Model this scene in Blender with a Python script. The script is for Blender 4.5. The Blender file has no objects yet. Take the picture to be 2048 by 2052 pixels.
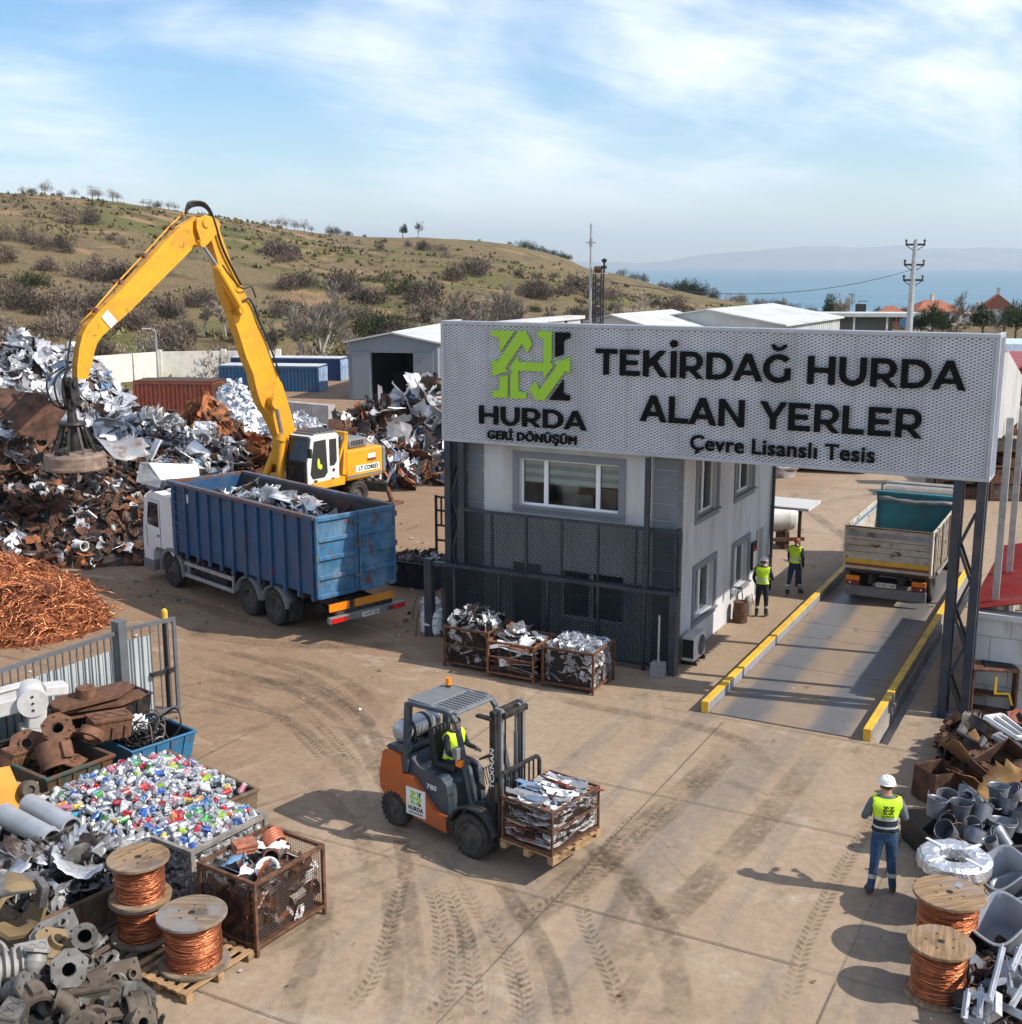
import bpy, bmesh, math, random
import numpy as np
from math import cos, sin
from mathutils import Matrix, Vector as Vec, Euler, Quaternion, noise as mnoise
class RG(random.Random):
 un = random.Random.uniform
random.seed(7)
PI = math.pi
SC = bpy.context.scene
COL = SC.collection
R = math.radians
FPX, CAMH = 2417.0, 9.5
TH = math.atan(495 / FPX)
CT, ST = cos(TH), sin(TH)
def ray(px, py):
 x = (px - 1024) / FPX
 y = -(py - 1026) / FPX
 return Vec((x, CT + y * ST, -ST + y * CT))
def G(px, py, z=0.0):
 d = ray(px, py)
 t = (z - CAMH) / d.z
 return Vec((d.x * t, d.y * t, z))
def atY(px, py, Y):
 d = ray(px, py)
 t = Y / d.y
 return Vec((d.x * t, Y, CAMH + d.z * t))
SITE_RZ = -math.atan2(0.4643, 0.8857)
U = Vec((0.8857, -0.4643, 0))
V = Vec((0.4643, 0.8857, 0))
ORG = Vec((3.8645, 27.664, 0))
def S(u, v, z=0.0):
 return ORG + U * u + V * v + Vec((0, 0, z))
def on_sign(px, py, v=-0.30):
 d = ray(px, py)
 o = S(0, v)
 t = o.dot(V) / d.dot(V)
 p = d * t
 return ((p - ORG).dot(U), CAMH + p.z)
def tag(o, label=None, cat=None, group=None, kind=None):
 if label:
  o['label'] = label
 if cat:
  o['category'] = cat
 if group:
  o['group'] = group
 if kind or cat:
  o['kind'] = kind or 'thing'
 return o
KIDS = {}
def adopt(o, parent):
 if parent is not None:
  o.parent = parent
  KIDS.setdefault(parent.name, []).append(o)
def thing(name, label, cat, loc=(0, 0, 0), rz=0.0, group=None):
 o = bpy.data.objects.new(name, None)
 COL.objects.link(o)
 o.location = loc
 o.rotation_euler = (0, 0, rz)
 return tag(o, label, cat, group)
def dup(o, parent=None, loc=None, rot=None, scale=None, label=None):
 c = o.copy()
 COL.objects.link(c)
 if parent is not None:
  adopt(c, parent)
 if loc is not None:
  c.location = loc
 if rot is not None:
  c.rotation_euler = rot
 if scale is not None:
  c.scale = scale
 if label:
  c['label'] = label
 for ch in list(KIDS.get(o.name, [])):
  dup(ch, c)
 return c
def newobj(name, mesh, parent=None, loc=None, rot=None, scale=None):
 o = bpy.data.objects.new(name, mesh)
 COL.objects.link(o)
 adopt(o, parent)
 if loc is not None:
  o.location = loc
 if rot is not None:
  o.rotation_euler = rot
 if scale is not None:
  o.scale = scale
 return o
class MB:
 def __init__(self):
  self.v, self.f, self.m, self.s = [], [], [], []
  self.M = None
 def add(self, vs, fs, mi=0, smooth=False):
  b = len(self.v)
  if self.M is not None:
   vs = [self.M @ Vec(p) for p in vs]
  self.v.extend([tuple(p) for p in vs])
  for q in fs:
   self.f.append(tuple(i + b for i in q))
  self.m.extend([mi] * len(fs))
  if isinstance(smooth, (list, tuple)):
   self.s.extend(smooth)
  else:
   self.s.extend([smooth] * len(fs))
  return self
 def box(self, c, s, rot=None, mi=0, taper=1.0):
  hx, hy, hz = s[0] / 2, s[1] / 2, s[2] / 2
  vs = []
  for z in (-1, 1):
   k = taper if z > 0 else 1.0
   for x, y in ((-1, -1), (1, -1), (1, 1), (-1, 1)):
    vs.append(Vec((x * hx * k, y * hy * k, z * hz)))
  if rot is not None:
   m = rot if isinstance(rot, Matrix) else Euler(rot).to_matrix()
   vs = [m @ p for p in vs]
  c = Vec(c)
  vs = [p + c for p in vs]
  return self.add(vs, [(3, 2, 1, 0), (4, 5, 6, 7), (0, 1, 5, 4), (1, 2, 6, 5), (2, 3, 7, 6), (3, 0, 4, 7)], mi)
 def span(self, a, b, mi=0):
  c = [(a[i] + b[i]) / 2 for i in range(3)]
  return self.box(c, [abs(a[i] - b[i]) for i in range(3)], None, mi)
 def bar(self, p0, p1, w, h=None, mi=0, up=(0, 0, 1)):
  h = h or w
  p0, p1 = Vec(p0), Vec(p1)
  d = p1 - p0
  L = d.length
  if L < 1e-6:
   return self
  d.normalize()
  up = Vec(up)
  if abs(d.dot(up)) > 0.98:
   up = Vec((0, 1, 0)) if abs(d.y) < 0.9 else Vec((1, 0, 0))
  x = d.cross(up).normalized()
  y = x.cross(d).normalized()
  m = Matrix((x, d, y)).transposed()
  return self.box((p0 + p1) / 2, (w, L, h), m, mi)
 def cyl(self, p0, p1, r0, r1=None, n=16, mi=0, caps=True, mi_cap=None, smooth=True):
  r1 = r0 if r1 is None else r1
  p0, p1 = Vec(p0), Vec(p1)
  d = (p1 - p0).normalized()
  a = Vec((0, 0, 1)) if abs(d.z) < 0.95 else Vec((1, 0, 0))
  x = d.cross(a).normalized()
  y = d.cross(x).normalized()
  vs = []
  for p, r in ((p0, r0), (p1, r1)):
   for i in range(n):
    t = 2 * PI * i / n
    vs.append(p + x * (r * cos(t)) + y * (r * sin(t)))
  fs = [(i, (i + 1) % n, n + (i + 1) % n, n + i) for i in range(n)]
  self.add(vs, fs, mi, smooth)
  if caps:
   mc = mi if mi_cap is None else mi_cap
   self.add(vs[:n], [tuple(range(n - 1, -1, -1))], mc)
   self.add(vs[n:], [tuple(range(n))], mc)
  return self
 def lathe(self, prof, n=24, M=None, mi=0, smooth=True, mis=None):
  vs = []
  for r, z in prof:
   for i in range(n):
    t = 2 * PI * i / n
    p = Vec((r * cos(t), r * sin(t), z))
    vs.append(M @ p if M is not None else p)
  for k in range(len(prof) - 1):
   fs = [(k * n + i, k * n + (i + 1) % n, (k + 1) * n + (i + 1) % n, (k + 1) * n + i) for i in range(n)]
   b = [vs[j] for j in range(k * n, (k + 2) * n)]
   fs = [tuple(j - k * n for j in q) for q in fs]
   self.add(b, fs, mis[k] if mis else mi, smooth)
  return self
 def tube(self, pts, r, n=6, mi=0, caps=True, smooth=True):
  pts = [Vec(p) for p in pts]
  rs = r if isinstance(r, (list, tuple)) else [r] * len(pts)
  vs = []
  x = None
  for k, p in enumerate(pts):
   d = (pts[min(k + 1, len(pts) - 1)] - pts[max(k - 1, 0)])
   d = d.normalized() if d.length > 1e-9 else Vec((0, 0, 1))
   if x is None:
    a = Vec((0, 0, 1)) if abs(d.z) < 0.9 else Vec((1, 0, 0))
    x = d.cross(a).normalized()
   else:
    x = (x - d * x.dot(d))
    x = x.normalized() if x.length > 1e-6 else d.orthogonal().normalized()
   y = d.cross(x)
   for i in range(n):
    t = 2 * PI * i / n
    vs.append(p + x * (rs[k] * cos(t)) + y * (rs[k] * sin(t)))
  fs = []
  for k in range(len(pts) - 1):
   for i in range(n):
    fs.append((k * n + i, k * n + (i + 1) % n, (k + 1) * n + (i + 1) % n, (k + 1) * n + i))
  sm = [smooth] * len(fs)
  if caps:
   fs.append(tuple(range(n - 1, -1, -1)))
   fs.append(tuple(range((len(pts) - 1) * n, len(pts) * n)))
   sm += [False, False]
  return self.add(vs, fs, mi, sm)
 def prism(self, poly, t, M=None, mi=0, mi_side=None):
  n = len(poly)
  A = sum(poly[i][0] * poly[(i + 1) % n][1] - poly[(i + 1) % n][0] * poly[i][1] for i in range(n))
  if A < 0:
   poly = list(reversed(poly))
  vs = [Vec((x, y, 0)) for x, y in poly] + [Vec((x, y, t)) for x, y in poly]
  if M is not None:
   vs = [M @ p for p in vs]
  fs = [tuple(range(n - 1, -1, -1)), tuple(range(n, 2 * n))]
  self.add(vs, fs, mi)
  fs = [(i, (i + 1) % n, n + (i + 1) % n, n + i) for i in range(n)]
  return self.add(vs, fs, mi if mi_side is None else mi_side)
 def ball(self, c, s, n=12, m=8, mi=0, M=None):
  c = Vec(c)
  s = (s, s, s) if isinstance(s, (int, float)) else s
  vs = []
  for j in range(m + 1):
   ph = PI * j / m
   for i in range(n):
    t = 2 * PI * i / n
    p = Vec((s[0] * sin(ph) * cos(t), s[1] * sin(ph) * sin(t), s[2] * cos(ph)))
    vs.append((M @ p if M is not None else p) + c)
  fs = []
  for j in range(m):
   for i in range(n):
    fs.append((j * n + i, (j + 1) * n + i, (j + 1) * n + (i + 1) % n, j * n + (i + 1) % n))
  return self.add(vs, fs, mi, True)
 def lattice(self, o, ex, ey, w, h, cw, ch, sw, mi=0, tilt=0.35):
  o, ex, ey = Vec(o), Vec(ex), Vec(ey)
  nz = ex.cross(ey).normalized()
  k = ch / cw
  L = math.hypot(1, k)
  for sgn in (1, -1):
   d2 = Vec((1 / L, sgn * k / L))
   n2 = Vec((-d2.y, d2.x))
   c0 = -h if sgn > 0 else 0.0
   c = c0
   while c < (h if sgn > 0 else h) + w * k:
    cc = c if sgn < 0 else c - w * k + h * 0
    x0, x1 = 0.0, w
    if sgn > 0:
     x0 = max(x0, (0 - cc) / k)
     x1 = min(x1, (h - cc) / k)
    else:
     x0 = max(x0, (cc - h) / k)
     x1 = min(x1, cc / k)
    if x1 - x0 > 0.01:
     a = Vec((x0, sgn * k * x0 + cc))
     b = Vec((x1, sgn * k * x1 + cc))
     q = n2 * (sw / 2)
     zz = tilt * sw
     pts = []
     for pt, s_ in ((a, -1), (b, -1), (b, 1), (a, 1)):
      p = pt + q * s_
      lift = nz * (zz * s_ * (1 if n2.y > 0 else -1) + (0.002 if sgn > 0 else 0))
      pts.append(o + ex * p.x + ey * p.y + lift)
     self.add(pts, [(0, 1, 2, 3)], mi)
    c += ch
  return self
 def mesh(self, name, mats):
  me = bpy.data.meshes.new(name)
  me.from_pydata(self.v, [], self.f)
  for m in (mats if isinstance(mats, (list, tuple)) else [mats]):
   me.materials.append(m)
  me.polygons.foreach_set('material_index', self.m)
  me.polygons.foreach_set('use_smooth', self.s)
  me.update()
  return me
 def obj(self, name, mats, parent=None, loc=None, rot=None, bevel=0.0, seg=2):
  o = newobj(name, self.mesh(name, mats), parent, loc, rot)
  if bevel:
   b = o.modifiers.new('Bevel', 'BEVEL')
   b.width = bevel
   b.segments = seg
   b.limit_method = 'ANGLE'
   b.angle_limit = R(35)
   b.harden_normals = False
  return o
def frame(x, y, z, o=(0, 0, 0)):
 return Matrix.Translation(Vec(o)) @ Matrix((Vec(x), Vec(y), Vec(z))).transposed().to_4x4()
MATS = {}
def lin(c):
 return tuple((x / 12.92 if x <= 0.04045 else ((x + 0.055) / 1.055) ** 2.4) for x in c)
class NT:
 def __init__(self, m):
  self.t = m.node_tree
  self.n = self.t.nodes
  self.l = self.t.links
 def node(self, typ, **kw):
  n = self.n.new(typ)
  for k, v in kw.items():
   setattr(n, k, v)
  return n
 def link(self, a, b):
  self.l.new(a, b)
 def set(self, sock, v):
  if hasattr(v, 'is_linked') or isinstance(v, bpy.types.NodeSocket):
   self.l.new(v, sock)
  else:
   sock.default_value = v
 def coord(self, rand=True, kind='Object'):
  tc = self.node('ShaderNodeTexCoord')
  if not rand:
   return tc.outputs[kind]
  oi = self.node('ShaderNodeObjectInfo')
  m = self.node('ShaderNodeVectorMath', operation='MULTIPLY_ADD')
  m.inputs[0].default_value = (37, 23, 51)
  self.link(oi.outputs['Random'], m.inputs[1])
  self.link(tc.outputs[kind], m.inputs[2])
  return m.outputs[0]
 def scalev(self, v, s):
  m = self.node('ShaderNodeVectorMath', operation='MULTIPLY')
  self.link(v, m.inputs[0])
  m.inputs[1].default_value = s
  return m.outputs[0]
 def noise(self, v, scale, detail=4, rough=0.55, dist=0.0):
  n = self.node('ShaderNodeTexNoise')
  n.inputs['Scale'].default_value = scale
  n.inputs['Detail'].default_value = detail
  n.inputs['Roughness'].default_value = rough
  n.inputs['Distortion'].default_value = dist
  if v is not None:
   self.link(v, n.inputs['Vector'])
  return n.outputs['Fac']
 def ramp(self, fac, a, b, ca=(0, 0, 0, 1), cb=(1, 1, 1, 1)):
  r = self.node('ShaderNodeMapRange')
  r.inputs['From Min'].default_value = a
  r.inputs['From Max'].default_value = b
  r.interpolation_type = 'SMOOTHSTEP'
  self.link(fac, r.inputs['Value'])
  return r.outputs[0]
 def math(self, op, a, b=None, c=None):
  m = self.node('ShaderNodeMath', operation=op)
  self.set(m.inputs[0], a)
  if b is not None:
   self.set(m.inputs[1], b)
  if c is not None:
   self.set(m.inputs[2], c)
  return m.outputs[0]
 def mix(self, fac, a, b, blend='MIX'):
  m = self.node('ShaderNodeMix', data_type='RGBA', blend_type=blend)
  self.set(m.inputs[0], fac)
  self.set(m.inputs[6], a if not isinstance(a, tuple) else (*a[:3], 1))
  self.set(m.inputs[7], b if not isinstance(b, tuple) else (*b[:3], 1))
  return m.outputs[2]
def newmat(name):
 m = bpy.data.materials.new(name)
 m.use_nodes = True
 t = NT(m)
 return m, t, t.n['Principled BSDF']
def mat(name, base, rough=0.6, metal=0.0, var=0.12, vs=3.0, rust=None, rs=2.0, ra=0.55, rcol=(0.12, 0.045, 0.018), rsoft=0.08,
  dirt=0.0, dcol=(0.16, 0.12, 0.085), ds=1.2, bump=0.0, bs=40.0, hue=0.0, spec=0.5, coat=0.0, stretch=None, rvar=0.15):
 if name in MATS:
  return MATS[name]
 m, t, p = newmat(name)
 co = t.coord()
 if stretch:
  co = t.scalev(co, stretch)
 n1 = t.noise(co, vs, 5, 0.6)
 lo = tuple(c * (1 - var) for c in base)
 hi = tuple(min(1.0, c * (1 + var)) for c in base)
 col = t.mix(t.ramp(n1, 0.3, 0.7), lo, hi)
 if hue:
  oi = t.node('ShaderNodeObjectInfo')
  hs = t.node('ShaderNodeHueSaturation')
  hs.inputs['Value'].default_value = 1.0
  v = t.math('MULTIPLY_ADD', oi.outputs['Random'], 2 * hue, 1 - hue)
  t.link(v, hs.inputs['Value'])
  t.link(col, hs.inputs['Color'])
  col = hs.outputs['Color']
 mt = metal
 n2 = t.noise(co, vs * 4.3, 3, 0.6)
 rg = t.math('MULTIPLY_ADD', n2, rvar * 2, rough - rvar)
 if dirt:
  nd = t.noise(co, ds, 6, 0.65)
  fd = t.math('MULTIPLY', t.ramp(nd, 0.42, 0.72), dirt)
  col = t.mix(fd, col, dcol)
  rg = t.math('ADD', rg, t.math('MULTIPLY', fd, 0.3))
  if mt:
   mt = t.math('MULTIPLY', t.math('SUBTRACT', 1.0, fd), mt)
 if rust:
  nr = t.noise(co, rs, 8, 0.68)
  fr = t.ramp(nr, 1 - ra - rsoft, 1 - ra + rsoft)
  fr = t.math('MULTIPLY', fr, rust)
  n3 = t.noise(co, vs * 7, 4, 0.6)
  rc = t.mix(n3, tuple(c * 0.55 for c in rcol), tuple(c * 1.5 for c in rcol))
  col = t.mix(fr, col, rc)
  rg = t.math('MAXIMUM', rg, t.math('MULTIPLY', fr, 0.85))
  if isinstance(mt, (int, float)) and mt == 0:
   pass
  else:
   mt = t.math('MULTIPLY', t.math('SUBTRACT', 1.0, fr), mt)
 t.link(col, p.inputs['Base Color'])
 t.set(p.inputs['Roughness'], rg)
 t.set(p.inputs['Metallic'], mt)
 p.inputs['Specular IOR Level'].default_value = spec
 if coat:
  p.inputs['Coat Weight'].default_value = coat
  p.inputs['Coat Roughness'].default_value = 0.12
 if bump:
  b = t.node('ShaderNodeBump')
  b.inputs['Strength'].default_value = 1.0
  b.inputs['Distance'].default_value = bump
  t.link(t.noise(co, bs, 5, 0.6), b.inputs['Height'])
  t.link(b.outputs[0], p.inputs['Normal'])
 MATS[name] = m
 return m
def glass_mat(name, col=(0.02, 0.025, 0.03), rough=0.04):
 if name in MATS:
  return MATS[name]
 m, t, p = newmat(name)
 p.inputs['Base Color'].default_value = (*col, 1)
 p.inputs['Roughness'].default_value = rough
 p.inputs['Specular IOR Level'].default_value = 0.8
 MATS[name] = m
 return m
RUSTC = (0.12, 0.045, 0.018)
M_sign = mat('sign_aluminium', (0.84, 0.88, 0.98), 0.45, 0.0, 0.05, dirt=0.3, dcol=(.4, .38, .36), ds=.7, stretch=(1, 1, .4))
M_signback = mat('sign_backing', (0.25, 0.27, 0.33), 0.6, 0.0, 0.1)
M_signframe = mat('sign_frame', (0.42, 0.44, 0.48), 0.4, 0.3, 0.06, dirt=0.2)
M_black = mat('black_letters', (0.004, 0.004, 0.005), 0.5, 0, 0.1, spec=0.12)
M_lime = mat('lime_letters', (0.32, 0.58, 0.03), 0.4, 0, 0.03)
M_navy = mat('navy_steel', (0.018, 0.026, 0.042), 0.5, 0.0, 0.2, dirt=0.25)
M_navymesh = mat('navy_mesh', (0.028, 0.038, 0.055), 0.5, 0.0, 0.15, dirt=0.2)
M_galv = mat('galvanised', (0.45, 0.46, 0.48), 0.42, 0.7, 0.15, vs=5, dirt=0.25)
M_render = mat('wall_render', (0.52, 0.525, 0.53), 0.85, 0, 0.06, vs=1.2, dirt=0.55, dcol=(.3, .28, .25), stretch=(2, 2, .45), ds=0.7, bump=0.004, bs=60)
M_quoin = mat('quoin_grey', (0.16, 0.17, 0.19), 0.8, 0, 0.08, bump=0.004, bs=60)
M_surround = mat('window_surround', (0.19, 0.2, 0.22), 0.75, 0, 0.06)
M_pvc = mat('white_pvc', (0.78, 0.79, 0.8), 0.4, 0, 0.03)
M_blind = mat('blind_fabric', (0.55, 0.55, 0.52), 0.8, 0, 0.05)
M_blind2 = mat('blind_sheer', (0.36, 0.36, 0.35), 0.8, 0, 0.05)
M_glass = glass_mat('window_glass')
M_dark = mat('dark_inside', (0.012, 0.012, 0.013), 0.8, 0, 0.3)
M_yellow = mat('worn_yellow', (0.72, 0.43, 0.03), 0.55, 0, 0.12, dirt=0.4, ds=2.0, rust=0.25, ra=0.36, rs=3)
M_kerbgrey = mat('kerb_side', (0.3, 0.31, 0.33), 0.55, 0.3, 0.15, dirt=0.5, ds=2)
M_conc = mat('concrete', (0.33, 0.31, 0.29), 0.9, 0, 0.15, vs=1.5, dirt=0.4, bump=0.006, bs=30)
M_whiteconc = mat('white_blockwork', (0.55, 0.55, 0.54), 0.9, 0, 0.1, vs=1.2, dirt=0.45, dcol=(0.25, 0.23, 0.2), bump=0.006, bs=35)
M_wood = None
M_rustframe = mat('rusty_frame', (0.11, 0.05, 0.027), 0.85, 0.1, 0.45, vs=9, bump=0.002, bs=90)
M_rust = mat('brown_rust', (0.11, 0.052, 0.03), 0.85, 0.15, 0.5, vs=5, hue=0.45, bump=0.006, bs=30)
M_orange = mat('orange_rust', (0.26, 0.095, 0.035), 0.85, 0.1, 0.45, vs=4, hue=0.35, bump=0.008, bs=20)
M_darksteel = mat('dark_steel', (0.05, 0.046, 0.045), 0.55, 0.5, 0.4, vs=6, hue=0.5, rust=0.7, ra=0.45, rs=3, bump=0.005, bs=30)
M_silver = mat('silver_sheet', (0.56, 0.575, 0.61), 0.36, 0.6, 0.25, vs=4, hue=0.2, bump=0.02, bs=9, dirt=0.3, rvar=0.2)
M_bright = mat('bright_sheet', (0.72, 0.73, 0.76), 0.45, 0.35, 0.15, vs=3, hue=0.12, bump=0.015, bs=8, dirt=0.2)
M_white = mat('white_enamel', (0.74, 0.74, 0.73), 0.45, 0, 0.08, vs=2, hue=0.15, rust=0.8, ra=0.34, rs=2.2, dirt=0.3)
M_greypaint = mat('grey_enamel', (0.3, 0.31, 0.33), 0.5, 0.2, 0.2, vs=3, hue=0.35, rust=0.8, ra=0.4, rs=2.5, dirt=0.3)
M_bluepaint = mat('blue_enamel', (0.12, 0.22, 0.36), 0.5, 0.1, 0.2, vs=3, hue=0.3, rust=0.7, ra=0.4, rs=2.5, dirt=0.3)
M_redpaint = mat('red_enamel', (0.25, 0.055, 0.03), 0.55, 0.0, 0.25, vs=3, hue=0.3, rust=0.7, ra=0.42, rs=2.5, dirt=0.3)
M_copper = mat('copper_wire', (0.62, 0.25, 0.12), 0.34, 0.85, 0.3, vs=6, hue=0.3)
M_coppertangle = mat('copper_tangle', (0.6, 0.23, 0.1), 0.38, 0.75, 0.4, vs=4, hue=0.3, bump=0.02, bs=25)
M_castgrey = mat('cast_grey', (0.11, 0.105, 0.1), 0.55, 0.25, 0.45, vs=4, hue=0.3, dirt=0.45, dcol=(0.12, 0.095, 0.07), ds=3, bump=0.003, bs=60)
M_castbrown = mat('cast_brown', (0.1, 0.078, 0.06), 0.7, 0.25, 0.3, vs=5, hue=0.25, dirt=0.4, dcol=(0.09, 0.07, 0.05), ds=3, bump=0.003, bs=60)
M_castwhite = mat('white_cast', (.58, .57, .55), .5, .1, .1, dirt=.4, ds=2)
M_castpale = mat('cast_pale', (0.25, 0.237, 0.222), 0.55, 0.15, 0.18, vs=3, dirt=0.5, dcol=(.15, .12, .09), ds=2.5, bump=.003, bs=50)
M_tub = mat('grey_tub_skin', (.25, .275, .31), .42, .2, .12, vs=3, dirt=.4, dcol=(.1, .1, .1), ds=3)
M_zinc = mat('zinc_bucket', (0.17, 0.185, 0.215), 0.42, 0.5, 0.3, vs=5, hue=0.35, dirt=0.5, dcol=(.07, .06, .055), ds=4)
M_alu = mat('aluminium_profile', (0.42, 0.44, 0.48), 0.38, 0.5, 0.2, vs=5, dirt=0.45, dcol=(.1, .09, .08))
M_tyre = mat('tyre_rubber', (0.022, 0.021, 0.02), 0.85, 0, 0.3, vs=8, dirt=0.5, dcol=(0.1, 0.08, 0.06), ds=4)
M_rim = mat('wheel_rim', (0.075, 0.072, 0.07), 0.7, 0.2, 0.3, vs=8, dirt=0.6, dcol=(0.13, 0.1, 0.075), ds=4)
M_chassis = mat('chassis_black', (0.02, 0.02, 0.021), 0.7, 0.1, 0.4, vs=5, dirt=0.6, dcol=(0.09, 0.072, 0.055), ds=2.5)
M_redlamp = mat('red_lens', (0.5, 0.012, 0.01), 0.25, 0, 0.1)
M_amberlamp = mat('amber_lens', (0.75, 0.2, 0.01), 0.25, 0, 0.1)
M_plate = mat('number_plate', (0.65, 0.65, 0.62), 0.5, 0, 0.05, dirt=0.3)
M_machine = mat('machine_yellow', (0.68, 0.315, 0.008), 0.45, 0, 0.08, vs=1.2, dirt=0.4, dcol=(0.26, 0.13, 0.035), ds=1.1, rust=0.6, ra=0.37, rs=2.3, rsoft=.03, coat=0.1, bump=.002, bs=14)
M_cabwhite = mat('cab_white', (0.68, 0.68, 0.67), 0.4, 0, 0.04, dirt=0.2, ds=1.2)
M_greyplastic = mat('grey_plastic', (0.16, 0.165, 0.17), 0.55, 0, 0.12, dirt=0.3)
M_hose = mat('rubber_hose', (0.012, 0.012, 0.013), 0.5, 0, 0.2)
M_chrome = mat('ram_chrome', (0.55, 0.54, 0.52), 0.22, 0.9, 0.05)
M_magnet = mat('magnet_steel', (0.24, 0.17, 0.13), 0.7, 0.25, 0.35, vs=4, dirt=0.5, ds=2, bump=0.003, bs=40)
M_blackmetal = mat('black_metal', (0.02, 0.019, 0.019), 0.55, 0.3, 0.4, vs=6, dirt=0.5, dcol=(0.08, 0.06, 0.045), ds=3)
M_skipblue = mat('skip_blue', (0.014, 0.064, 0.15), 0.5, 0, 0.18, vs=1.6, rust=0.85, ra=0.36, rs=1.5, dirt=0.35, dcol=(0.1, 0.11, 0.13), ds=1.1, rsoft=0.05)
M_skipinside = mat('skip_inside', (0.05, 0.045, 0.042), 0.8, 0.1, 0.4, vs=2, rust=0.6, ra=0.5, rs=1.5)
M_contblue = mat('container_blue', (0.015, 0.085, 0.19), 0.55, 0, 0.12, vs=0.8, rust=0.7, ra=0.33, rs=1.2, dirt=0.3, ds=0.7)
M_controof = mat('container_roof', (0.5, 0.51, 0.52), 0.7, 0, 0.1, dirt=0.4)
M_contdoor = mat('container_door', (0.25, 0.36, 0.52), 0.6, 0, 0.25, vs=2, dirt=0.4, dcol=(0.6, 0.62, 0.66), ds=1.5)
M_fkorange = mat('forklift_orange', (0.45, 0.1, 0.02), 0.42, 0, 0.1, vs=3, dirt=0.45, dcol=(.2, .11, .06), ds=3.5, rust=0.7, ra=0.37, rs=6, rsoft=.03, coat=0.15)
M_fkblue = mat('forklift_slate', (0.03, 0.047, 0.066), 0.42, 0, 0.15, vs=4, dirt=0.5, dcol=(.13, .11, .09), ds=3, coat=0.2)
M_fkroof = mat('guard_roof', (0.17, 0.18, 0.195), 0.55, 0.2, 0.2, vs=6, dirt=0.6, dcol=(0.1, 0.09, 0.08), ds=3, stretch=(1, 6, 1))
M_seat = mat('black_seat', (0.018, 0.018, 0.019), 0.6, 0, 0.2, dirt=0.15)
M_white_sticker = mat('sticker_white', (0.78, 0.78, 0.76), 0.5, 0, 0.02)
M_redsheet = mat('red_roof_sheet', (0.27, 0.03, 0.028), 0.5, 0.1, 0.12, vs=1.5, dirt=0.3, ds=1.2)
M_whitesheet = mat('white_roof_sheet', (0.5, 0.51, 0.5), 0.6, 0, 0.06, vs=0.6, dirt=0.3, ds=0.5)
M_greysheet = mat('grey_wall_sheet', (0.2, 0.235, 0.27), 0.6, 0.1, 0.06, vs=0.6, dirt=0.25, ds=0.6)
M_fencesheet = mat('fence_sheet', (0.45, 0.5, 0.52), 0.5, 0.2, 0.08, vs=1.5, dirt=0.35, dcol=(0.35, 0.31, 0.26), ds=1.5, rust=0.3, ra=0.34, rs=1.3)
M_fencebar = mat('fence_bar', (0.11, 0.12, 0.135), 0.5, 0.2, 0.12, dirt=0.3)
M_wallcream = mat('boundary_cream', (0.68, 0.64, 0.56), 0.9, 0, 0.06, dirt=0.3)
M_foil = mat('foil_wrap', (0.72, 0.73, 0.76), 0.3, 0.75, 0.1, bump=0.03, bs=14)
M_sack = mat('woven_sack', (0.68, 0.68, 0.67), 0.8, 0, 0.08, dirt=0.3, bump=0.02, bs=12)
M_tile = mat('clay_tile', (0.3, 0.1, 0.055), 0.85, 0, 0.25, vs=2, dirt=0.3)
M_stucco = mat('pale_stucco', (0.6, 0.57, 0.54), 0.9, 0, 0.08, dirt=0.25)
M_binbrown = mat('bin_brown', (0.14, 0.1, 0.065), 0.8, 0.1, 0.3, vs=4, rust=0.6, ra=0.45, rs=3, dirt=0.4)
M_bingreen = mat('bin_green', (0.03, 0.07, 0.055), 0.7, 0.1, 0.3, vs=4, rust=0.9, ra=0.5, rs=2.5, dirt=0.4)
M_binblue = mat('bin_blue', (0.02, 0.14, 0.28), 0.55, 0.0, 0.15, vs=4, rust=0.5, ra=0.4, rs=3, dirt=0.3)
M_vest = mat('hivis_lime', (0.52, 0.78, 0.02), 0.6, 0, 0.06, vs=6, bump=0.01, bs=10)
M_reflect = mat('reflective_tape', (0.45, 0.5, 0.45), 0.35, 0.2, 0.05)
M_navycloth = mat('navy_cloth', (0.012, 0.016, 0.03), 0.9, 0, 0.2, vs=6, bump=0.012, bs=9)
M_greycloth = mat('grey_cloth', (0.1, 0.12, 0.135), 0.9, 0, 0.15, vs=6, bump=0.012, bs=9)
M_denim = mat('blue_denim', (0.02, 0.055, 0.125), 0.85, 0, 0.3, vs=7, bump=0.015, bs=9)
M_skin = mat('skin', (0.42, 0.21, 0.14), 0.55, 0, 0.08)
M_glove = mat('glove', (0.16, 0.13, 0.11), 0.8, 0, 0.2)
M_boot = mat('boot_leather', (0.045, 0.035, 0.03), 0.7, 0, 0.2, dirt=0.3)
M_hardhat = mat('hard_hat', (0.8, 0.8, 0.79), 0.3, 0, 0.02)
M_hair = mat('hair', (0.03, 0.022, 0.018), 0.7, 0, 0.2)
M_redcap = mat('red_cap', (0.5, 0.09, 0.05), 0.5, 0, 0.1)
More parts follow.
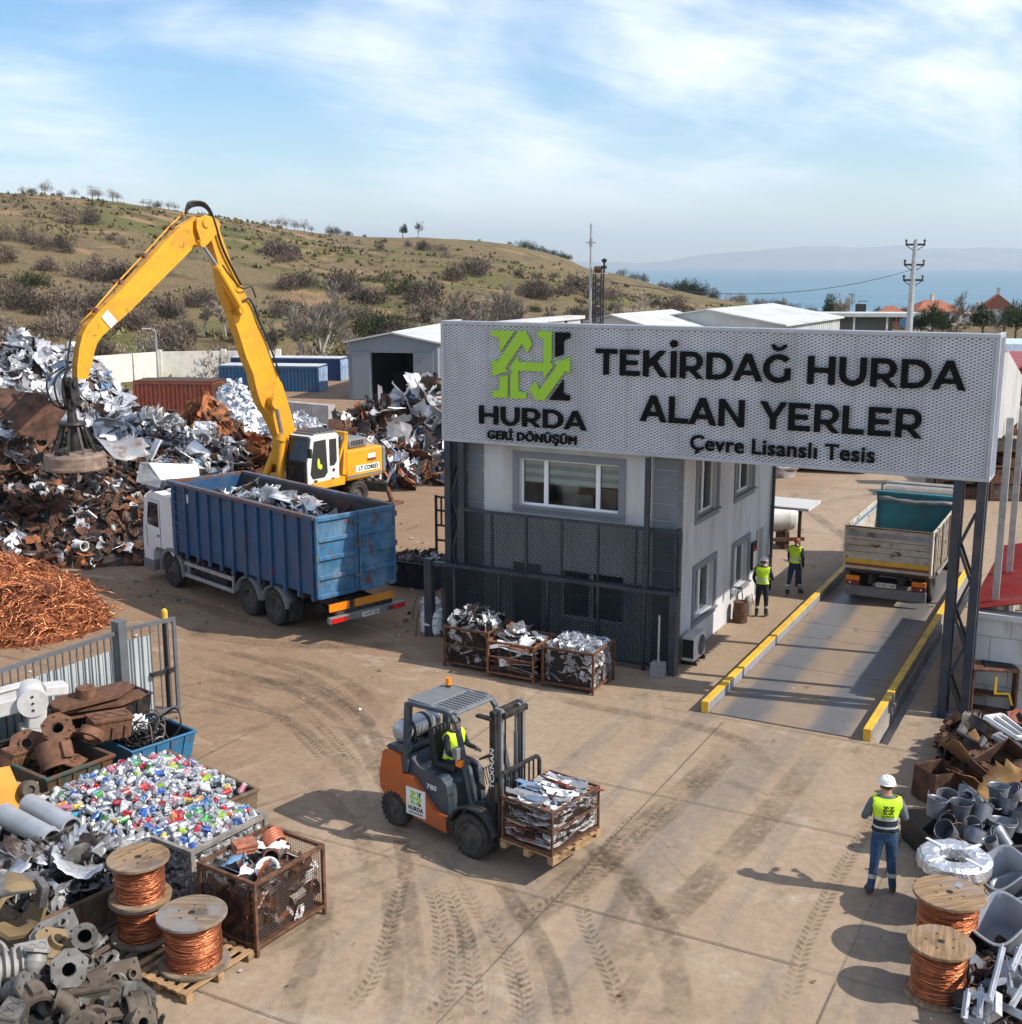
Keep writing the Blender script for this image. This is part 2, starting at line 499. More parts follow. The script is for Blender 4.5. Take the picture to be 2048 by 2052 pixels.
def wood_mat(name, base, dark, scale=1.0, grey=0.0):
 m, t, p = newmat(name)
 co = t.coord()
 st = t.scalev(co, (3 * scale, 30 * scale, 30 * scale))
 g = t.noise(st, 1.0, 6, 0.6, 0.6)
 b = t.noise(co, 4 * scale, 5, 0.6)
 col = t.mix(t.ramp(g, 0.3, 0.7), dark, base)
 col = t.mix(t.math('MULTIPLY', t.ramp(b, 0.48, 0.7), 0.75), col, tuple(c * 0.35 for c in dark))
 if grey:
  n = t.noise(co, 2.3 * scale, 4, 0.6)
  col = t.mix(t.math('MULTIPLY', t.ramp(n, 0.45, 0.62), grey), col, (0.2, 0.2, 0.21))
 t.link(col, p.inputs['Base Color'])
 p.inputs['Roughness'].default_value = 0.82
 bp = t.node('ShaderNodeBump')
 bp.inputs['Distance'].default_value = 0.003
 t.link(g, bp.inputs['Height'])
 t.link(bp.outputs[0], p.inputs['Normal'])
 MATS[name] = m
 return m
M_pallet = wood_mat('pallet_wood', (0.42, 0.27, 0.14), (0.26, 0.155, 0.075))
M_palletold = wood_mat('old_pallet_wood', (0.16, 0.125, 0.095), (0.08, 0.06, 0.045))
M_spool = wood_mat('spool_wood', (0.33, 0.21, 0.11), (0.15, 0.09, 0.045), 0.6, .35)
M_spoolgrey = wood_mat('weathered_spool_wood', (0.26, 0.19, 0.125), (0.13, 0.095, 0.065), 0.6, 0.7)
def wound_copper():
 m, t, p = newmat('wound_copper')
 co = t.coord()
 sx = t.node('ShaderNodeSeparateXYZ')
 t.link(co, sx.inputs[0])
 n = t.noise(t.scalev(co, (3, 3, 20)), 1.0, 4, 0.6)
 ph = t.math('MULTIPLY_ADD', sx.outputs[2], 330.0, t.math('MULTIPLY', n, 12.0))
 w = t.math('SINE', ph)
 band = t.noise(t.scalev(co, (0.6, 0.6, 26)), 1.0, 5, 0.7)
 col = t.mix(t.ramp(band, 0.3, 0.7), (0.2, 0.05, 0.022), (0.58, 0.21, 0.1))
 t.link(col, p.inputs['Base Color'])
 p.inputs['Metallic'].default_value = 0.85
 p.inputs['Roughness'].default_value = 0.36
 b = t.node('ShaderNodeBump')
 b.inputs['Distance'].default_value = 0.006
 b.inputs['Strength'].default_value = 0.9
 t.link(t.math('ADD', w, t.math('MULTIPLY', band, 3.0)), b.inputs['Height'])
 t.link(b.outputs[0], p.inputs['Normal'])
 return m
M_wound = wound_copper()
cam = bpy.data.cameras.new('camera')
cam.sensor_fit = 'HORIZONTAL'
cam.sensor_width = 36.0
cam.lens = 36.0 * FPX / 2048
cam.clip_start = 0.2
cam.clip_end = 80000
camo = bpy.data.objects.new('camera', cam)
COL.objects.link(camo)
camo.location = (0, 0, CAMH)
camo.rotation_euler = (PI / 2 - TH, 0, 0)
SC.camera = camo
SUN_EL = R(42)
SUN_AZ = Vec((0.958, -0.287, 0)).normalized()
SUN_DIR = Vec((SUN_AZ.x * cos(SUN_EL), SUN_AZ.y * cos(SUN_EL), sin(SUN_EL)))
sl = bpy.data.lights.new('sun', 'SUN')
sl.energy = 5.0
sl.angle = R(0.5)
sl.color = (1.0, 0.93, 0.83)
so = bpy.data.objects.new('sun', sl)
COL.objects.link(so)
so.rotation_euler = SUN_DIR.to_track_quat('Z', 'Y').to_euler()
so.location = (60, -20, 60)
wd = bpy.data.worlds.new('World')
SC.world = wd
wd.use_nodes = True
t = NT(wd)
bg = t.n['Background']
sky = t.node('ShaderNodeTexSky', sky_type='NISHITA')
sky.sun_disc = False
sky.sun_elevation = SUN_EL
sky.sun_rotation = math.atan2(SUN_AZ.x, SUN_AZ.y)
sky.altitude = 50
sky.air_density = 1.0
sky.dust_density = 0.35
sky.ozone_density = 3.0
tc = t.node('ShaderNodeTexCoord')
sx = t.node('ShaderNodeSeparateXYZ')
t.link(tc.outputs['Generated'], sx.inputs[0])
zz = t.math('ADD', t.math('MAXIMUM', sx.outputs[2], 0.0), 0.36)
cx = t.math('DIVIDE', sx.outputs[0], zz)
cy = t.math('DIVIDE', sx.outputs[1], zz)
cb = t.node('ShaderNodeCombineXYZ')
t.link(t.math('MULTIPLY_ADD', cy, 0.16, t.math('MULTIPLY', cx, 1.0)), cb.inputs[0])
t.link(t.math('MULTIPLY_ADD', cx, -0.55, t.math('MULTIPLY', cy, 1.6)), cb.inputs[1])
c1 = t.noise(cb.outputs[0], 1.5, 9, 0.56, 0.5)
off = t.node('ShaderNodeVectorMath', operation='ADD')
t.link(cb.outputs[0], off.inputs[0])
off.inputs[1].default_value = (4.3, 1.7, 0)
c2 = t.noise(off.outputs[0], 0.75, 3, 0.5, 0.2)
c3 = t.noise(t.scalev(cb.outputs[0], (0.6, 1.3, 1)), 4.2, 7, 0.62, 0.7)
cc = t.math('ADD', t.math('MULTIPLY', c1, 0.62), t.math('ADD', t.math('MULTIPLY', c2, 0.42), t.math('MULTIPLY', c3, 0.16)))
cm = t.ramp(cc, 0.5, 0.76)
low = t.ramp(sx.outputs[2], 0.0, 0.10)
cm = t.math('MULTIPLY', t.math('MULTIPLY_ADD', low, 0.85, 0.15), t.math('MULTIPLY', cm, 0.93))
hs_ = t.node('ShaderNodeHueSaturation')
hs_.inputs['Saturation'].default_value = 1.25
t.link(sky.outputs[0], hs_.inputs['Color'])
mix = t.mix(cm, hs_.outputs[0], (7.9, 8.05, 8.35))
t.link(mix, bg.inputs['Color'])
bg.inputs["Strength"].default_value = 0.135
AZT = [(-400, 372), (-100, 368), (0, 367), (100, 372), (230, 383), (330, 399), (420, 412), (520, 429), (600, 441), (700, 449), (800, 449),
 (900, 455), (960, 462), (1040, 480), (1075, 490), (1100, 504), (1180, 520), (1260, 543), (1350, 562), (1450, 576), (1560, 592),
 (1700, 602), (1928, 606), (2300, 610)]
RT = [(-400, 300), (0, 310), (420, 340), (600, 380), (800, 420), (1000, 460), (1100, 450), (1300, 420), (1560, 380), (1928, 360), (2300, 350)]
def lerp_t(T, x):
 if x <= T[0][0]:
  return T[0][1]
 for (a, b), (c, d) in zip(T, T[1:]):
  if x <= c:
   k = (x - a) / (c - a)
   return b + (d - b) * k
 return T[-1][1]
def hill_z(x, y):
 d = math.hypot(x, y)
 az = math.atan2(x, max(y, 1e-3))
 if az > 1.2 or az < -1.2:
  az = max(-1.2, min(1.2, az))
 px = 964 + 2322 * math.tan(az)
 Rr = lerp_t(RT, px)
 e = (500 - lerp_t(AZT, px)) / 2322 * cos(az)
 zr = CAMH + Rr * e
 D0 = 76.0
 if d <= D0:
  return -0.4
 n = mnoise.fractal(Vec((x * 0.011, y * 0.011, 3.1)), 1.0, 2.0, 4)
 n2 = mnoise.fractal(Vec((x * 0.035, y * 0.035, 7.7)), 1.0, 2.0, 3)
 if d < Rr:
  k = (d - D0) / (Rr - D0)
  sm = k * k * (3 - 2 * k)
  p = 0.55 * k + 0.45 * sm
  w = min(1, k * 6) * min(1, (1 - k) * 4)
  z = -0.4 * (1 - k) + zr * p + (n * 3.4 + n2 * 0.8) * w
  return z
 q = d - Rr
 z = zr - 0.00055 * q * q - 0.02 * q
 return max(z, -60)
def hill_hit(px, py):
 d = ray(px, py)
 d = d / d.y
 y = 84.0
 prev = None
 while y < 520:
  x, z = d.x * y, CAMH + d.z * y
  h = hill_z(x, y)
  if z <= h:
   return Vec((x, y, h))
  y += 1.5
 return None
na, rad = 260, [70, 74, 78, 82, 86, 91, 96, 102, 108, 115, 122, 130, 138, 147, 156, 166, 176, 187, 198, 210, 222, 235, 248, 262, 276, 290, 304, 318, 332,
    346, 360, 374, 388, 402, 416, 430, 445, 460, 476, 500, 540, 600, 680, 800, 950]
vs, fs = [], []
for r_ in rad:
 for i in range(na + 1):
  a = -1.0 + 2.0 * i / na
  x, y = r_ * sin(a), r_ * cos(a)
  vs.append((x, y, hill_z(x, y)))
for j in range(len(rad) - 1):
 for i in range(na):
  k = j * (na + 1) + i
  fs.append((k, k + 1, k + na + 2, k + na + 1))
mb = MB()
mb.add(vs, fs, 0, True)
def hill_mat():
 m, t, p = newmat('hill_grass')
 co = t.coord(False)
 a = t.noise(co, 0.018, 6, 0.6, 0.4)
 b = t.noise(co, 0.06, 7, 0.65)
 c = t.noise(co, 0.9, 5, 0.7)
 green = t.mix(c, (0.085, 0.092, 0.03), (0.145, 0.14, 0.055))
 straw = t.mix(c, (0.125, 0.095, 0.052), (0.22, 0.165, 0.095))
 earth = t.mix(c, (0.22, 0.135, 0.075), (0.34, 0.22, 0.13))
 col = t.mix(t.ramp(a, 0.39, 0.55), green, straw)
 col = t.mix(t.ramp(b, 0.545, 0.64), col, earth)
 dk = t.noise(co, 0.11, 6, 0.7)
 col = t.mix(t.math('MULTIPLY', t.ramp(dk, 0.52, 0.62), 0.6), col, (0.05, 0.042, 0.03))
 t.link(col, p.inputs['Base Color'])
 p.inputs['Roughness'].default_value = 1.0
 p.inputs['Specular IOR Level'].default_value = 0.1
 bp = t.node('ShaderNodeBump')
 bp.inputs['Distance'].default_value = 0.6
 t.link(t.math('ADD', c, t.math('MULTIPLY', dk, 2.0)), bp.inputs['Height'])
 t.link(bp.outputs[0], p.inputs['Normal'])
 return m
tag(mb.obj('hills', hill_mat()), 'grassy hillside with bare earth rising behind the yard', 'hills', kind='structure')
def sea_mat():
 m, t, p = newmat('sea_water')
 co = t.coord(False)
 n = t.noise(t.scalev(co, (0.0006, 0.004, 1)), 1.0, 5, 0.6, 0.5)
 col = t.mix(t.ramp(n, 0.35, 0.65), (0.035, 0.125, 0.185), (0.065, 0.175, 0.23))
 t.link(col, p.inputs['Base Color'])
 p.inputs['Roughness'].default_value = 0.38
 p.inputs['Specular IOR Level'].default_value = 0.4
 b = t.node('ShaderNodeBump')
 b.inputs['Distance'].default_value = 0.5
 b.inputs['Strength'].default_value = 0.5
 t.link(t.noise(t.scalev(co, (0.08, 0.2, 1)), 1.0, 4, 0.6), b.inputs['Height'])
 t.link(b.outputs[0], p.inputs['Normal'])
 return m
SEA_Z = -42.0
mb = MB()
mb.add([(-24000, 500, SEA_Z), (28000, 500, SEA_Z), (28000, 27500, SEA_Z), (-24000, 27500, SEA_Z)], [(0, 1, 2, 3)])
tag(mb.obj('sea', sea_mat()), 'calm blue green sea reaching to the horizon', 'sea', kind='structure')
MT = [(860, 500), (960, 494), (1080, 488), (1160, 490), (1230, 492), (1300, 480), (1360, 474), (1420, 471), (1480, 464), (1560, 460), (1600, 464), (1650, 463),
 (1690, 459), (1740, 466), (1800, 466), (1870, 464), (1928, 466), (2100, 472), (2400, 490)]
YM = 22000.0
n_m = 140
vs, fs = [], []
for i in range(n_m + 1):
 px = 860 + (2400 - 860) * i / n_m
 x = (px - 964) / 2322 * YM
 h = (500 - lerp_t(MT, px)) / 2275 * YM
 h += mnoise.noise(Vec((px * 0.03, 1.3, 0))) * 22 + mnoise.noise(Vec((px * 0.11, 5.3, 0))) * 10
 h = max(h, 0)
 for k, (dy, f) in enumerate(((-1500, 0), (-900, 0.35), (-400, 0.75), (0, 1), (900, 0.8), (2600, 0))):
  vs.append((x * (1 + dy / YM), YM + dy, SEA_Z + h * f + (8 if f else -20)))
for i in range(n_m):
 for k in range(5):
  a = i * 6 + k
  fs.append((a, a + 6, a + 7, a + 1))
mb = MB()
mb.add(vs, fs, 0, True)
M_mtn = mat('mountain_scrub', (0.16, 0.17, 0.16), 1.0, 0, 0.3, vs=0.002)
tag(mb.obj('mountains', M_mtn), 'low blue mountain range on the far shore', 'mountains', kind='structure')
hm = bpy.data.materials.new('air_haze')
hm.use_nodes = True
ht = hm.node_tree
for n in list(ht.nodes):
 ht.nodes.remove(n)
ho = ht.nodes.new('ShaderNodeOutputMaterial')
hv = ht.nodes.new('ShaderNodeVolumePrincipled')
hv.inputs['Color'].default_value = (0.78, 0.89, 1.0, 1)
hv.inputs['Density'].default_value = 7.2e-5
hv.inputs['Anisotropy'].default_value = 0.2
ht.links.new(hv.outputs[0], ho.inputs['Volume'])
mb = MB()
mb.span((-30000, -300, -65), (30000, 29000, 700))
tag(mb.obj('haze', hm), 'thin pale haze over land and sea', 'haze', kind='stuff')
PIT = (5.22, 5.52, -2.45, 12.9)
GX = (-60.0, 64.0)
GY = (-40.0, 62.0)
def ground_mat():
 m, t, p = newmat('yard_concrete')
 co = t.coord(False)
 big = t.noise(co, 0.16, 5, 0.6, 0.5)
 mid = t.noise(co, 0.75, 7, 0.62, 0.4)
 fine = t.noise(co, 6.0, 6, 0.7)
 vf = t.noise(co, 55.0, 3, 0.6)
 sep = t.node('ShaderNodeSeparateXYZ')
 t.link(co, sep.inputs[0])
 side = t.ramp(sep.outputs[0], 1.5, -9.0)
 tan = t.mix(mid, (0.248, 0.178, 0.119), (0.36, 0.272, 0.192))
 red = t.mix(mid, (0.185, 0.116, 0.07), (0.29, 0.194, 0.122))
 col = t.mix(t.ramp(t.math('ADD', t.math('MULTIPLY', big, 0.8), t.math('MULTIPLY', side, 0.55)), 0.45, 0.95), tan, red)
 st = t.noise(t.scalev(co, (0.9, 0.07, 1)), 1.0, 6, 0.65, 0.3)
 grey = t.math('MULTIPLY', t.ramp(st, 0.50, 0.66), t.ramp(sep.outputs[0], -6.0, 2.0))
 col = t.mix(t.math('MULTIPLY', grey, 0.62), col, (0.18, 0.157, 0.134))
 pd = t.noise(t.scalev(co, (0.5, 0.9, 1)), 1.0, 7, 0.68, 0.6)
 col = t.mix(t.math('MULTIPLY', t.ramp(pd, 0.56, 0.7), 0.55), col, (0.4, 0.33, 0.26))
 for (cx_, cy_), rs_, am in (((-10.5, -7.5), 3.0, .5), ((-4.5, -17.0), 3.2, .4)):
  dx = t.math('SUBTRACT', sep.outputs[0], cx_)
  dy = t.math('SUBTRACT', sep.outputs[1], cy_)
  rr = t.math('SQRT', t.math('ADD', t.math('MULTIPLY', dx, dx), t.math('MULTIPLY', dy, dy)))
  an = t.math('ARCTAN2', dy, dx)
  pc = t.node('ShaderNodeCombineXYZ')
  t.link(t.math('MULTIPLY', rr, rs_), pc.inputs[0])
  t.link(t.math('MULTIPLY', an, 1.3), pc.inputs[1])
  sw = t.noise(pc.outputs[0], 1.0, 6, .7, .15)
  ms = t.math('MULTIPLY', t.ramp(rr, 15.0, 9.0), t.ramp(t.noise(co, .3, 4, .6), .4, .6))
  col = t.mix(t.math('MULTIPLY', t.math('MULTIPLY', t.ramp(sw, .52, .66), ms), am), col, (.125, .09, .062))
  col = t.mix(t.math('MULTIPLY', t.math('MULTIPLY', t.ramp(sw, .46, .34), ms), am * .6), col, (.43, .335, .24))
 ds = t.noise(co, 0.42, 8, 0.7, 0.9)
 col = t.mix(t.math('MULTIPLY', t.ramp(ds, 0.56, 0.7), 0.5), col, (0.085, 0.06, 0.043))
 ds2 = t.noise(co, 2.1, 6, 0.7, 0.5)
 col = t.mix(t.math('MULTIPLY', t.ramp(ds2, 0.62, 0.7), 0.5), col, (0.12, 0.085, 0.06))
 fl = t.math('MULTIPLY_ADD', t.ramp(fine, 0.3, 0.7), 0.22, 0.89)
 mm = t.node('ShaderNodeMix', data_type='RGBA', blend_type='MULTIPLY')
 mm.inputs[0].default_value = 1.0
 t.link(col, mm.inputs[6])
 cb = t.node('ShaderNodeCombineXYZ')
 for i in range(3):
  t.link(fl, cb.inputs[i])
 t.link(cb.outputs[0], mm.inputs[7])
 vo = t.node('ShaderNodeTexVoronoi')
 vo.inputs['Scale'].default_value = 5.0
 t.link(co, vo.inputs['Vector'])
 sp = t.math('MULTIPLY', t.math('LESS_THAN', vo.outputs['Distance'], 0.055), t.ramp(mid, 0.42, 0.6))
 col = t.mix(t.math('MULTIPLY', sp, 0.8), mm.outputs[2], (0.05, 0.04, 0.035))
 t.link(col, p.inputs['Base Color'])
 t.link(t.math('MULTIPLY_ADD', mid, -0.25, 0.98), p.inputs['Roughness'])
 p.inputs['Specular IOR Level'].default_value = 0.25
 b = t.node('ShaderNodeBump')
 b.inputs['Distance'].default_value = 0.02
 t.link(t.math('ADD', t.math('MULTIPLY', fine, 0.6), t.math('ADD', t.math('MULTIPLY', vf, 0.2), mid)), b.inputs['Height'])
 t.link(b.outputs[0], p.inputs['Normal'])
 return m
mb = MB()
xs = [GX[0], PIT[0], PIT[1], GX[1]]
ys = [GY[0], PIT[2], PIT[3], GY[1]]
for i in range(3):
 for j in range(3):
  if i == 1 and j == 1:
   continue
  mb.add([(xs[i], ys[j], 0), (xs[i + 1], ys[j], 0), (xs[i + 1], ys[j + 1], 0), (xs[i], ys[j + 1], 0)], [(0, 1, 2, 3)])
a, b_, c_, d_ = PIT
mb.add([(a, c_, 0), (b_, c_, 0), (b_, d_, 0), (a, d_, 0), (a, c_, -.35), (b_, c_, -.35), (b_, d_, -.35), (a, d_, -.35)],
 [(0, 1, 5, 4), (1, 2, 6, 5), (2, 3, 7, 6), (3, 0, 4, 7), (4, 5, 6, 7)], 1)
ground = mb.obj('ground', [ground_mat(), M_conc], None, ORG, (0, 0, SITE_RZ))
tag(ground, 'dusty tan concrete scrapyard ground with stains', 'ground', kind='structure')
def to_site(p):
 d = Vec(p) - ORG
 return Vec((d.dot(U), d.dot(V), 0))
def catmull(pts, n=8):
 out = []
 P = [pts[0]] + list(pts) + [pts[-1]]
 for i in range(1, len(P) - 2):
  for k in range(n):
   tt = k / n
   p0, p1, p2, p3 = P[i - 1], P[i], P[i + 1], P[i + 2]
   out.append(0.5 * ((2 * p1) + (p2 - p0) * tt + (2 * p0 - 5 * p1 + 4 * p2 - p3) * tt ** 2 + (3 * p1 - p0 - 3 * p2 + p3) * tt ** 3))
 out.append(P[-2])
 return out
def strip_mesh(name, strips, z, material, parent):
 vs, fs, uv, fd = [], [], [], []
 for pts, w in strips:
  q = catmull(pts)
  L = 0.0
  b = len(vs)
  for i, p in enumerate(q):
   d = (q[min(i + 1, len(q) - 1)] - q[max(i - 1, 0)])
   d.z = 0
   d.normalize()
   n = Vec((-d.y, d.x, 0))
   if i:
    L += (p - q[i - 1]).length
   for s_ in (-1, 1):
    vs.append((p.x + n.x * w * s_ / 2, p.y + n.y * w * s_ / 2, z))
    uv.append((L + b * 0.37, (s_ + 1) / 2))
    e_ = min(i, len(q) - 1 - i) / 7
    fd.append(min(1.0, e_) ** 1.5)
  for i in range(len(q) - 1):
   k = b + 2 * i
   fs.append((k, k + 2, k + 3, k + 1))
  z += 0.0007
 me = bpy.data.meshes.new(name)
 me.from_pydata(vs, [], fs)
 me.materials.append(material)
 ul = me.uv_layers.new(name='UVMap')
 for lp in me.loops:
  ul.data[lp.index].uv = uv[lp.vertex_index]
 ca = me.color_attributes.new('fade', 'FLOAT_COLOR', 'POINT')
 for i, k in enumerate(fd):
  ca.data[i].color = (k, k, k, 1)
 return newobj(name, me, parent)
def track_mat(name, tread, col, amount):
 m, t, p = newmat(name)
 co = t.coord(False, 'UV')
 ob = t.coord(False)
 sp = t.node('ShaderNodeSeparateXYZ')
 t.link(co, sp.inputs[0])
 x, y = sp.outputs[0], sp.outputs[1]
 cen = t.math('ABSOLUTE', t.math('SUBTRACT', y, 0.5))
 edge = t.ramp(cen, 0.5, 0.36)
 n = t.noise(ob, 1.1, 6, 0.68, 0.4)
 n2 = t.noise(ob, 9.0, 5, 0.7)
 f = t.math('MULTIPLY', edge, t.math('MULTIPLY_ADD', t.ramp(n, 0.3, 0.62), .8, .2))
 vc = t.node('ShaderNodeVertexColor', layer_name='fade')
 f = t.math('MULTIPLY', f, vc.outputs['Color'])
 f = t.math('MULTIPLY', f, t.ramp(n2, 0.28, 0.62))
 if tread:
  ph = t.math('MULTIPLY_ADD', x, 44.0, t.math('MULTIPLY', cen, 9.0))
  s_ = t.ramp(t.math('SINE', ph), -0.25, 0.35)
  mid = t.ramp(cen, 0.03, 0.1)
  f = t.math('MULTIPLY', f, t.math('MULTIPLY_ADD', t.math('MULTIPLY', s_, mid), 0.85, 0.15))
 f = t.math('MULTIPLY', f, amount)
 p.inputs['Base Color'].default_value = (*col, 1)
 p.inputs['Roughness'].default_value = 0.95
 p.inputs['Specular IOR Level'].default_value = 0.2
 t.link(f, p.inputs['Alpha'])
 return m
def c7(x, y):
 return to_site(G(700 + x * 0.33746, 1400 + y * 0.33746))
def cF(x, y):
 return to_site(G(x * 0.38932, 1300 + y * 0.38932))
def dsp(x, y):
 return to_site(G(x * 1.06224, y * 1.06224))
TREAD = [
 [c7(640, 1060), c7(760, 1250), c7(880, 1420), c7(940, 1530), c7(985, 1680), c7(1010, 1800), c7(1015, 1960)],
 [c7(560, 1100), c7(620, 1220), c7(650, 1280), c7(700, 1420), c7(730, 1560), c7(745, 1740), c7(760, 1960)],
 [c7(350, 960), c7(300, 1150), c7(250, 1330), c7(190, 1540), c7(100, 1720), c7(-20, 1850)],
 [c7(1790, 630), c7(1640, 760), c7(1530, 890), c7(1290, 1150), c7(1100, 1260), c7(940, 1330)],
 [c7(620, 1250), c7(632, 1420), c7(640, 1560), c7(630, 1680), c7(560, 1800), c7(420, 1930)],
 [c7(430, 1060), c7(500, 1180), c7(535, 1300), c7(545, 1450), c7(520, 1600)],
 [c7(930, 1440), c7(980, 1540), c7(1020, 1650), c7(1045, 1800), c7(1050, 1960)],
 [c7(1370, 1130), c7(1400, 1330), c7(1480, 1500), c7(1560, 1680), c7(1620, 1930)],
 [cF(1380, 290), cF(1500, 400), cF(1620, 520), cF(1730, 640)],
 [cF(1500, 250), cF(1650, 400), cF(1798, 560), cF(1900, 700)],
 [cF(1230, 130), cF(1350, 85), cF(1480, 70)],
 [dsp(1700, 1480), dsp(1640, 1560), dsp(1590, 1640), dsp(1520, 1780), dsp(1480, 1940)],
 [dsp(470, 1262), dsp(560, 1280), dsp(650, 1330), dsp(705, 1400)],
 [dsp(1405, 1400), dsp(1290, 1500), dsp(1180, 1600), dsp(1060, 1740)],
]
SMEAR = [
 ([c7(900, 1080), c7(940, 1150), c7(1040, 1300), c7(1130, 1430), c7(1200, 1580), c7(1240, 1720), c7(1270, 1850), c7(1290, 1960)], 0.32),
 ([c7(1380, 840), c7(1440, 890), c7(1560, 980), c7(1660, 1070), c7(1778, 1200), c7(1850, 1290), c7(1950, 1450), c7(2000, 1600)], 0.3),
 ([c7(1778, 1560), c7(1680, 1720), c7(1560, 1930)], 0.3),
 ([c7(1800, 900), c7(1650, 1150), c7(1560, 1350), c7(1500, 1500)], 0.4),
 ([c7(640, 1230), c7(690, 1400), c7(715, 1560)], 0.3),
 ([Vec((2.75, -2.7, 0)), Vec((2.7, -6, 0)), Vec((2.3, -10, 0)), Vec((1.6, -14, 0))], .7),
 ([Vec((4.4, -2.7, 0)), Vec((4.3, -6, 0)), Vec((4.0, -10, 0)), Vec((3.4, -14, 0))], .6),
 ([dsp(330, 1180), dsp(420, 1205), dsp(560, 1218), dsp(700, 1218), dsp(820, 1212)], 0.5),
 ([dsp(340, 1235), dsp(470, 1280), dsp(600, 1300), dsp(720, 1400)], 0.45),
 ([dsp(420, 1235), dsp(560, 1250), dsp(660, 1290), dsp(740, 1370)], 0.4),
 ([dsp(230, 1120), dsp(330, 1130), dsp(460, 1170), dsp(600, 1200)], 0.6),
 ([dsp(1480, 930), dsp(1560, 990), dsp(1600, 1020), dsp(1580, 1080)], 0.5),
 ([dsp(1500, 960), dsp(1700, 925), dsp(1820, 940)], 0.5),
 ([dsp(330, 1215), dsp(450, 1235), dsp(580, 1275), dsp(680, 1345), dsp(720, 1420), dsp(730, 1500)], 0.3),
 ([dsp(350, 1300), dsp(450, 1320), dsp(560, 1370), dsp(650, 1450), dsp(700, 1560)], 0.28),
 ([dsp(380, 1260), dsp(520, 1290), dsp(640, 1360), dsp(720, 1470), dsp(760, 1600), dsp(780, 1760), dsp(800, 1950)], 0.3),
 ([dsp(1100, 1590), dsp(1170, 1640), dsp(1230, 1730), dsp(1270, 1830), dsp(1290, 1950)], 0.45),
 ([dsp(980, 1290), dsp(1100, 1330), dsp(1260, 1360), dsp(1400, 1400), dsp(1480, 1480)], 0.4),
 ([dsp(620, 1640), dsp(600, 1760), dsp(560, 1880), dsp(540, 1950)], 0.4),
 ([dsp(720, 1600), dsp(740, 1720), dsp(745, 1850), dsp(740, 1950)], 0.3),
 ([dsp(560, 1450), dsp(640, 1530), dsp(690, 1600), dsp(700, 1720)], 0.35),
]
strip_mesh('tyre_tracks', [(q, 0.27) for q in TREAD], 0.004, track_mat('tyre_tread_dirt', True, (0.09, 0.064, 0.045), 0.52), ground)
strip_mesh('tyre_smears', SMEAR, 0.016, track_mat('tyre_smear_dirt', False, (0.125, 0.092, 0.067), 0.4), ground)
mb = MB()
rng = RG(3)
for v0 in (-15.4, -11.1, -6.85, -2.62, 16.5, 21, 26):
 u0 = -40.0
 while u0 < 40:
  u1 = u0 + 1.7
  if not (v0 == -2.62 and u1 < 1.0):
   w = 0.004 + rng.random() * 0.007
   mb.add([(u0, v0 - w, .024), (u1, v0 - w, .024), (u1, v0 + w, .024), (u0, v0 + w, .024)], [(0, 1, 2, 3)])
  u0 = u1
for u0 in (-10.6, -6.3, -2.05, 2.2, 6.5, 10.8):
 v0 = -30.0
 while v0 < 40:
  v1 = v0 + 1.7
  if (v1 < -2.6 or u0 > 7 or v0 > 15) and not (u0 < -3 and v0 > -6):
   w = 0.003 + rng.random() * 0.006
   mb.add([(u0 - w, v0, .0245), (u0 + w, v0, .0245), (u0 + w, v1, .0245), (u0 - w, v1, .0245)], [(0, 1, 2, 3)])
  v0 = v1
mb.obj('slab_joints', mat('joint_dirt', (0.11, 0.085, 0.065), 0.95), ground)
def text_mesh(name, body, material, x0, x1, z0, z1, depth=0.03, bold=0.02, M=None, parent=None, loc=None, rot=None):
 cu = bpy.data.curves.new(name, 'FONT')
 cu.body = body
 cu.size = 1.0
 cu.extrude = 0.5
 cu.space_character = 1.0 + bold * 3.2
 cu.space_word = 0.9
 cu.resolution_u = 4
 o = bpy.data.objects.new(name, cu)
 COL.objects.link(o)
 bpy.context.view_layer.update()
 dg = bpy.context.evaluated_depsgraph_get()
 me0 = bpy.data.meshes.new_from_object(o.evaluated_get(dg))
 bpy.data.objects.remove(o)
 bpy.data.curves.remove(cu)
 n0 = len(me0.vertices)
 a0 = np.zeros(n0 * 3, np.float32)
 me0.vertices.foreach_get('co', a0)
 a0 = a0.reshape(-1, 3)
 f0 = [tuple(q.vertices) for q in me0.polygons]
 vv_, ff_ = [], []
 for k, (dx, dy) in enumerate(((-1, -1), (0, -1), (1, -1), (-1, 0), (1, 0), (-1, 1), (0, 1), (1, 1), (0, 0))):
  c = a0.copy()
  c[:, 0] += dx * bold
  c[:, 1] += dy * bold * 0.8
  c[:, 2] += (k - 4) * 0.004
  vv_.extend(map(tuple, c))
  ff_.extend(tuple(i + k * n0 for i in q) for q in f0)
 me = bpy.data.meshes.new(name)
 me.from_pydata([tuple(map(float, q)) for q in vv_], [], ff_)
 bpy.data.meshes.remove(me0)
 n = len(me.vertices)
 a = np.zeros(n * 3, np.float32)
 me.vertices.foreach_get('co', a)
 a = a.reshape(-1, 3)
 lo, hi = a.min(0), a.max(0)
 x = x0 + (a[:, 0] - lo[0]) / (hi[0] - lo[0]) * (x1 - x0)
 z = z0 + (a[:, 1] - lo[1]) / (hi[1] - lo[1]) * (z1 - z0)
 y = -(a[:, 2] - lo[2]) / (hi[2] - lo[2]) * depth
 b = np.stack([x, y, z], 1).astype(np.float32)
 me.vertices.foreach_set('co', b.ravel())
 if M is not None:
  me.transform(M)
 me.materials.clear()
 me.materials.append(material)
 me.update()
 me.name = name
 return newobj(name, me, parent, loc, rot)
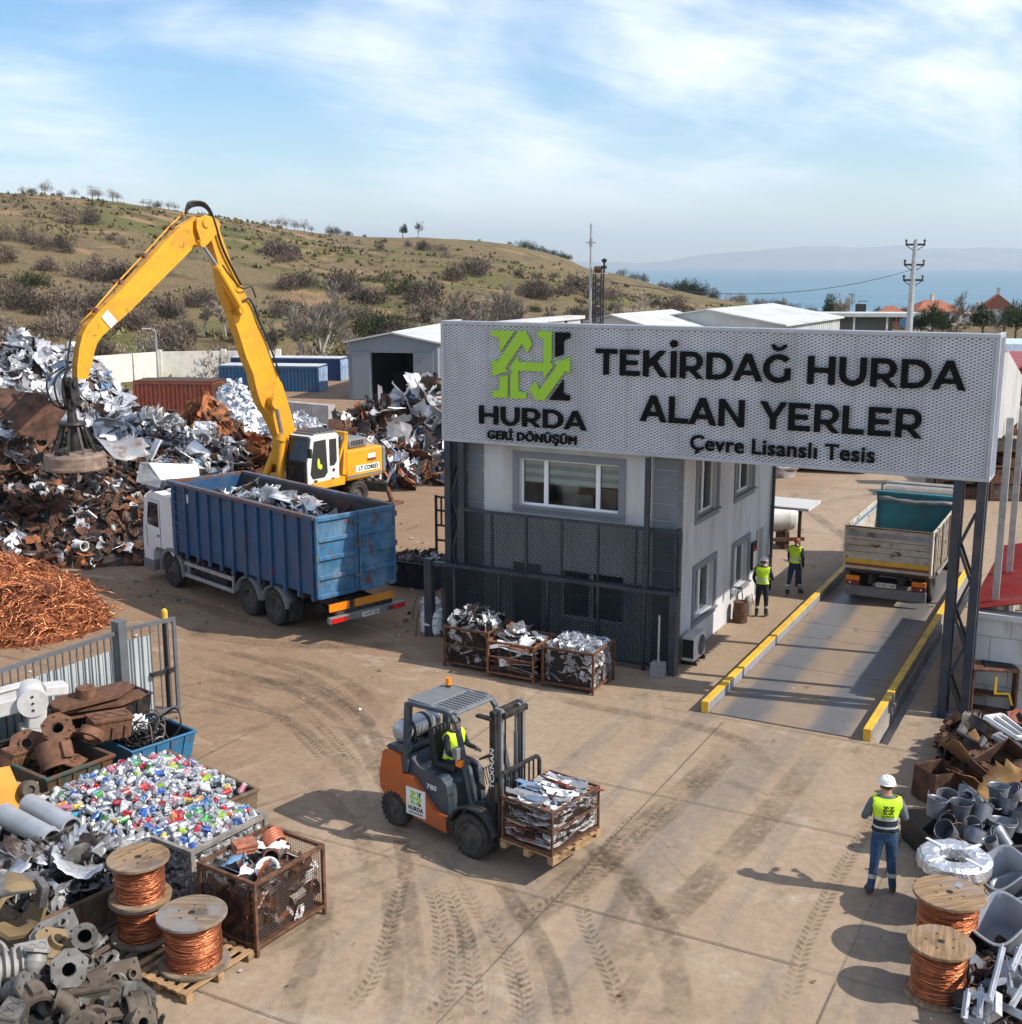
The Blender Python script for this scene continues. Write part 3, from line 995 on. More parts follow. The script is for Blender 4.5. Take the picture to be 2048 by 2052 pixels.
def wall_holes(mb, ax, w0, w1, z0, z1, holes, t, at=0.0, mi=0):
 xs = sorted({w0, w1, *[h[0] for h in holes], *[h[1] for h in holes]})
 zs = sorted({z0, z1, *[h[2] for h in holes], *[h[3] for h in holes]})
 for a, b in zip(xs, xs[1:]):
  for c, d in zip(zs, zs[1:]):
   mx, mz = (a + b) / 2, (c + d) / 2
   if any(h[0] < mx < h[1] and h[2] < mz < h[3] for h in holes):
    continue
   if ax == 'u':
    mb.span((a, at, c), (b, at + t, d), mi)
   else:
    mb.span((at - t, a, c), (at, b, d), mi)
def glass_thin():
 m = bpy.data.materials.new('clear_pane')
 m.use_nodes = True
 t = NT(m)
 t.n.remove(t.n['Principled BSDF'])
 out = t.n['Material Output']
 tr = t.node('ShaderNodeBsdfTransparent')
 tr.inputs[0].default_value = (0.88, 0.92, 0.92, 1)
 gl = t.node('ShaderNodeBsdfGlossy')
 gl.inputs['Roughness'].default_value = 0.03
 fr = t.node('ShaderNodeFresnel')
 fr.inputs[0].default_value = 1.6
 mx = t.node('ShaderNodeMixShader')
 t.link(t.math('MULTIPLY_ADD', fr.outputs[0], 0.6, 0.0), mx.inputs[0])
 t.link(tr.outputs[0], mx.inputs[1])
 t.link(gl.outputs[0], mx.inputs[2])
 t.link(mx.outputs[0], out.inputs[0])
 return m
M_pane = glass_thin()
def window(parent, ax, w0, w1, z0, z1, at, splits, blinds=None, surround=0.17, sill=True, depth=0.13):
 def pt(w, d, z):
  return (w, at - d, z) if ax == 'u' else (at + d, w, z)
 e = 0.035
 s = surround
 f = MB()
 if s:
  for a, b, c, d in ((w0 - s, w1 + s, z1, z1 + s), (w0 - s, w1 + s, z0 - s, z0), (w0 - s, w0, z0, z1), (w1, w1 + s, z0, z1)):
   f.span(pt(a, e, c), pt(b, 0.001, d))
  if sill:
   f.span(pt(w0 - s, e + 0.06, z0 - 0.05), pt(w1 + s, e + 0.001, z0 - 0.005))
  win = f.obj('window', M_surround, parent)
 fr = MB()
 k = 0.055
 d0, d1 = -depth, -depth - 0.05
 for a, b, c, d in ((w0, w1, z1 - k, z1), (w0, w1, z0, z0 + k), (w0, w0 + k, z0 + k, z1 - k), (w1 - k, w1, z0 + k, z1 - k)):
  fr.span(pt(a, d0, c), pt(b, d1, d))
 for sp in splits:
  fr.span(pt(sp - k, d0 + 0.004, z0 + k), pt(sp + k, d1, z1 - k))
 if not s:
  win = fr.obj('window', M_pvc, parent)
 else:
  fr.obj('frame', M_pvc, win)
 g = MB()
 g.span(pt(w0 + k, d0 - 0.02, z0 + k), pt(w1 - k, d0 - 0.026, z1 - k))
 g.obj('pane', M_pane, win)
 if blinds:
  for (a, b, zb) in blinds:
   bl = MB()
   z = z1 - k
   i = 0
   while z > zb:
    zn = max(zb, z - 0.11)
    bl.span(pt(a, -depth - 0.09, zn), pt(b, -depth - 0.1 - 0.004 * (i % 2), z), i % 2)
    z = zn
    i += 1
   bl.obj('blind', [M_blind, M_blind2], win)
BW, BD, BH = 5.65, 8.27, 6.7
bld = thing('office_building', 'two storey pale grey rendered office with dark corner quoins behind the sign', 'building', ORG, SITE_RZ)
front_h = [(-4.13, -1.45, 3.63, 4.82), (-4.3, -3.5, 0.05, 2.15), (-3.0, -1.3, 0.85, 2.1)]
side_h = [(1.52, 3.02, 3.42, 5.0), (4.65, 6.2, 3.42, 5.0), (1.47, 2.98, .8, 2.06), (4.65, 5.98, .77, 1.98), (6.82, 7.5, 0.05, 2.05)]
mb = MB()
wall_holes(mb, 'u', -BW, 0, 0, BH, front_h, 0.25, 0.0)
wall_holes(mb, 'v', 0.25, BD, 0, BH, side_h, 0.25, 0.0)
mb.span((-BW, 0.25, 0), (-BW + 0.25, BD, BH))
mb.span((-BW + 0.25, BD - 0.25, 0), (-0.25, BD, BH))
mb.obj('wall', M_render, bld)
mb = MB()
mb.span((-BW - 0.25, -0.02, BH), (0.25, BD + 0.25, BH + 0.2))
mb.obj('roof', M_quoin, bld)
mb = MB()
mb.span((-BW + .25, .25, 2.7), (-.25, BD - .25, 2.9))
mb.span((-BW + .25, .25, 0.01), (-.25, BD - .25, 0.03))
mb.span((-BW + .25, 3.6, 2.9), (-.25, 3.7, BH))
for x, y, z, s_ in ((-3.6, 1.4, 2.9, 1.2), (-2.7, 1.6, 2.9, 1.0), (-1.9, 1.3, 2.9, 1.25), (-3.1, 1.1, 2.9, 0.9)):
 mb.span((x, y, z), (x + 0.5, y + 0.4, z + s_), 1)
mb.obj('interior', [mat('office_floor', (0.2, 0.18, 0.16), 0.8), mat('office_furniture', (0.3, 0.26, 0.22), 0.7, hue=0.3)], bld)
for a_, b_ in (((-BW - .03, -.03), (-BW + .52, -.001)), ((-.55, -.03), (.03, -.001)), ((.001, .001), (.03, .42))):
 mb = MB()
 for zq in range(17):
  mb.span((*a_, zq * .4 + .01), (*b_, zq * .4 + .39))
 mb.obj('quoin', M_quoin, bld, bevel=0.012, seg=1)
window(bld, 'u', -4.13, -1.45, 3.63, 4.82, 0.0, (-3.45, -2.05), [(-4.08, -3.5, 4.2), (-3.4, -2.1, 4.18), (-2.0, -1.5, 4.22)], 0.17)
window(bld, 'u', -3.0, -1.3, 0.85, 2.1, 0.0, (-2.2,), None, 0.0)
for i, (a, b, c, d) in enumerate(side_h[:4]):
 window(bld, 'v', a, b, c, d, 0.0, ((a + b) / 2,), [(a + .08, (a + b) / 2, c + 0.25)] if i in (2, 3) else [(a + 0.06, b - 0.06, d - 0.3)], 0.17)
window(bld, 'v', 6.82, 7.5, 0.9, 2.05, 0.0, (7.16,), None, 0.0)
mb = MB()
mb.span((-0.12, 6.84, 0.05), (-0.07, 7.48, 0.9))
mb.obj('door', M_surround, bld)
mb = MB()
mb.span((-4.28, 0.06, .05), (-3.52, 0.1, 2.13))
mb.obj('door', M_greyplastic, bld)
mb = MB()
mb.cyl((0.07, 0.16, 0.0), (0.07, 0.16, 3.0), 0.035, None, 10)
mb.tube([(0.07, 0.16, 3.0), (0.07, 0.05, 3.12), (0.05, -0.25, 3.05)], 0.03, 8)
mb.box((0.08, 0.16, 3.1), (0.1, 0.12, 0.22))
mb.obj('conduit', M_galv, bld)
mb = MB()
mb.cyl((0.07, BD - 0.1, 0), (0.07, BD - 0.1, BH), 0.05, None, 10)
for z in (1, 2.5, 4, 5.5):
 mb.cyl((0.07, BD - 0.1, z), (0.07, BD - 0.1, z + .05), 0.062, None, 10)
mb.obj('downpipe', M_navy, bld)
mb = MB()
mb.cyl((-0.62, -0.05, 3.3), (-0.62, -0.05, 5.6), 0.04, None, 10)
mb.obj('downpipe', M_galv, bld)
nb = thing('notice_board', 'small black framed notice board with red edge on the side wall', 'notice board', S(0.03, 6.45, 1.0), SITE_RZ)
mb = MB()
mb.span((0, -.22, 0), (0.05, .22, .82))
mb.obj('frame', M_blackmetal, nb, bevel=0.03)
mb = MB()
mb.span((0.052, -.15, .06), (0.06, .15, .55))
mb.obj('paper', M_white_sticker, nb)
mb = MB()
mb.span((0.052, -.17, .58), (0.062, .17, .66))
mb.obj('band', M_redlamp, nb)
ac = thing('air_conditioner', 'white outdoor air conditioner unit on brackets by the side wall', 'air conditioner', S(0.28, 0.75, 0.0), SITE_RZ)
mb = MB()
mb.span((-.16, -.42, .12), (.16, .42, .72))
mb.obj('casing', M_castwhite, ac, bevel=0.02)
mb = MB()
M_ = frame((0, 1, 0), (0, 0, 1), (1, 0, 0), (0.162, 0.1, 0.42))
for r_ in (0.06, 0.11, 0.16, 0.21, 0.25):
 mb.lathe([(r_ - .012, 0.0), (r_, 0.014), (r_ + .006, 0)], 24, M_)
for k in range(8):
 a = k * PI / 4
 mb.bar(M_ @ Vec((0, 0, .008)), M_ @ Vec((.25 * cos(a), .25 * sin(a), .008)), .008, .008)
mb.obj('fan_grille', M_greyplastic, ac)
mb = MB()
mb.cyl((0.163, .1, .42), (0.166, .1, .42), 0.25, None, 28)
mb.obj('fan_opening', M_dark, ac)
for y in (-.3, .3):
 mb = MB()
 mb.span((-.2, y - .03, .0), (.2, y + .03, .06))
 mb.span((-.2, y - .02, .06), (-.15, y + .02, .12))
 mb.span((.12, y - .02, .06), (.17, y + .02, .12))
 mb.obj('bracket', M_blackmetal, ac)
mb = MB()
mb.span((-.14, -.425, .2), (.14, -.42, .66))
mb.obj('side_vent', M_dark, ac)
SU0, SU1, SZ0, SZ1 = -6.17, 6.82, 5.15, 8.15
SV = -0.30
sign = thing('gantry_sign', 'huge expanded metal sign with lime logo and black TEKİRDAĞ HURDA ALAN YERLER lettering', 'sign', ORG, SITE_RZ)
mb = MB()
mb.span((SU0 + .03, SV + 0.03, SZ0 + .03), (SU1 - .03, SV + 0.85, SZ1 - .03))
mb.obj('backing', M_signback, sign)
mb = MB()
fw = 0.09
for a, b in (((SU0, SV - .03, SZ0), (SU1, SV + .06, SZ0 + fw)), ((SU0, SV - .03, SZ1 - fw), (SU1, SV + .06, SZ1)),
   ((SU0, SV - .03, SZ0 + fw), (SU0 + fw, SV + .06, SZ1 - fw)), ((SU1 - fw, SV - .03, SZ0 + fw), (SU1, SV + .06, SZ1 - fw))):
 mb.span(a, b)
for z in (SZ0, SZ1 - fw):
 mb.span((SU1 - fw, SV + .06, z), (SU1, SV + .9, z + fw))
 mb.span((SU0, SV + .06, z), (SU0 + fw, SV + .9, z + fw))
mb.span((SU1 - fw, SV + .84, SZ0 + fw), (SU1, SV + .9, SZ1 - fw))
mb.obj('frame', M_signframe, sign, bevel=0.008, seg=1)
mb = MB()
mb.lattice((SU0 + fw, SV - 0.005, SZ0 + fw), (1, 0, 0), (0, 0, 1), SU1 - SU0 - 2 * fw, SZ1 - SZ0 - 2 * fw, 0.15, 0.068, 0.03, 0, 0.5)
mb.lattice((SU1 - 0.005, SV + .06, SZ0 + fw), (0, 1, 0), (0, 0, 1), .78, SZ1 - SZ0 - 2 * fw, 0.15, 0.068, 0.034, 0, 0.5)
mb.obj('mesh_panel', M_sign, sign)
mb = MB()
for u in (-4.86, -3.62, -2.42, -1.16, 0.09, 1.39, 2.71, 4.0, 5.39):
 mb.span((u - .017, SV - .014, SZ0 + fw), (u - .005, SV + .028, SZ1 - fw))
 mb.span((u + .012, SV - .014, SZ0 + fw), (u + .024, SV + .028, SZ1 - fw))
mb.obj('panel_joint', M_signframe, sign)
LY = SV - 0.03
def line(body, u0, u1, z0, z1, bold, name='lettering', depth=0.05):
 o = text_mesh(name, body, M_black, u0, u1, z0, z1, depth, bold, None, sign)
 o.location = (0, LY, 0)
 return o
line('\u00c7evre Lisansl\u0131 Tesis', 0.42, 4.52, 5.30, 5.735, 0.020)
line('GER\u0130 D\u00d6N\u00dc\u015e\u00dcM', -4.83, -2.42, 5.235, 5.58, 0.028)
def band(cx, cy, ro, ri, a0, a1, n=14):
 out = []
 for i in range(n):
  t0, t1 = R(a0 + (a1 - a0) * i / n), R(a0 + (a1 - a0) * (i + 1) / n)
  out.append([(cx + ro[0] * cos(t0), cy + ro[1] * sin(t0)), (cx + ro[0] * cos(t1), cy + ro[1] * sin(t1)),
     (cx + ri[0] * cos(t1), cy + ri[1] * sin(t1)), (cx + ri[0] * cos(t0), cy + ri[1] * sin(t0))])
 return out
def rc(a, b, c, d):
 return [(a, b), (c, b), (c, d), (a, d)]
ST_ = .215
GLY = {
 'T': (.86, [rc(0, .81, .86, 1), rc(.43 - ST_ / 2, 0, .43 + ST_ / 2, .81)]),
 'E': (.77, [rc(0, 0, ST_, 1), rc(ST_, .81, .75, 1), rc(ST_, .41, .68, .59), rc(ST_, 0, .77, .19)]),
 'K': (.94, [rc(0, 0, ST_, 1), [(ST_, .34), (ST_, .62), (.62, 1), (.89, 1), (.5, .565), (.36, .48)], [(.34, .47), (.5, .63), (.95, 0), (.69, 0)]]),
 '\u0130': (.215, [rc(0, 0, ST_, 1)] + band(.1075, 1.27, (.145, .145), (.001, .001), 0, 360, 20)),
 'R': (.87, [rc(0, 0, ST_, 1), rc(ST_, .81, .46, 1), rc(ST_, .28, .46, .46)] + band(.46, .64, (.385, .36), (.17, .18), -90, 90)
  + [[(.36, .29), (.58, .31), (.88, 0), (.64, 0)]]),
 'D': (.96, [rc(0, 0, ST_, 1), rc(ST_, .81, .42, 1), rc(ST_, 0, .42, .19)] + band(.42, .5, (.54, .5), (.32, .31), -90, 90, 20)),
 'A': (1.06, [[(0, 0), (.23, 0), (.53, .74), (.64, 1), (.42, 1)], [(1.06, 0), (.83, 0), (.53, .74), (.52, 1), (.64, 1)], rc(.22, .21, .84, .38)]),
 '\u011e': (.98, band(.52, .5, (.53, .52), (.31, .33), 42, 325, 30) + [rc(.745, .10, .955, .52)] + band(.52, 1.36, (.27, .24), (.14, .1), 180, 360, 12)),
 'H': (.93, [rc(0, 0, ST_, 1), rc(.715, 0, .93, 1), rc(ST_, .405, .715, .595)]),
 'U': (.9, [rc(0, .42, ST_, 1), rc(.685, .42, .9, 1)] + band(.45, .43, (.45, .45), (.235, .25), 180, 360, 20)),
 'L': (.74, [rc(0, 0, ST_, 1), rc(ST_, 0, .74, .19)]),
 'N': (.95, [rc(0, 0, .21, 1), rc(.74, 0, .95, 1), [(.0, 1), (.2, 1), (.95, 0), (.75, 0)]]),
 'Y': (.98, [[(0, 1), (.24, 1), (.49, .56), (.58, .37), (.39, .37)], [(.98, 1), (.75, 1), (.49, .56), (.4, .37), (.59, .37)], rc(.383, 0, .598, .4)]),
}
KERN = {('T', 'E'): .12, ('K', '\u0130'): .12, ('D', 'A'): .02, ('A', '\u011e'): .03, ('R', 'D'): .12, ('L', 'A'): .02, ('A', 'L'): .09, ('A', 'N'): .09, ('R', 'L'): .1, ('Y', 'E'): .06}
def block_line(body, u0, u1, z0, z1, depth=0.05):
 x, items = 0.0, []
 for i, ch in enumerate(body):
  if ch == ' ':
   x += .42
   continue
  w, polys = GLY[ch]
  items.append((x, polys))
  x += w + KERN.get((ch, body[i + 1] if i + 1 < len(body) else ''), .14)
  last = x - KERN.get((ch, body[i + 1] if i + 1 < len(body) else ''), .14)
 kx, kz = (u1 - u0) / last, (z1 - z0)
 mb = MB()
 for x0, polys in items:
  for j, po in enumerate(polys):
   pts = [(u0 + (x0 + a) * kx, z0 + b * kz) for a, b in po]
   mb.prism(pts, depth + (j % 7) * .0006, frame((1, 0, 0), (0, 0, 1), (0, -1, 0)))
 return mb.obj('lettering', M_black, sign, (0, LY, 0))
block_line('TEK\u0130RDA\u011e HURDA', -1.95, 6.23, 7.0, 7.6)
block_line('ALAN YERLER', -0.82, 5.44, 5.97, 6.575)
block_line('HURDA', -5.06, -2.16, 5.655, 6.11)
def logo_pt(x, y):
 return on_sign(960 + x * 240 / 1855, 650 + y * 250 / 1932, SV)
LOGO = [
 [(205, 92), (575, 100), (348, 430), (330, 215), (300, 195), (210, 170)],
 [(632, 103), (740, 103), (842, 300), (765, 440), (685, 295), (425, 675), (465, 722), (230, 800), (222, 545), (300, 582)],
 [(925, 105), (1145, 108), (1145, 545), (1118, 580), (1170, 640), (1025, 835), (1018, 728), (628, 712), (625, 1020), (660, 1045), (755, 1062), (752, 1147),
 (508, 1138), (508, 775), (540, 738), (495, 672), (620, 490), (628, 580), (1022, 592), (1022, 230), (1000, 210), (930, 185)],
 [(465, 778), (465, 1132), (232, 1128), (232, 1025), (325, 1018), (340, 1000), (347, 815)],
 [(1425, 512), (1425, 755), (1355, 722), (1035, 1168), (900, 1168), (797, 1000), (895, 885), (955, 1010), (1228, 640), (1192, 582)],
]
LOGO_B = [
 [(1198, 118), (1430, 125), (1425, 205), (1350, 235), (1325, 265), (1320, 470), (1198, 510)],
 [(1322, 850), (1322, 1050), (1345, 1075), (1422, 1098), (1420, 1180), (1102, 1165)],
]
def logo_mesh(fn, polys, depth):
 mb = MB()
 for poly in polys:
  pts = [fn(x, y) for x, y in poly]
  mb.prism(pts, depth, frame((1, 0, 0), (0, 0, 1), (0, -1, 0)))
 return mb
for po in LOGO:
 logo_mesh(logo_pt, [po], 0.05).obj('logo_arrow', M_lime, sign, (0, LY, 0))
for po in LOGO_B:
 logo_mesh(logo_pt, [po], 0.05).obj('logo_bar', M_black, sign, (0, LY, 0))
def logo_flat(M, mats, parent, w, h, depth=0.004, name='logo'):
 mb = MB()
 for mi, polys in ((0, LOGO), (1, LOGO_B)):
  for poly in polys:
   pts = [((x - 205) / 1225 * w, -(y - 92) / 1088 * h) for x, y in poly]
   mb.prism(pts, depth, M, mi)
 return mb.obj(name, mats, parent)
def truss(name, label, u0, u1, v0, v1, h, brace_z0):
 t_ = thing(name, label, 'column', S((u0 + u1) / 2, (v0 + v1) / 2), SITE_RZ)
 hw, hd = (u1 - u0) / 2, (v1 - v0) / 2
 for a in (-1, 1):
  for b in (-1, 1):
   mb = MB()
   mb.span((a * hw - .085, b * hd - .085, 0.012), (a * hw + .085, b * hd + .085, h))
   mb.obj('leg', M_navy, t_)
 mb = MB()
 z = brace_z0
 k = 0
 st = 0.72
 while z + st < h:
  s_ = 1 if k % 2 else -1
  for b in (-1, 1):
   mb.bar((-s_ * (hw - .09), b * hd, z), (s_ * (hw - .09), b * hd, z + st), 0.055, 0.055, up=(0, 1, 0))
  for a in (-1, 1):
   if hd > .15:
    mb.bar((a * hw, -s_ * (hd - .09), z), (a * hw, s_ * (hd - .09), z + st), 0.05, 0.05, up=(1, 0, 0))
  z += st
  k += 1
 mb.obj('lattice', M_navy, t_)
 mb = MB()
 mb.span((-hw - .2, -hd - .2, 0.001), (hw + .2, hd + .2, 0.012))
 mb.obj('base_plate', M_navy, t_)
 return t_
truss('truss_column', 'navy lattice column holding the sign beside the weighbridge', 6.22, 6.68, -0.25, 0.12, SZ0, 0.15)
truss('truss_column', 'navy lattice column under the sign at the mesh fence post', -6.02, -5.62, -0.25, 0.15, SZ0, 0.15)
def on_u(px, py, u0):
 d = ray(px, py)
 o = S(u0, 0)
 t_ = o.dot(U) / d.dot(U)
 p = d * t_
 return ((p - ORG).dot(V), CAMH + p.z)
can = thing('sign_canopy', 'white corrugated side sheet of a canopy running back from the sign', 'canopy', ORG, SITE_RZ)
q = [on_u(2000, 716, 6.85), on_u(2046, 757, 6.85), on_u(2039, 844, 6.85), on_u(1996, 886, 6.85)]
mb = MB()
v_end = max(2.5, min(7, q[1][0]))
zt0, zt1, zb0, zb1 = q[0][1], q[1][1], q[3][1], q[2][1]
n = 60
vs, fs = [], []
for i in range(n + 1):
 k = i / n
 v_ = 0.62 + (v_end - 0.62) * k
 x = 6.85 + 0.03 * (1 if (i // 2) % 2 else -1)
 vs += [(x, v_, zb0 + (zb1 - zb0) * k), (x, v_, zt0 + (zt1 - zt0) * k + (0.05 if (i // 2) % 2 else 0))]
for i in range(n):
 fs.append((2 * i, 2 * i + 2, 2 * i + 3, 2 * i + 1))
mb.add(vs, fs)
mb.obj('side_sheet', M_whitesheet, can)
mb = MB()
mb.span((.3, .62, 7.12), (6.8, 9.4, 7.2))
for v_ in (.9, 3.0, 5.2, 7.4, 9.2):
 mb.span((.3, v_ - .05, 6.9), (6.8, v_ + .05, 7.118))
mb.obj('roof', M_redsheet, can)
for v_ in (1.1, v_end - 0.5, 9.2):
 k = (v_ - .62) / (v_end - .62)
 mb = MB()
 mb.span((6.92, v_ - .07, 0), (7.06, v_ + .07, (zb0 + (zb1 - zb0) * k + 0.4) if k < 1.01 else 7.1))
 mb.obj('post', M_galv, can)
scr = thing('mesh_screen', 'tall navy expanded metal screen across the office front', 'screen', ORG, SITE_RZ)
mb = MB()
z0, z1 = 1.95, 3.46
mb.span((-5.75, -.33, z1 - .07), (0.16, -.26, z1))
mb.span((-5.75, -.33, z0), (0.16, -.26, z0 + .07))
for u in (-5.72, -4.75, -3.78, -2.81, -1.84, -0.87, 0.13):
 mb.span((u - .03, -.325, z0 + .07), (u + .03, -.265, z1 - .07))
mb.span((.1, -.26, z0), (.16, .0, z0 + .07))
mb.span((.1, -.26, z1 - .07), (.16, .0, z1))
mb.obj('frame', M_navy, scr)
mb = MB()
mb.lattice((-5.7, -.30, z0 + .05), (1, 0, 0), (0, 0, 1), 5.8, z1 - z0 - .1, 0.13, 0.062, 0.022, 0, 0.4)
mb.obj('mesh_panel', M_navymesh, scr)
mb = MB()
mb.span((-0.62, -.46, 2.02), (-.5, -.36, 5.14))
mb.obj('post', M_navy, scr)
fen = thing('mesh_fence', 'low navy mesh fence with a thick top rail below the screen', 'fence', ORG, SITE_RZ)
mb = MB()
mb.span((-6.55, -.52, 1.93), (0.2, -.40, 2.02))
mb.span((-6.2, -.49, .12), (0.1, -.43, .18))
for u in (-6.5, -5.75, -4.45, -3.1, -1.75, -0.55, 0.14):
 w = 0.07 if u in (-6.5, 0.14) else .035
 mb.span((u - w, -.5, 0), (u + w, -.42, 1.93))
mb.obj('frame', M_navy, fen)
MB().span((-6.62, -.56, 0), (-6.4, -.36, 2.08)).obj('post', M_navy, fen)
MB().span((0.1, -.56, 0), (.26, -.36, 1.95)).obj('post', M_navy, fen)
mb = MB()
mb.lattice((-6.15, -.46, .18), (1, 0, 0), (0, 0, 1), 6.25, 1.75, 0.13, 0.062, 0.034, 0, 0.3)
mb.obj('mesh_panel', M_navymesh, fen)
mb = MB()
mb.lattice((0.19, -.36, .1), (0, 1, 0), (0, 0, 1), .34, 3.3, 0.13, 0.062, 0.024, 0, 0.4)
mb.obj('return_panel', M_navymesh, fen)
bl = thing('concrete_block', 'small grey block at the foot of the mesh fence', 'block', S(-0.08, -0.72), SITE_RZ)
mb = MB()
mb.span((-.16, -.13, 0), (.16, .13, .36))
mb.obj('body', M_kerbgrey, bl, bevel=0.015)
mb = MB()
mb.cyl((0, 0, .36), (0, 0, 1.5), .03, None, 8)
mb.obj('post', M_galv, bl)
def deck_mat():
 m, t, p = newmat('weighbridge_deck')
 co = t.coord(False)
 sp = t.node('ShaderNodeSeparateXYZ')
 t.link(co, sp.inputs[0])
 x = sp.outputs[0]
 n = t.noise(t.scalev(co, (1.2, 0.28, 1)), 1.0, 6, 0.62, 0.5)
 wob = t.math('MULTIPLY_ADD', n, 0.7, -0.35)
 d1 = t.math('ABSOLUTE', t.math('ADD', t.math('SUBTRACT', x, 2.5), wob))
 d2 = t.math('ABSOLUTE', t.math('ADD', t.math('SUBTRACT', x, 4.25), wob))
 d = t.math('MINIMUM', d1, d2)
 wheel = t.ramp(d, 0.62, 0.25)
 n2 = t.noise(co, 2.5, 7, 0.7, 0.4)
 dirt = t.mix(n2, (0.185, 0.135, 0.092), (0.29, 0.22, 0.16))
 steel = t.mix(n2, (0.125, 0.122, 0.122), (0.21, 0.205, 0.205))
 col = t.mix(wheel, dirt, steel)
 st = t.noise(t.scalev(co, (1, .8, 1)), 1.7, 6, 0.7, 0.6)
 col = t.mix(t.math('MULTIPLY', t.ramp(st, 0.6, 0.68), 0.7), col, (0.06, 0.045, 0.035))
 t.link(col, p.inputs['Base Color'])
 t.link(t.math('MULTIPLY_ADD', wheel, -0.32, 0.85), p.inputs['Roughness'])
 t.link(t.math('MULTIPLY', wheel, 0.35), p.inputs['Metallic'])
 return m
wb = thing('weighbridge', 'steel vehicle weighbridge deck with worn grey wheel paths', 'weighbridge', ORG, SITE_RZ)
mb = MB()
vv = [-2.45, 1.35, 3.9, 5.2, 9.0, 12.9]
for a, b in zip(vv, vv[1:]):
 mb.span((1.76, a + .012, 0.001), (5.0, b - .012, 0.03))
mb.obj('deck', deck_mat(), wb)
for u, va, vb in ((1.66, -2.45, 11.4), (5.1, -2.45, 12.9)):
 mb = MB()
 segs = [va, vb]
 for a, b in zip(segs, segs[1:]):
  mb.span((u - .078, a + .006, 0.002), (u + .078, b - .006, .225), 0)
  mb.span((u - .082, a + .004, .227), (u + .082, b - .004, .262), 1)
 mb.span((u - .082, va - .01, 0.002), (u + .082, va + .002, .261), 1)
 mb.obj('guide_rail', [M_kerbgrey, M_yellow], wb, bevel=0.008, seg=1)
def block_mat():
 m, t, p = newmat('blockwork')
 co = t.coord(False)
 sp = t.node('ShaderNodeSeparateXYZ')
 t.link(co, sp.inputs[0])
 cb = t.node('ShaderNodeCombineXYZ')
 t.link(t.math('ADD', sp.outputs[0], sp.outputs[1]), cb.inputs[0])
 t.link(sp.outputs[2], cb.inputs[1])
 br = t.node('ShaderNodeTexBrick')
 br.inputs['Scale'].default_value = 1.0
 br.inputs['Brick Width'].default_value = 0.8
 br.inputs['Row Height'].default_value = 0.55
 br.inputs['Mortar Size'].default_value = 0.008
 br.inputs['Color1'].default_value = (0.58, 0.58, 0.57, 1)
 br.inputs['Color2'].default_value = (0.5, 0.5, 0.5, 1)
 br.inputs['Mortar'].default_value = (0.2, 0.2, 0.2, 1)
 t.link(cb.outputs[0], br.inputs['Vector'])
 n = t.noise(t.scalev(co, (1.5, 1.5, .6)), 1.0, 6, 0.65)
 col = t.mix(t.math('MULTIPLY', t.ramp(n, 0.45, 0.7), 0.6), br.outputs['Color'], (0.24, 0.22, 0.2))
 t.link(col, p.inputs['Base Color'])
 p.inputs['Roughness'].default_value = 0.92
 return m
shed = thing('block_shed', 'low shed of white blockwork with a red corrugated roof', 'shed', ORG, SITE_RZ)
mb = MB()
mb.span((6.72, .6, 0), (12.5, .85, 2.05))
mb.span((6.72, .85, 0), (6.95, 7.1, 2.05))
mb.obj('wall', block_mat(), shed)
mb = MB()
mb.span((6.66, .52, 2.05), (12.5, .95, 2.17))
mb.obj('coping', M_whiteconc, shed)
mb = MB()
vs, fs = [], []
n = 150
for i in range(n + 1):
 v_ = .62 + 6.7 * i / n
 zz_ = 0.035 * sin(i * PI / 2) + 2.2
 for u, z in ((6.52, 0), (9.5, .75), (12.6, 0)):
  vs.append((u, v_, zz_ + z))
for i in range(n):
 for k in range(2):
  a = i * 3 + k
  fs.append((a, a + 1, a + 4, a + 3))
mb.add(vs, fs)
o = mb.obj('roof', M_redsheet, shed)
sd = o.modifiers.new('Solidify', 'SOLIDIFY')
sd.thickness = 0.02
def gable(name, label, x, y, rz, W, L, h, rise, mw, mr, z=0.0, ribs=True, cat='warehouse', door=None):
 t_ = thing(name, label, cat, (x, y, z), rz)
 mb = MB()
 hw = W / 2
 if door:
  d0, d1, dh = door
  for a, b, c, d in ((-hw, d0, 0, h), (d1, hw, 0, h), (d0, d1, dh, h)):
   mb.span((a, 0, c), (b, .12, d))
 else:
  mb.span((-hw, 0, 0), (hw, .12, h))
 mb.prism([(-hw, h), (hw, h), (0, h + rise)], .12, frame((1, 0, 0), (0, 0, 1), (0, -1, 0), (0, .12, 0)))
 mb.span((-hw, .12, 0), (-hw + .12, L, h))
 mb.span((hw - .12, .12, 0), (hw, L, h))
 mb.span((-hw + .12, L - .12, 0), (hw - .12, L, h))
 if ribs:
  k = .6
  y_ = .6
  while y_ < L:
   mb.span((hw, y_, 0), (hw + .04, y_ + .12, h - .02))
   mb.span((-hw - .04, y_, 0), (-hw, y_ + .12, h - .02))
   y_ += k
 mb.obj('wall', mw, t_)
 mb = MB()
 ov = .3
 for s_ in (-1, 1):
  e = s_ * (hw + ov)
  ze = h - rise * ov / hw
  mb.add([(0, -ov, h + rise + .02), (e, -ov, ze + .02), (e, L + ov, ze + .02), (0, L + ov, h + rise + .02),
    (0, -ov, h + rise + .14), (e, -ov, ze + .14), (e, L + ov, ze + .14), (0, L + ov, h + rise + .14)],
   [(0, 1, 2, 3), (7, 6, 5, 4), (0, 4, 5, 1), (1, 5, 6, 2), (2, 6, 7, 3)])
 mb.obj('roof', mr, t_)
 return t_
P0 = atY(792, 690, 88)
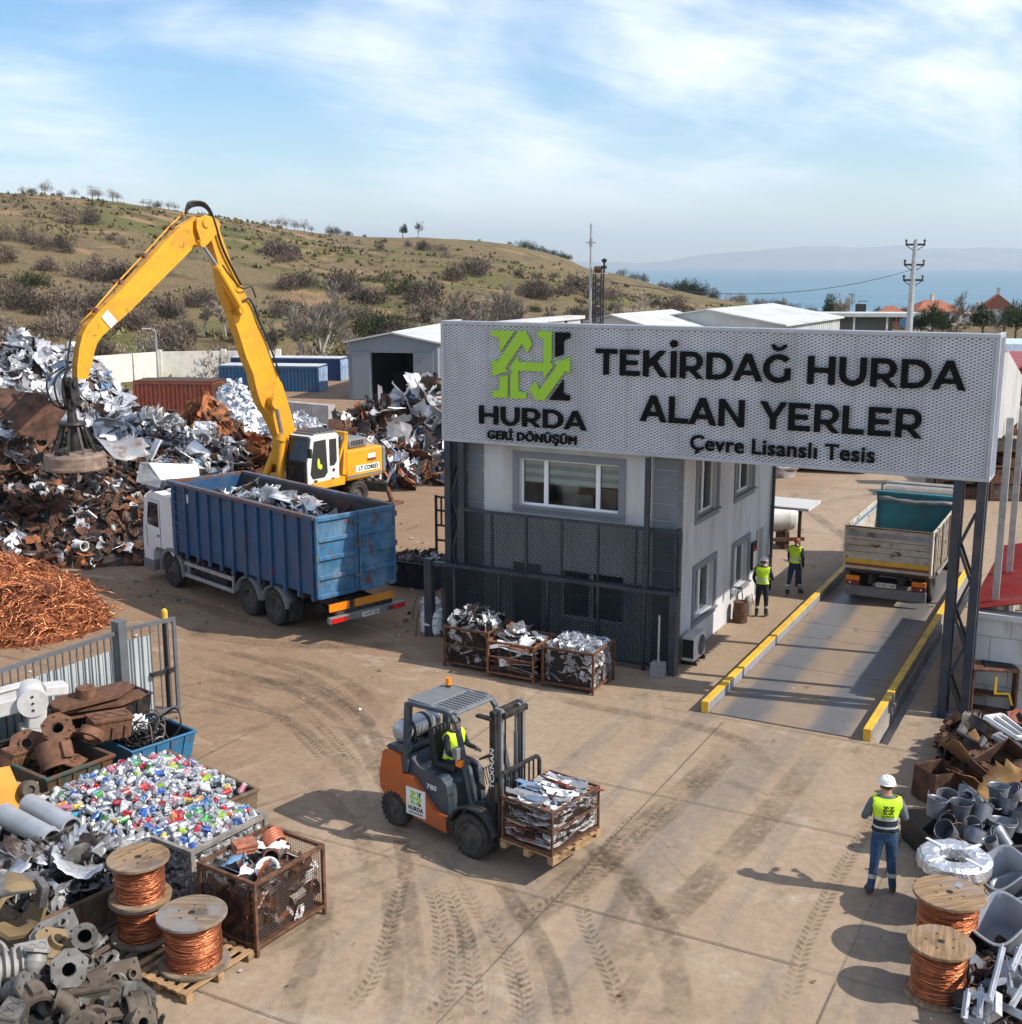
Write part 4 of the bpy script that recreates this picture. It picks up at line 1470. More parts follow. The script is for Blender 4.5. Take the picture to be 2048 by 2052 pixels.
g1 = gable('warehouse', 'grey sheet metal shed with a wide dark doorway behind the scrap', P0.x, 86, R(-12), 6.6, 14, 4.1, .65, M_greysheet, M_whitesheet,
  door=(-1.6, 1.5, 3.4))
mb = MB()
mb.span((-3.0, -.16, 0.05), (-1.65, -.06, 3.45))
mb.obj('sliding_door', M_greysheet, g1)
mb = MB()
mb.span((1.55, -.16, 0.05), (3.0, -.06, 3.45))
mb.obj('sliding_door', M_greysheet, g1)
mb = MB()
mb.span((-1.5, .3, 0.02), (1.4, 10, .06))
mb.span((-1.2, 4, .06), (.6, 6, 1.7))
mb.obj('interior', M_dark, g1)
P0 = atY(1600, 655, 104)
gable('warehouse', 'white sheet warehouse with a low pitched pale roof nearest the sea', 14.9, 92.9, R(-29.5), 12, 16, 5.1, 1.0, M_whitesheet, M_whitesheet)
P0 = atY(1270, 650, 92)
gable('warehouse', 'long white roofed warehouse mostly hidden behind the sign', P0.x - 2, 88, R(-30), 10, 11, 4.6, 1.3, M_whitesheet, M_whitesheet)
fb = thing('frame_building', 'long pale panelled building with dark frame posts above the sign', 'building', (0, 0, 0), 0)
A, B = atY(985, 643, 64), atY(1165, 629, 74)
d_ = (B - A)
d_.z = 0
L_ = d_.length
fb.location = (A.x, A.y, 0)
fb.rotation_euler = (0, 0, math.atan2(d_.y, d_.x))
mb = MB()
mb.span((0, 0, 0), (L_, 0.9, 6.3))
mb.obj('wall', M_whitesheet, fb)
mb = MB()
mb.span((-.1, -.12, 6.3), (L_ + .3, 1.0, 6.5))
mb.obj('roof', M_whitesheet, fb)
mb = MB()
k = 0.0
while k <= L_ + .1:
 MB().span((k - .08, -.1, 0), (k + .08, -.002, 6.3)).obj('post', M_blackmetal, fb)
 k += L_ / 5
an = thing('side_annex', 'narrow grey annex against the grey sheet metal shed', 'shed', (P0.x, 84, 0), 0)
A = atY(884, 700, 87)
an.location = (A.x, 87, 0)
mb = MB()
mb.span((-.4, 0, 0), (3.2, 4, 3.4))
mb.obj('wall', M_greysheet, an)
mb = MB()
mb.span((-.5, -.1, 3.4), (3.3, 4.1, 3.55))
mb.obj('roof', M_whitesheet, an)
def house(name, label, px, py_base, Y, W, D, h, rise, rz, hip=True, roof=M_tile, wall=M_stucco, chimney=True):
 b = atY(px, py_base, Y)
 t_ = thing(name, label, 'house', (b.x, Y, b.z), rz)
 mb = MB()
 mb.span((-W / 2, 0, -3), (W / 2, D, h))
 mb.obj('wall', wall, t_)
 mb = MB()
 o_ = .4
 a, c = W / 2 + o_, D + o_
 r0 = .28 * W if hip else -o_
 if hip:
  vs = [(-a, -o_, h), (a, -o_, h), (a, c, h), (-a, c, h), (-W / 2 + r0 + .5, D / 2, h + rise), (W / 2 - r0 - .5, D / 2, h + rise)]
 else:
  vs = [(-a, -o_, h), (a, -o_, h), (a, c, h), (-a, c, h), (-a, D / 2, h + rise), (a, D / 2, h + rise)]
 mb.add(vs, [(0, 1, 5, 4), (1, 2, 5), (2, 3, 4, 5), (3, 0, 4), (3, 2, 1, 0)])
 rf = mb.obj('roof', roof, t_)
 if chimney:
  mb = MB()
  mb.span((-.3, D / 2 - .3, h + rise - .6), (.3, D / 2 + .3, h + rise + 1.0))
  mb.span((-.38, D / 2 - .38, h + rise + 1.0), (.38, D / 2 + .38, h + rise + 1.12))
  mb.obj('chimney', M_stucco, rf)
 for x in (-W * .28, W * .05, W * .3):
  mb = MB()
  mb.span((x - .5, -.05, h * .35), (x + .5, .001, h * .75))
  mb.obj('window', M_glass, t_)
 return t_
house('village_house', 'large pale house with a hipped red tile roof and chimney by the sea', 1882, 660, 235, 9.4, 7, 3.4, 2.1, R(8))
house('village_house', 'small white house with a faded tile roof beyond the big red roofed house', 1964, 655, 250, 5, 5, 2.6, 1.3, R(-5), roof=mat('faded_tile', (0.42, 0.32, 0.29), .9))
house('village_house', 'gabled pale house at the edge of the village near the pole', 2030, 655, 225, 9, 6, 3.4, 2.6, R(70), hip=False)
house('village_house', 'white flat walled cabin with small roof behind the bus shelter roof', 1740, 655, 240, 5, 5, 2.2, .7, R(0), roof=M_whitesheet, chimney=False)
house('village_house', 'brown brick hut with rounded tile roof left of the tall pole', 1786, 652, 230, 5, 4, 2.1, 1.5, R(-10), wall=M_tile, chimney=False)
b = atY(1745, 655, 150)
lr = thing('long_canopy', 'long flat white canopy roof on posts beyond the sign', 'canopy', (b.x, 150, b.z), R(-4))
mb = MB()
mb.span((-6.5, 0, 1.2), (6.5, 5, 1.65))
mb.obj('roof', M_whitesheet, lr)
for x in (-6, -2, 2, 6):
 mb = MB()
 mb.span((x - .12, .2, -6), (x + .12, .4, 1.2))
 mb.obj('post', M_stucco, lr)
mb = MB()
mb.span((-6.3, 2.5, -6), (3.2, 4.5, 1.2))
mb.obj('wall', M_greyplastic, lr)
mb = MB()
mb.span((3.4, -.2, 0), (6.2, .1, 1.0))
mb.obj('banner', M_binblue, lr)
b = atY(2060, 700, 80)
ls = thing('flat_roof_shed', 'flat roofed shed with a pale blue fascia right of the sign', 'shed', (b.x, 80, 0), R(-6))
mb = MB()
mb.span((-2.2, 0, 0), (9, 6, b.z - .2))
mb.obj('wall', M_rust, ls)
mb = MB()
mb.span((-2.4, -.15, b.z - .2), (9.2, 6.2, b.z + .35))
mb.obj('roof', mat('fascia_blue', (0.45, 0.55, 0.66), .5), ls)
b = atY(1183, 600, 60)
mast = thing('antenna_mast', 'thin white mast beside a dark lattice tower above the sign', 'mast', (b.x, 60, 0), R(-20))
ztop = atY(1183, 448, 60).z
mb = MB()
mb.cyl((0, 0, 0), (0, 0, ztop), .085, .05, 10)
mb.bar((-.25, 0, ztop - .9), (.25, 0, ztop - .9), .06)
mb.bar((0, 0, ztop - 1.1), (0, 0, ztop - .7), .14)
mb.obj('pole', M_galv, mast)
zp = atY(1195, 549, 60).z
mb = MB()
for x in (.2, .6):
 for y in (-.2, .2):
  mb.bar((x, y, 0), (x, y, zp), .06)
z = 0.2
while z < zp - .4:
 for y in (-.2, .2):
  mb.bar((.2, y, z), (.6, y, z + .35), .03)
  mb.bar((.6, y, z), (.2, y, z + .35), .03)
 z += .35
mb.obj('lattice', M_navy, mast)
mb = MB()
mb.span((0, -.3, zp), (.8, .3, zp + .06))
mb.obj('platform', M_galv, mast)
mb = MB()
mb.cyl((.2, 0, zp + .2), (.55, 0, zp + .2), .17, None, 12)
mb.obj('motor', M_rust, mast)
mb = MB()
mb.cyl((.68, 0, zp + .06), (.68, 0, zp + .75), .05, .05, 8)
mb.cyl((.68, 0, zp + .25), (.68, 0, zp + .4), .13, None, 10)
mb.cyl((.68, 0, zp + .55), (.68, 0, zp + .7), .1, .15, 10)
mb.obj('insulator', M_blackmetal, mast)
b = atY(1820, 660, 78)
pole = thing('utility_pole', 'tall grey tapered utility pole with three crossarms of insulators', 'utility pole', (b.x, 78, 0), R(-15))
zt = atY(1828, 482, 78).z
mb = MB()
mb.cyl((0, 0, 0), (.1, 0, zt), .3, .13, 12)
mb.obj('pole', M_galv, pole)
for dz, w in ((.25, .6), (1.5, .62), (2.45, .62)):
 mb = MB()
 mb.bar((.1 - w, 0, zt - dz), (.1 + w, 0, zt - dz), .1, .12)
 mb.bar((.1 - w, 0, zt - dz), (.1, 0, zt - dz - .45), .05)
 mb.bar((.1 + w, 0, zt - dz), (.1, 0, zt - dz - .45), .05)
 ar = mb.obj('crossarm', M_blackmetal, pole)
 for x in (-w + .05, 0, w - .05):
  mb = MB()
  mb.cyl((.1 + x, 0, zt - dz + .06), (.1 + x, 0, zt - dz + .22), .05, None, 8)
  mb.cyl((.1 + x, 0, zt - dz + .2), (.1 + x, 0, zt - dz + .32), .1, .06, 8)
  mb.obj('insulator', M_castbrown, ar)
A = Vec((mast.location.x, 60, ztop - 2.6))
B = Vec((pole.location.x, 78, zt - 1.8))
mb = MB()
pts = []
for i in range(25):
 k = i / 24
 p = A.lerp(B, k)
 p.z -= 4 * k * (1 - k) * 1.1
 pts.append(p)
mb.tube(pts, .018, 4)
tag(mb.obj('power_line', M_hose), 'thin cable sagging between the mast and the utility pole', 'cable')
for px, pyt, pyb, Y, lab in ((1701, 589, 655, 170, 'thin lamp pole beside a bare tree near the canopy'), (1720, 605, 655, 185, 'short double pole with a transformer box near the canopy')):
 a, c = atY(px, pyb, Y), atY(px, pyt, Y)
 q = thing('service_pole', lab, 'pole', (a.x, Y, a.z - 5))
 mb = MB()
 h_ = c.z - a.z + 5
 mb.cyl((0, 0, 0), (0, 0, h_), .14, .09, 8)
 if px > 1710:
  mb.cyl((.6, 0, 0), (.6, 0, h_ - .3), .14, .09, 8)
 mb.obj('pole', M_galv, q)
 mb = MB()
 if px > 1710:
  mb.span((-.5, -.4, h_ - 1.6), (.9, .4, h_ - .3))
  mb.bar((-.3, 0, h_ + .1), (1.3, 0, h_ + .1), .1)
 else:
  mb.bar((-.3, 0, h_), (.3, 0, h_ - .1), .16, .1)
 mb.obj('fitting', M_blackmetal, q)
a = atY(317, 760, 100)
sl_ = thing('street_lamp', 'slim grey street lamp by the cream boundary wall', 'street lamp', (a.x, 100, 0), R(180))
h_ = atY(311, 664, 100).z
mb = MB()
mb.cyl((0, 0, 0), (0, 0, h_), .1, .06, 10)
mb.tube([(0, 0, h_), (.1, 0, h_ + .12), (.5, 0, h_ + .2)], .05, 8)
mb.obj('pole', M_galv, sl_)
mb = MB()
mb.box((.75, 0, h_ + .2), (.7, .22, .1))
mb.obj('lamp_head', M_castwhite, sl_, bevel=.03)
bw = thing('boundary_wall', 'cream plastered boundary wall at the back of the yard', 'wall', (0, 0, 0))
bw['kind'] = 'thing'
pw = [atY(170, 742, 97), atY(320, 728, 103), atY(450, 745, 104), atY(560, 760, 104)]
mb = MB()
for p, q in zip(pw, pw[1:]):
 p, q = Vec((p.x, p.y, 0)), Vec((q.x, q.y, 0))
 d = (q - p)
 mb.bar((p.x, p.y, 1.15), (q.x, q.y, 1.15), .2, 2.3)
mb.obj('panel', M_wallcream, bw)
for p in pw:
 MB().span((p.x - .2, p.y - .2, 0), (p.x + .2, p.y + .2, 2.45)).obj('pillar', M_wallcream, bw)
def tyre_mesh(r, w, lugs=0, ri=None):
 ri = ri or r * 0.58
 mb = MB()
 h = w / 2
 M = frame((1, 0, 0), (0, 0, 1), (0, -1, 0))
 mb.lathe([(ri, -h * .8), (r * .8, -h * .98), (r * .94, -h * .92), (r * .985, -h * .7), (r, 0), (r * .985, h * .7), (r * .94, h * .92), (r * .8, h * .98), (ri, h * .8)], 36, M)
 if lugs:
  for k in range(lugs):
   a = 2 * PI * k / lugs
   for s_ in (-1, 1):
    aa = a + (PI / lugs if s_ > 0 else 0)
    c = Vec((cos(aa) * r * 1.0, s_ * h * .52, sin(aa) * r * 1.0))
    mb.box(c, (r * .05, h * .82, r * .1), Euler((0, -aa, 0)).to_matrix() @ Euler((0, 0, 0)).to_matrix())
 else:
  for x in (-.5, -.17, .17, .5):
   mb.lathe([(r * .99, h * x - .012), (r * 1.012, h * x - .008), (r * 1.012, h * x + .008), (r * .99, h * x + .012)], 36, M)
 return mb
def rim_mesh(r, w, dish=0.3, holes=8, nuts=8):
 mb = MB()
 h = w / 2
 M = frame((1, 0, 0), (0, 0, 1), (0, -1, 0))
 d = h * dish
 mb.lathe([(r, -h * .8), (r * .93, -h * .86), (r * .88, -h * .5), (r * .72, -d), (r * .45, -d - .01), (r * .4, -d - .03), (r * .22, -d - .05), (r * .2, -d - .1), (0.001, -d - .1)], 28, M, 0)
 mb.lathe([(r, h * .8), (r * .9, h * .5), (r * .8, 0.0), (0.001, 0.0)], 20, M, 0)
 for k in range(nuts):
  a = 2 * PI * k / nuts
  c = M @ Vec((r * .33 * cos(a), r * .33 * sin(a), -d - .02))
  e = M @ Vec((r * .33 * cos(a), r * .33 * sin(a), -d - .055))
  mb.cyl(c, e, r * .045, None, 6, 0)
 for k in range(holes):
  a = 2 * PI * (k + .5) / holes
  c = M @ Vec((r * .6 * cos(a), r * .6 * sin(a), -d - .002))
  e = M @ Vec((r * .6 * cos(a), r * .6 * sin(a), -d - .014))
  mb.cyl(c, e, r * .085, None, 10, 1)
 return mb
WM = {}
def wheel(parent, x, y, r, w, side, lugs=0, dish=.3, holes=8, twin=False, rim=M_rim):
 key = (r, w, lugs, dish, holes, twin, rim.name)
 if key not in WM:
  mb = tyre_mesh(r, w, lugs)
  if twin:
   b = tyre_mesh(r, w, lugs)
   b.v = [(p[0], p[1] - w * 1.15, p[2]) for p in b.v]
   k = len(mb.v)
   mb.v += b.v
   mb.f += [tuple(i + k for i in q) for q in b.f]
   mb.m += b.m
   mb.s += b.s
  WM[key] = (mb.mesh('wheel', M_tyre), rim_mesh(r * .585, w, dish, holes).mesh('rim', [rim, M_dark]))
 a = newobj('wheel', WM[key][0], parent, (x, y, r), (0, random.uniform(0, 6) if True else 0, 0 if side > 0 else PI))
 newobj('rim', WM[key][1], a)
 return a
TZ = R(134.2)
tk = thing('skip_lorry', 'white cabbed lorry carrying a scratched blue open skip full of scrap', 'lorry', (-4.05, 30.53, 0), TZ)
cz0, cz1, CL, CWD = 1.18, 3.3, 7.3, 1.23
mb = MB()
mb.span((0.0, -CWD + .05, cz0), (CL, CWD - .05, cz0 + .1), 0)
for s_ in (-1, 1):
 y0, y1 = s_ * CWD, s_ * (CWD - .05)
 mb.span((0.04, min(y0, y1), cz0 + .02), (CL, max(y0, y1), cz1 - .1), 0)
 mb.span((0.05, min(y1, s_ * (CWD - .07)), cz0 + .1), (CL - .05, max(y1, s_ * (CWD - .07)) - (0.001 if s_ > 0 else -.0), cz1 - .12), 1)
 n = 12
 for k in range(n):
  x = .12 + (CL - .35) * k / (n - 1)
  yo = s_ * (CWD + .075)
  mb.span((x - .055, min(yo, s_ * (CWD + .001)), cz0 - .1), (x + .055, max(yo, s_ * (CWD + .001)), cz1 - .1), 0)
 yr = s_ * (CWD + .09)
 mb.span((0.0, min(yr, s_ * (CWD - .07)), cz1 - .1), (CL + .04, max(yr, s_ * (CWD - .07)), cz1), 2)
mb.span((CL - .05, -CWD + .07, cz0 + .1), (CL + .03, CWD - .07, cz1 - .1), 0)
mb.span((CL - .05, -CWD + .07, cz1 - .1), (CL + .05, CWD - .07, cz1 - .001), 2)
M_skiprim = mat('skip_rim', (0.07, 0.1, 0.14), 0.6, 0.1, 0.3, vs=3, rust=0.9, ra=0.5, rs=2.5)
mb.obj('skip_body', [M_skipblue, M_skipinside, M_skiprim], tk, bevel=0.012, seg=1)
M_skipsunlit = mat('skip_blue_sunlit', (0.035, 0.125, 0.235), 0.5, 0, 0.25, vs=2.2, rust=0.9, ra=0.4, rs=2.0, dirt=0.5, dcol=(0.2, 0.27, 0.35), ds=1.6, rsoft=0.04)  # lighter copy of the skip blue, sunlight on the doors put into the colour
for s_ in (-1, 1):
 mb = MB()
 ya, yb = (0.03, CWD + .04) if s_ > 0 else (-CWD - .04, -0.03)
 mb.span((-.05, ya, cz0 - .02), (-.002, yb, cz1 - .02))
 for z in (cz0 + .02, cz0 + .52, cz0 + 1.02, cz0 + 1.5, cz1 - .08):
  mb.span((-.11, ya + .06, z - .055), (-.051, yb - .06, z + .055))
 mb.span((-.1, ya, cz0 - .02), (-.052, ya + .06, cz1 - .02))
 mb.span((-.1, yb - .06, cz0 - .02), (-.052, yb, cz1 - .02))
 dr = mb.obj('door', M_skipsunlit, tk, bevel=0.01, seg=1)
 mb = MB()
 for z in (cz0 + .3, cz0 + 1.0, cz0 + 1.8):
  yy = yb if s_ > 0 else ya
  mb.cyl((-.09, yy + .02 * s_, z), (-.09, yy + .02 * s_, z + .14), .03, None, 8)
 mb.obj('hinge', M_skiprim, dr)
mb = MB()
mb.cyl((-.13, .05, cz0), (-.13, .05, cz1), .02, None, 8)
mb.cyl((-.13, -.06, cz0), (-.13, -.06, cz1), .02, None, 8)
for z in (cz0 + .4, cz0 + 1.2, cz1 - .3):
 mb.span((-.15, -.12, z), (-.1, .12, z + .05))
mb.obj('lock_rod', M_skipsunlit, tk)
for k in range(6):
 z = cz0 + .35 + k * .3
 MB().tube([(CL - .75, CWD + .002, z), (CL - .75, CWD + .11, z), (CL - .35, CWD + .11, z), (CL - .35, CWD + .002, z)], .014, 5).obj('ladder_rung', M_skiprim, tk)
mb = MB()
mb.span((CL - 1.0, CWD + .002, cz1 - .55), (CL - .82, CWD + .006, cz1 - .3))
mb.obj('notice', M_white_sticker, tk)
mb = MB()
for s_ in (-1, 1):
 mb.span((-.3, s_ * .42 - .06, .72), (8.6, s_ * .42 + .06, .98))
for x in (.3, 2.0, 3.3, 4.6, 6):
 mb.span((x - .07, -.36, .75), (x + .07, .36, .95))
for x in (2.05, 3.36, 7.55):
 mb.cyl((x, -1, .5), (x, 1, .5), .09, None, 10)
for x in (.8, 2.6, 4.2, 5.8, 7):
 mb.span((x - .06, -1.15, .985), (x + .06, 1.15, cz0 - .001))
mb.obj('chassis', M_chassis, tk)
mb = MB()
mb.span((4.75, .5, .52), (5.9, 1.0, .95))
mb.cyl((6.0, .75, .62), (6.6, .75, .62), .22, None, 14)
mb.obj('fuel_tank', M_chassis, tk, bevel=0.03)
mb = MB()
mb.span((4.7, -1.0, .5), (6.6, -.5, .95))
mb.obj('battery_box', M_chassis, tk, bevel=0.03)
for x in (2.05, 3.36):
 for s_ in (-1, 1):
  wheel(tk, x, s_ * 1.05, .5, .3, s_, 0, -.35, 8, True)
for s_ in (-1, 1):
 wheel(tk, 7.55, s_ * 1.05, .5, .3, s_, 0, .75, 10)
def arch(mb, x, r, y0, y1, a0, a1, th=.03, n=10, mi=0):
 vs, fs = [], []
 for i in range(n + 1):
  a = a0 + (a1 - a0) * i / n
  for rr in (r, r + th):
   for y in (y0, y1):
    vs.append((x + rr * cos(a), y, .5 + rr * sin(a)))
 for i in range(n):
  k = 4 * i
  fs += [(k, k + 1, k + 5, k + 4), (k + 2, k + 6, k + 7, k + 3), (k, k + 4, k + 6, k + 2), (k + 1, k + 3, k + 7, k + 5)]
 mb.add(vs, fs, mi, True)
for s_ in (-1, 1):
 for x in (2.05, 3.36):
  mb = MB()
  a, b = s_ * .82, s_ * 1.24
  arch(mb, x, .58, min(a, b), max(a, b), R(8), R(172))
  mb.obj('mudguard', M_greyplastic, tk)
 mb = MB()
 mb.span((1.25, min(s_ * .85, s_ * 1.24), .28), (1.29, max(s_ * .85, s_ * 1.24), .78))
 mb.obj('mud_flap', M_chassis, tk)
 mb = MB()
 y = s_ * 1.2
 for z in (.5, .85):
  mb.span((4.05, y - .02, z), (6.75, y + .02, z + .11))
 for x in (4.15, 6.6):
  mb.span((x - .03, y - .05 * s_ - .03, .48), (x + .03, y - .05 * s_ + .03, .98))
 mb.obj('side_guard', M_alu, tk)
mb = MB()
mb.span((-.52, -1.22, .58), (-.38, 1.22, .74), 0)
mb.span((-.36, -.9, .7), (-.2, .9, 1.0), 1)
mb.obj('bumper', [M_greyplastic, M_chassis], tk, bevel=.01)
for s_ in (-1, 1):
 mb = MB()
 a, b = s_ * 1.18, s_ * .8
 mb.span((-.545, min(a, b), .6), (-.525, max(a, b), .72), 0)
 mb.span((-.545, min(s_ * .79, s_ * .62), .6), (-.525, max(s_ * .79, s_ * .62), .72), 1)
 mb.obj('tail_light', [M_redlamp, mat('dull_red', (0.14, 0.02, 0.02), .5)], tk)
mb = MB()
mb.span((-.4, .52, .86), (-.362, 1.15, 1.06))
mb.obj('marker_board', M_amberlamp, tk)
mb = MB()
mb.span((-.4, -.95, .86), (-.362, .35, 1.06))
mb.obj('marker_board', mat('amber_dull', (0.55, 0.2, 0.015), .5, dirt=.4, ds=4), tk)
mb = MB()
mb.span((-.54, -.32, .59), (-.526, .22, .71))
pl = mb.obj('number_plate', M_plate, tk)
text_mesh('plate_text', 'A34 RT 224', M_black, -.22, .22, .615, .69, .003, .012, Matrix.Rotation(-PI / 2, 4, 'Z'), pl, (-.541, -.05, 0))
cx0, cx1 = 7.42, 9.25
mb = MB()
prof = [(cx0, .95), (cx0, 2.62), (cx0 + .1, 2.74), (cx0 + 1.0, 2.8), (cx1 - .42, 2.72), (cx1 - .2, 2.5), (cx1 - .03, 1.75), (cx1, 1.35), (cx1, .62), (cx1 - .55, .62), (cx1 - .62, .95),
  (cx1 - .8, 1.1), (cx1 - 1.55, 1.1)]
mb.prism(prof, 2.36, frame((1, 0, 0), (0, 0, 1), (0, -1, 0), (0, 1.18, 0)))
cab = mb.obj('cab', M_cabwhite, tk, bevel=.05, seg=3)
mb = MB()
for s_ in (-1, 1):
 w_ = [(cx1 - .28, 1.75), (cx1 - .42, 2.46), (cx1 - 1.0, 2.46), (cx1 - 1.0, 1.72)]
 mb.prism(w_, .012, frame((1, 0, 0), (0, 0, 1), (0, -1, 0), (0, 1.188 if s_ > 0 else -1.176, 0)))
mb.prism([(-1.0, 1.8), (1.0, 1.8), (.95, 2.45), (-.95, 2.45)], .012, frame((0, 1, 0), (-.2, 0, 1), (1, 0, .2), (cx1 + .36, 0, 0)))
mb.obj('window', M_glass, cab)
mb = MB()
for s_ in (-1, 1):
 y = s_ * 1.19
 for a, b in (((cx1 - .25, 1.02), (cx1 - .25, 1.7)), ((cx1 - 1.1, 1.12), (cx1 - 1.1, 2.55)), ((cx1 - .45, 2.55), (cx1 - 1.1, 2.55))):
  mb.bar((a[0], y, a[1]), (b[0], y, b[1]), .012, .012, up=(0, 1, 0))
 mb.span((cx1 - 1.02, y - .015, 1.42), (cx1 - .9, y + .015, 1.5))
mb.obj('door_seam', M_greyplastic, cab)
for s_ in (-1, 1):
 mb = MB()
 mb.tube([(cx1 - .1, s_ * 1.18, 2.35), (cx1 + .15, s_ * 1.38, 2.3), (cx1 + .15, s_ * 1.38, 1.75), (cx1 - .05, s_ * 1.2, 1.7)], .018, 6)
 mb.box((cx1 + .13, s_ * 1.38, 2.05), (.1, .2, .42))
 mb.obj('mirror', M_blackmetal, cab, bevel=.02)
mb = MB()
for s_ in (-1, 1):
 a, b = s_ * .9, s_ * 1.215
 arch(mb, 7.55, .6, min(a, b), max(a, b), R(-5), R(185), .12)
mb.span((cx1 - .6, -1.2, .3), (cx1 + .06, 1.2, .64))
mb.obj('bumper', M_greyplastic, cab, bevel=.02)
mb = MB()
mb.span((cx0 + .1, -.8, 2.82), (cx0 + .9, .8, 2.86))
mb.obj('roof_hatch', M_cabwhite, cab, bevel=.015)
rt = thing('tipper_lorry', 'old cream tipper lorry with rusty tailboard and turquoise headboard on the weighbridge', 'lorry', S(3.46, 8.0), SITE_RZ + PI / 2)
M_cream = mat('cream_board', (0.5, 0.46, 0.38), 0.6, 0, 0.12, vs=3, rust=0.95, ra=0.39, rs=2.6, dirt=0.4, stretch=(1, 1, 2.2), rsoft=0.05, rcol=(0.13, 0.055, 0.025))
M_turq = mat('turquoise_board', (0.01, 0.17, 0.22), 0.5, 0, 0.15, vs=2, dirt=0.5, dcol=(0.07, 0.06, 0.05), ds=1.2)
bz0, bz1, BL_, BHW = 1.0, 2.2, 4.4, 1.21
mb = MB()
mb.span((0, -BHW, bz0 - .1), (BL_, BHW, bz0))
mb.obj('bed_floor', M_skipinside, rt)
mb = MB()
mb.span((-.06, -BHW, bz0), (-.0, BHW, bz1), 0)
for z in (bz0 + .5, bz0 + .68, bz0 + .85):
 mb.span((-.066, -BHW + .06, z), (-.061, BHW - .06, z + .012), 3)
mb.span((-.068, -BHW + .06, bz0 + .16), (-.061, BHW - .06, bz0 + .29), 1)
mb.span((-.068, -BHW + .06, bz0 + .08), (-.061, BHW - .06, bz0 + .158), 2)
mb.span((-.068, -BHW + .06, bz0 + .94), (-.061, BHW - .06, bz0 + 1.08), 4)
for y in (-BHW + .03, BHW - .03):
 mb.span((-.09, y - .03, bz0 - .05), (-.061, y + .03, bz1 + .02), 0)
mb.span((-.08, -BHW, bz1), (.01, BHW, bz1 + .035), 3)
mb.obj('tailboard', [M_cream, M_yellow, M_redpaint, M_rustframe, M_greypaint], rt)
for s_ in (-1, 1):
 mb = MB()
 a, b = s_ * BHW, s_ * (BHW - .05)
 mb.span((0.002, min(a, b), bz0), (BL_, max(a, b), bz1 - .2), 0)
 mb.span((0.002, min(a, b), bz1 - .198), (BL_, max(a, b), bz1 - .11), 1)
 mb.span((0.002, min(a, b), bz1 - .1), (BL_, max(a, b), bz1 + .02), 0)
 for k in range(13):
  x = .2 + k * .335
  yo = s_ * (BHW + .035)
  mb.span((x - .025, min(yo, s_ * (BHW + .001)), bz0), (x + .025, max(yo, s_ * (BHW + .001)), bz1 + .01), 2 if k % 4 == 0 else 0)
 mb.obj('side_board', [M_cream, M_bluepaint, M_rustframe], rt)
mb = MB()
mb.span((BL_, -BHW, bz0 - .1), (BL_ + .08, BHW, bz1 + .22), 0)
mb.span((BL_ - .05, -BHW - .02, bz1 + .222), (BL_ + .12, BHW + .02, bz1 + .3), 0)
mb.obj('headboard', [M_turq], rt, bevel=.01, seg=1)
mb = MB()
pts = []
for i in range(9):
 pts.append((BL_ - .09, -BHW + .1 + i * .28, bz1 + .1 - .06 * sin(i * PI / 8) + random.uniform(-.02, .02)))
mb.tube(pts, [.05 + random.uniform(0, .04) for _ in pts], 8)
mb.obj('tarpaulin', M_greyplastic, rt)
mb = MB()
mb.prism([(BL_ + .25, .9), (BL_ + .25, 2.5), (BL_ + .4, 2.62), (BL_ + 1.3, 2.64), (BL_ + 1.75, 2.5), (BL_ + 2.0, 1.7), (BL_ + 2.05, .6), (BL_ + 1.5, .6), (BL_ + 1.4, .95)], 2.1,
  frame((1, 0, 0), (0, 0, 1), (0, -1, 0), (0, 1.05, 0)))
cb_ = mb.obj('cab', M_castpale, rt, bevel=.06, seg=3)
mb = MB()
for y in (-.55, .55):
 mb.span((BL_ + .235, y - .32, 1.95), (BL_ + .249, y + .32, 2.35))
mb.obj('window', M_glass, cb_)
mb = MB()
mb.tube([(BL_ + .2, -1.1, 2.3), (BL_ + .2, -1.1, 2.68), (BL_ + .24, -1.0, 2.74), (BL_ + .24, 1.0, 2.74), (BL_ + .2, 1.1, 2.68), (BL_ + .2, 1.1, 2.3)], .035, 8)
mb.obj('headache_rack', M_castpale, rt)
mb = MB()
for s_ in (-1, 1):
 mb.span((-.2, s_ * .4 - .06, .62), (6.2, s_ * .4 + .06, .89))
for x in (.3, 1.4, 2.6, 3.8):
 mb.span((x - .06, -1.1, .8), (x + .06, 1.1, .899))
mb.cyl((1.0, -1, .46), (1.0, 1, .46), .09, None, 10)
mb.cyl((5.3, -1, .46), (5.3, 1, .46), .07, None, 10)
mb.obj('chassis', M_chassis, rt)
for s_ in (-1, 1):
 wheel(rt, 1.0, s_ * 1.03, .46, .26, s_, 0, -.35, 8, True)
 wheel(rt, 5.3, s_ * 1.0, .46, .26, s_, 0, .7, 8)
 mb = MB()
 for z in (.55, .8):
  mb.span((2.0, s_ * 1.1 - .02, z), (4.2, s_ * 1.1 + .02, z + .09))
 for x in (2.1, 4.1):
  mb.span((x - .03, s_ * 1.06 - .02, .5), (x + .03, s_ * 1.06 + .02, .9))
 mb.obj('side_guard', M_castpale, rt)
mb = MB()
mb.span((-.12, -1.12, .22), (-.02, 1.12, .52))
mb.obj('bumper', M_greyplastic, rt, bevel=.015)
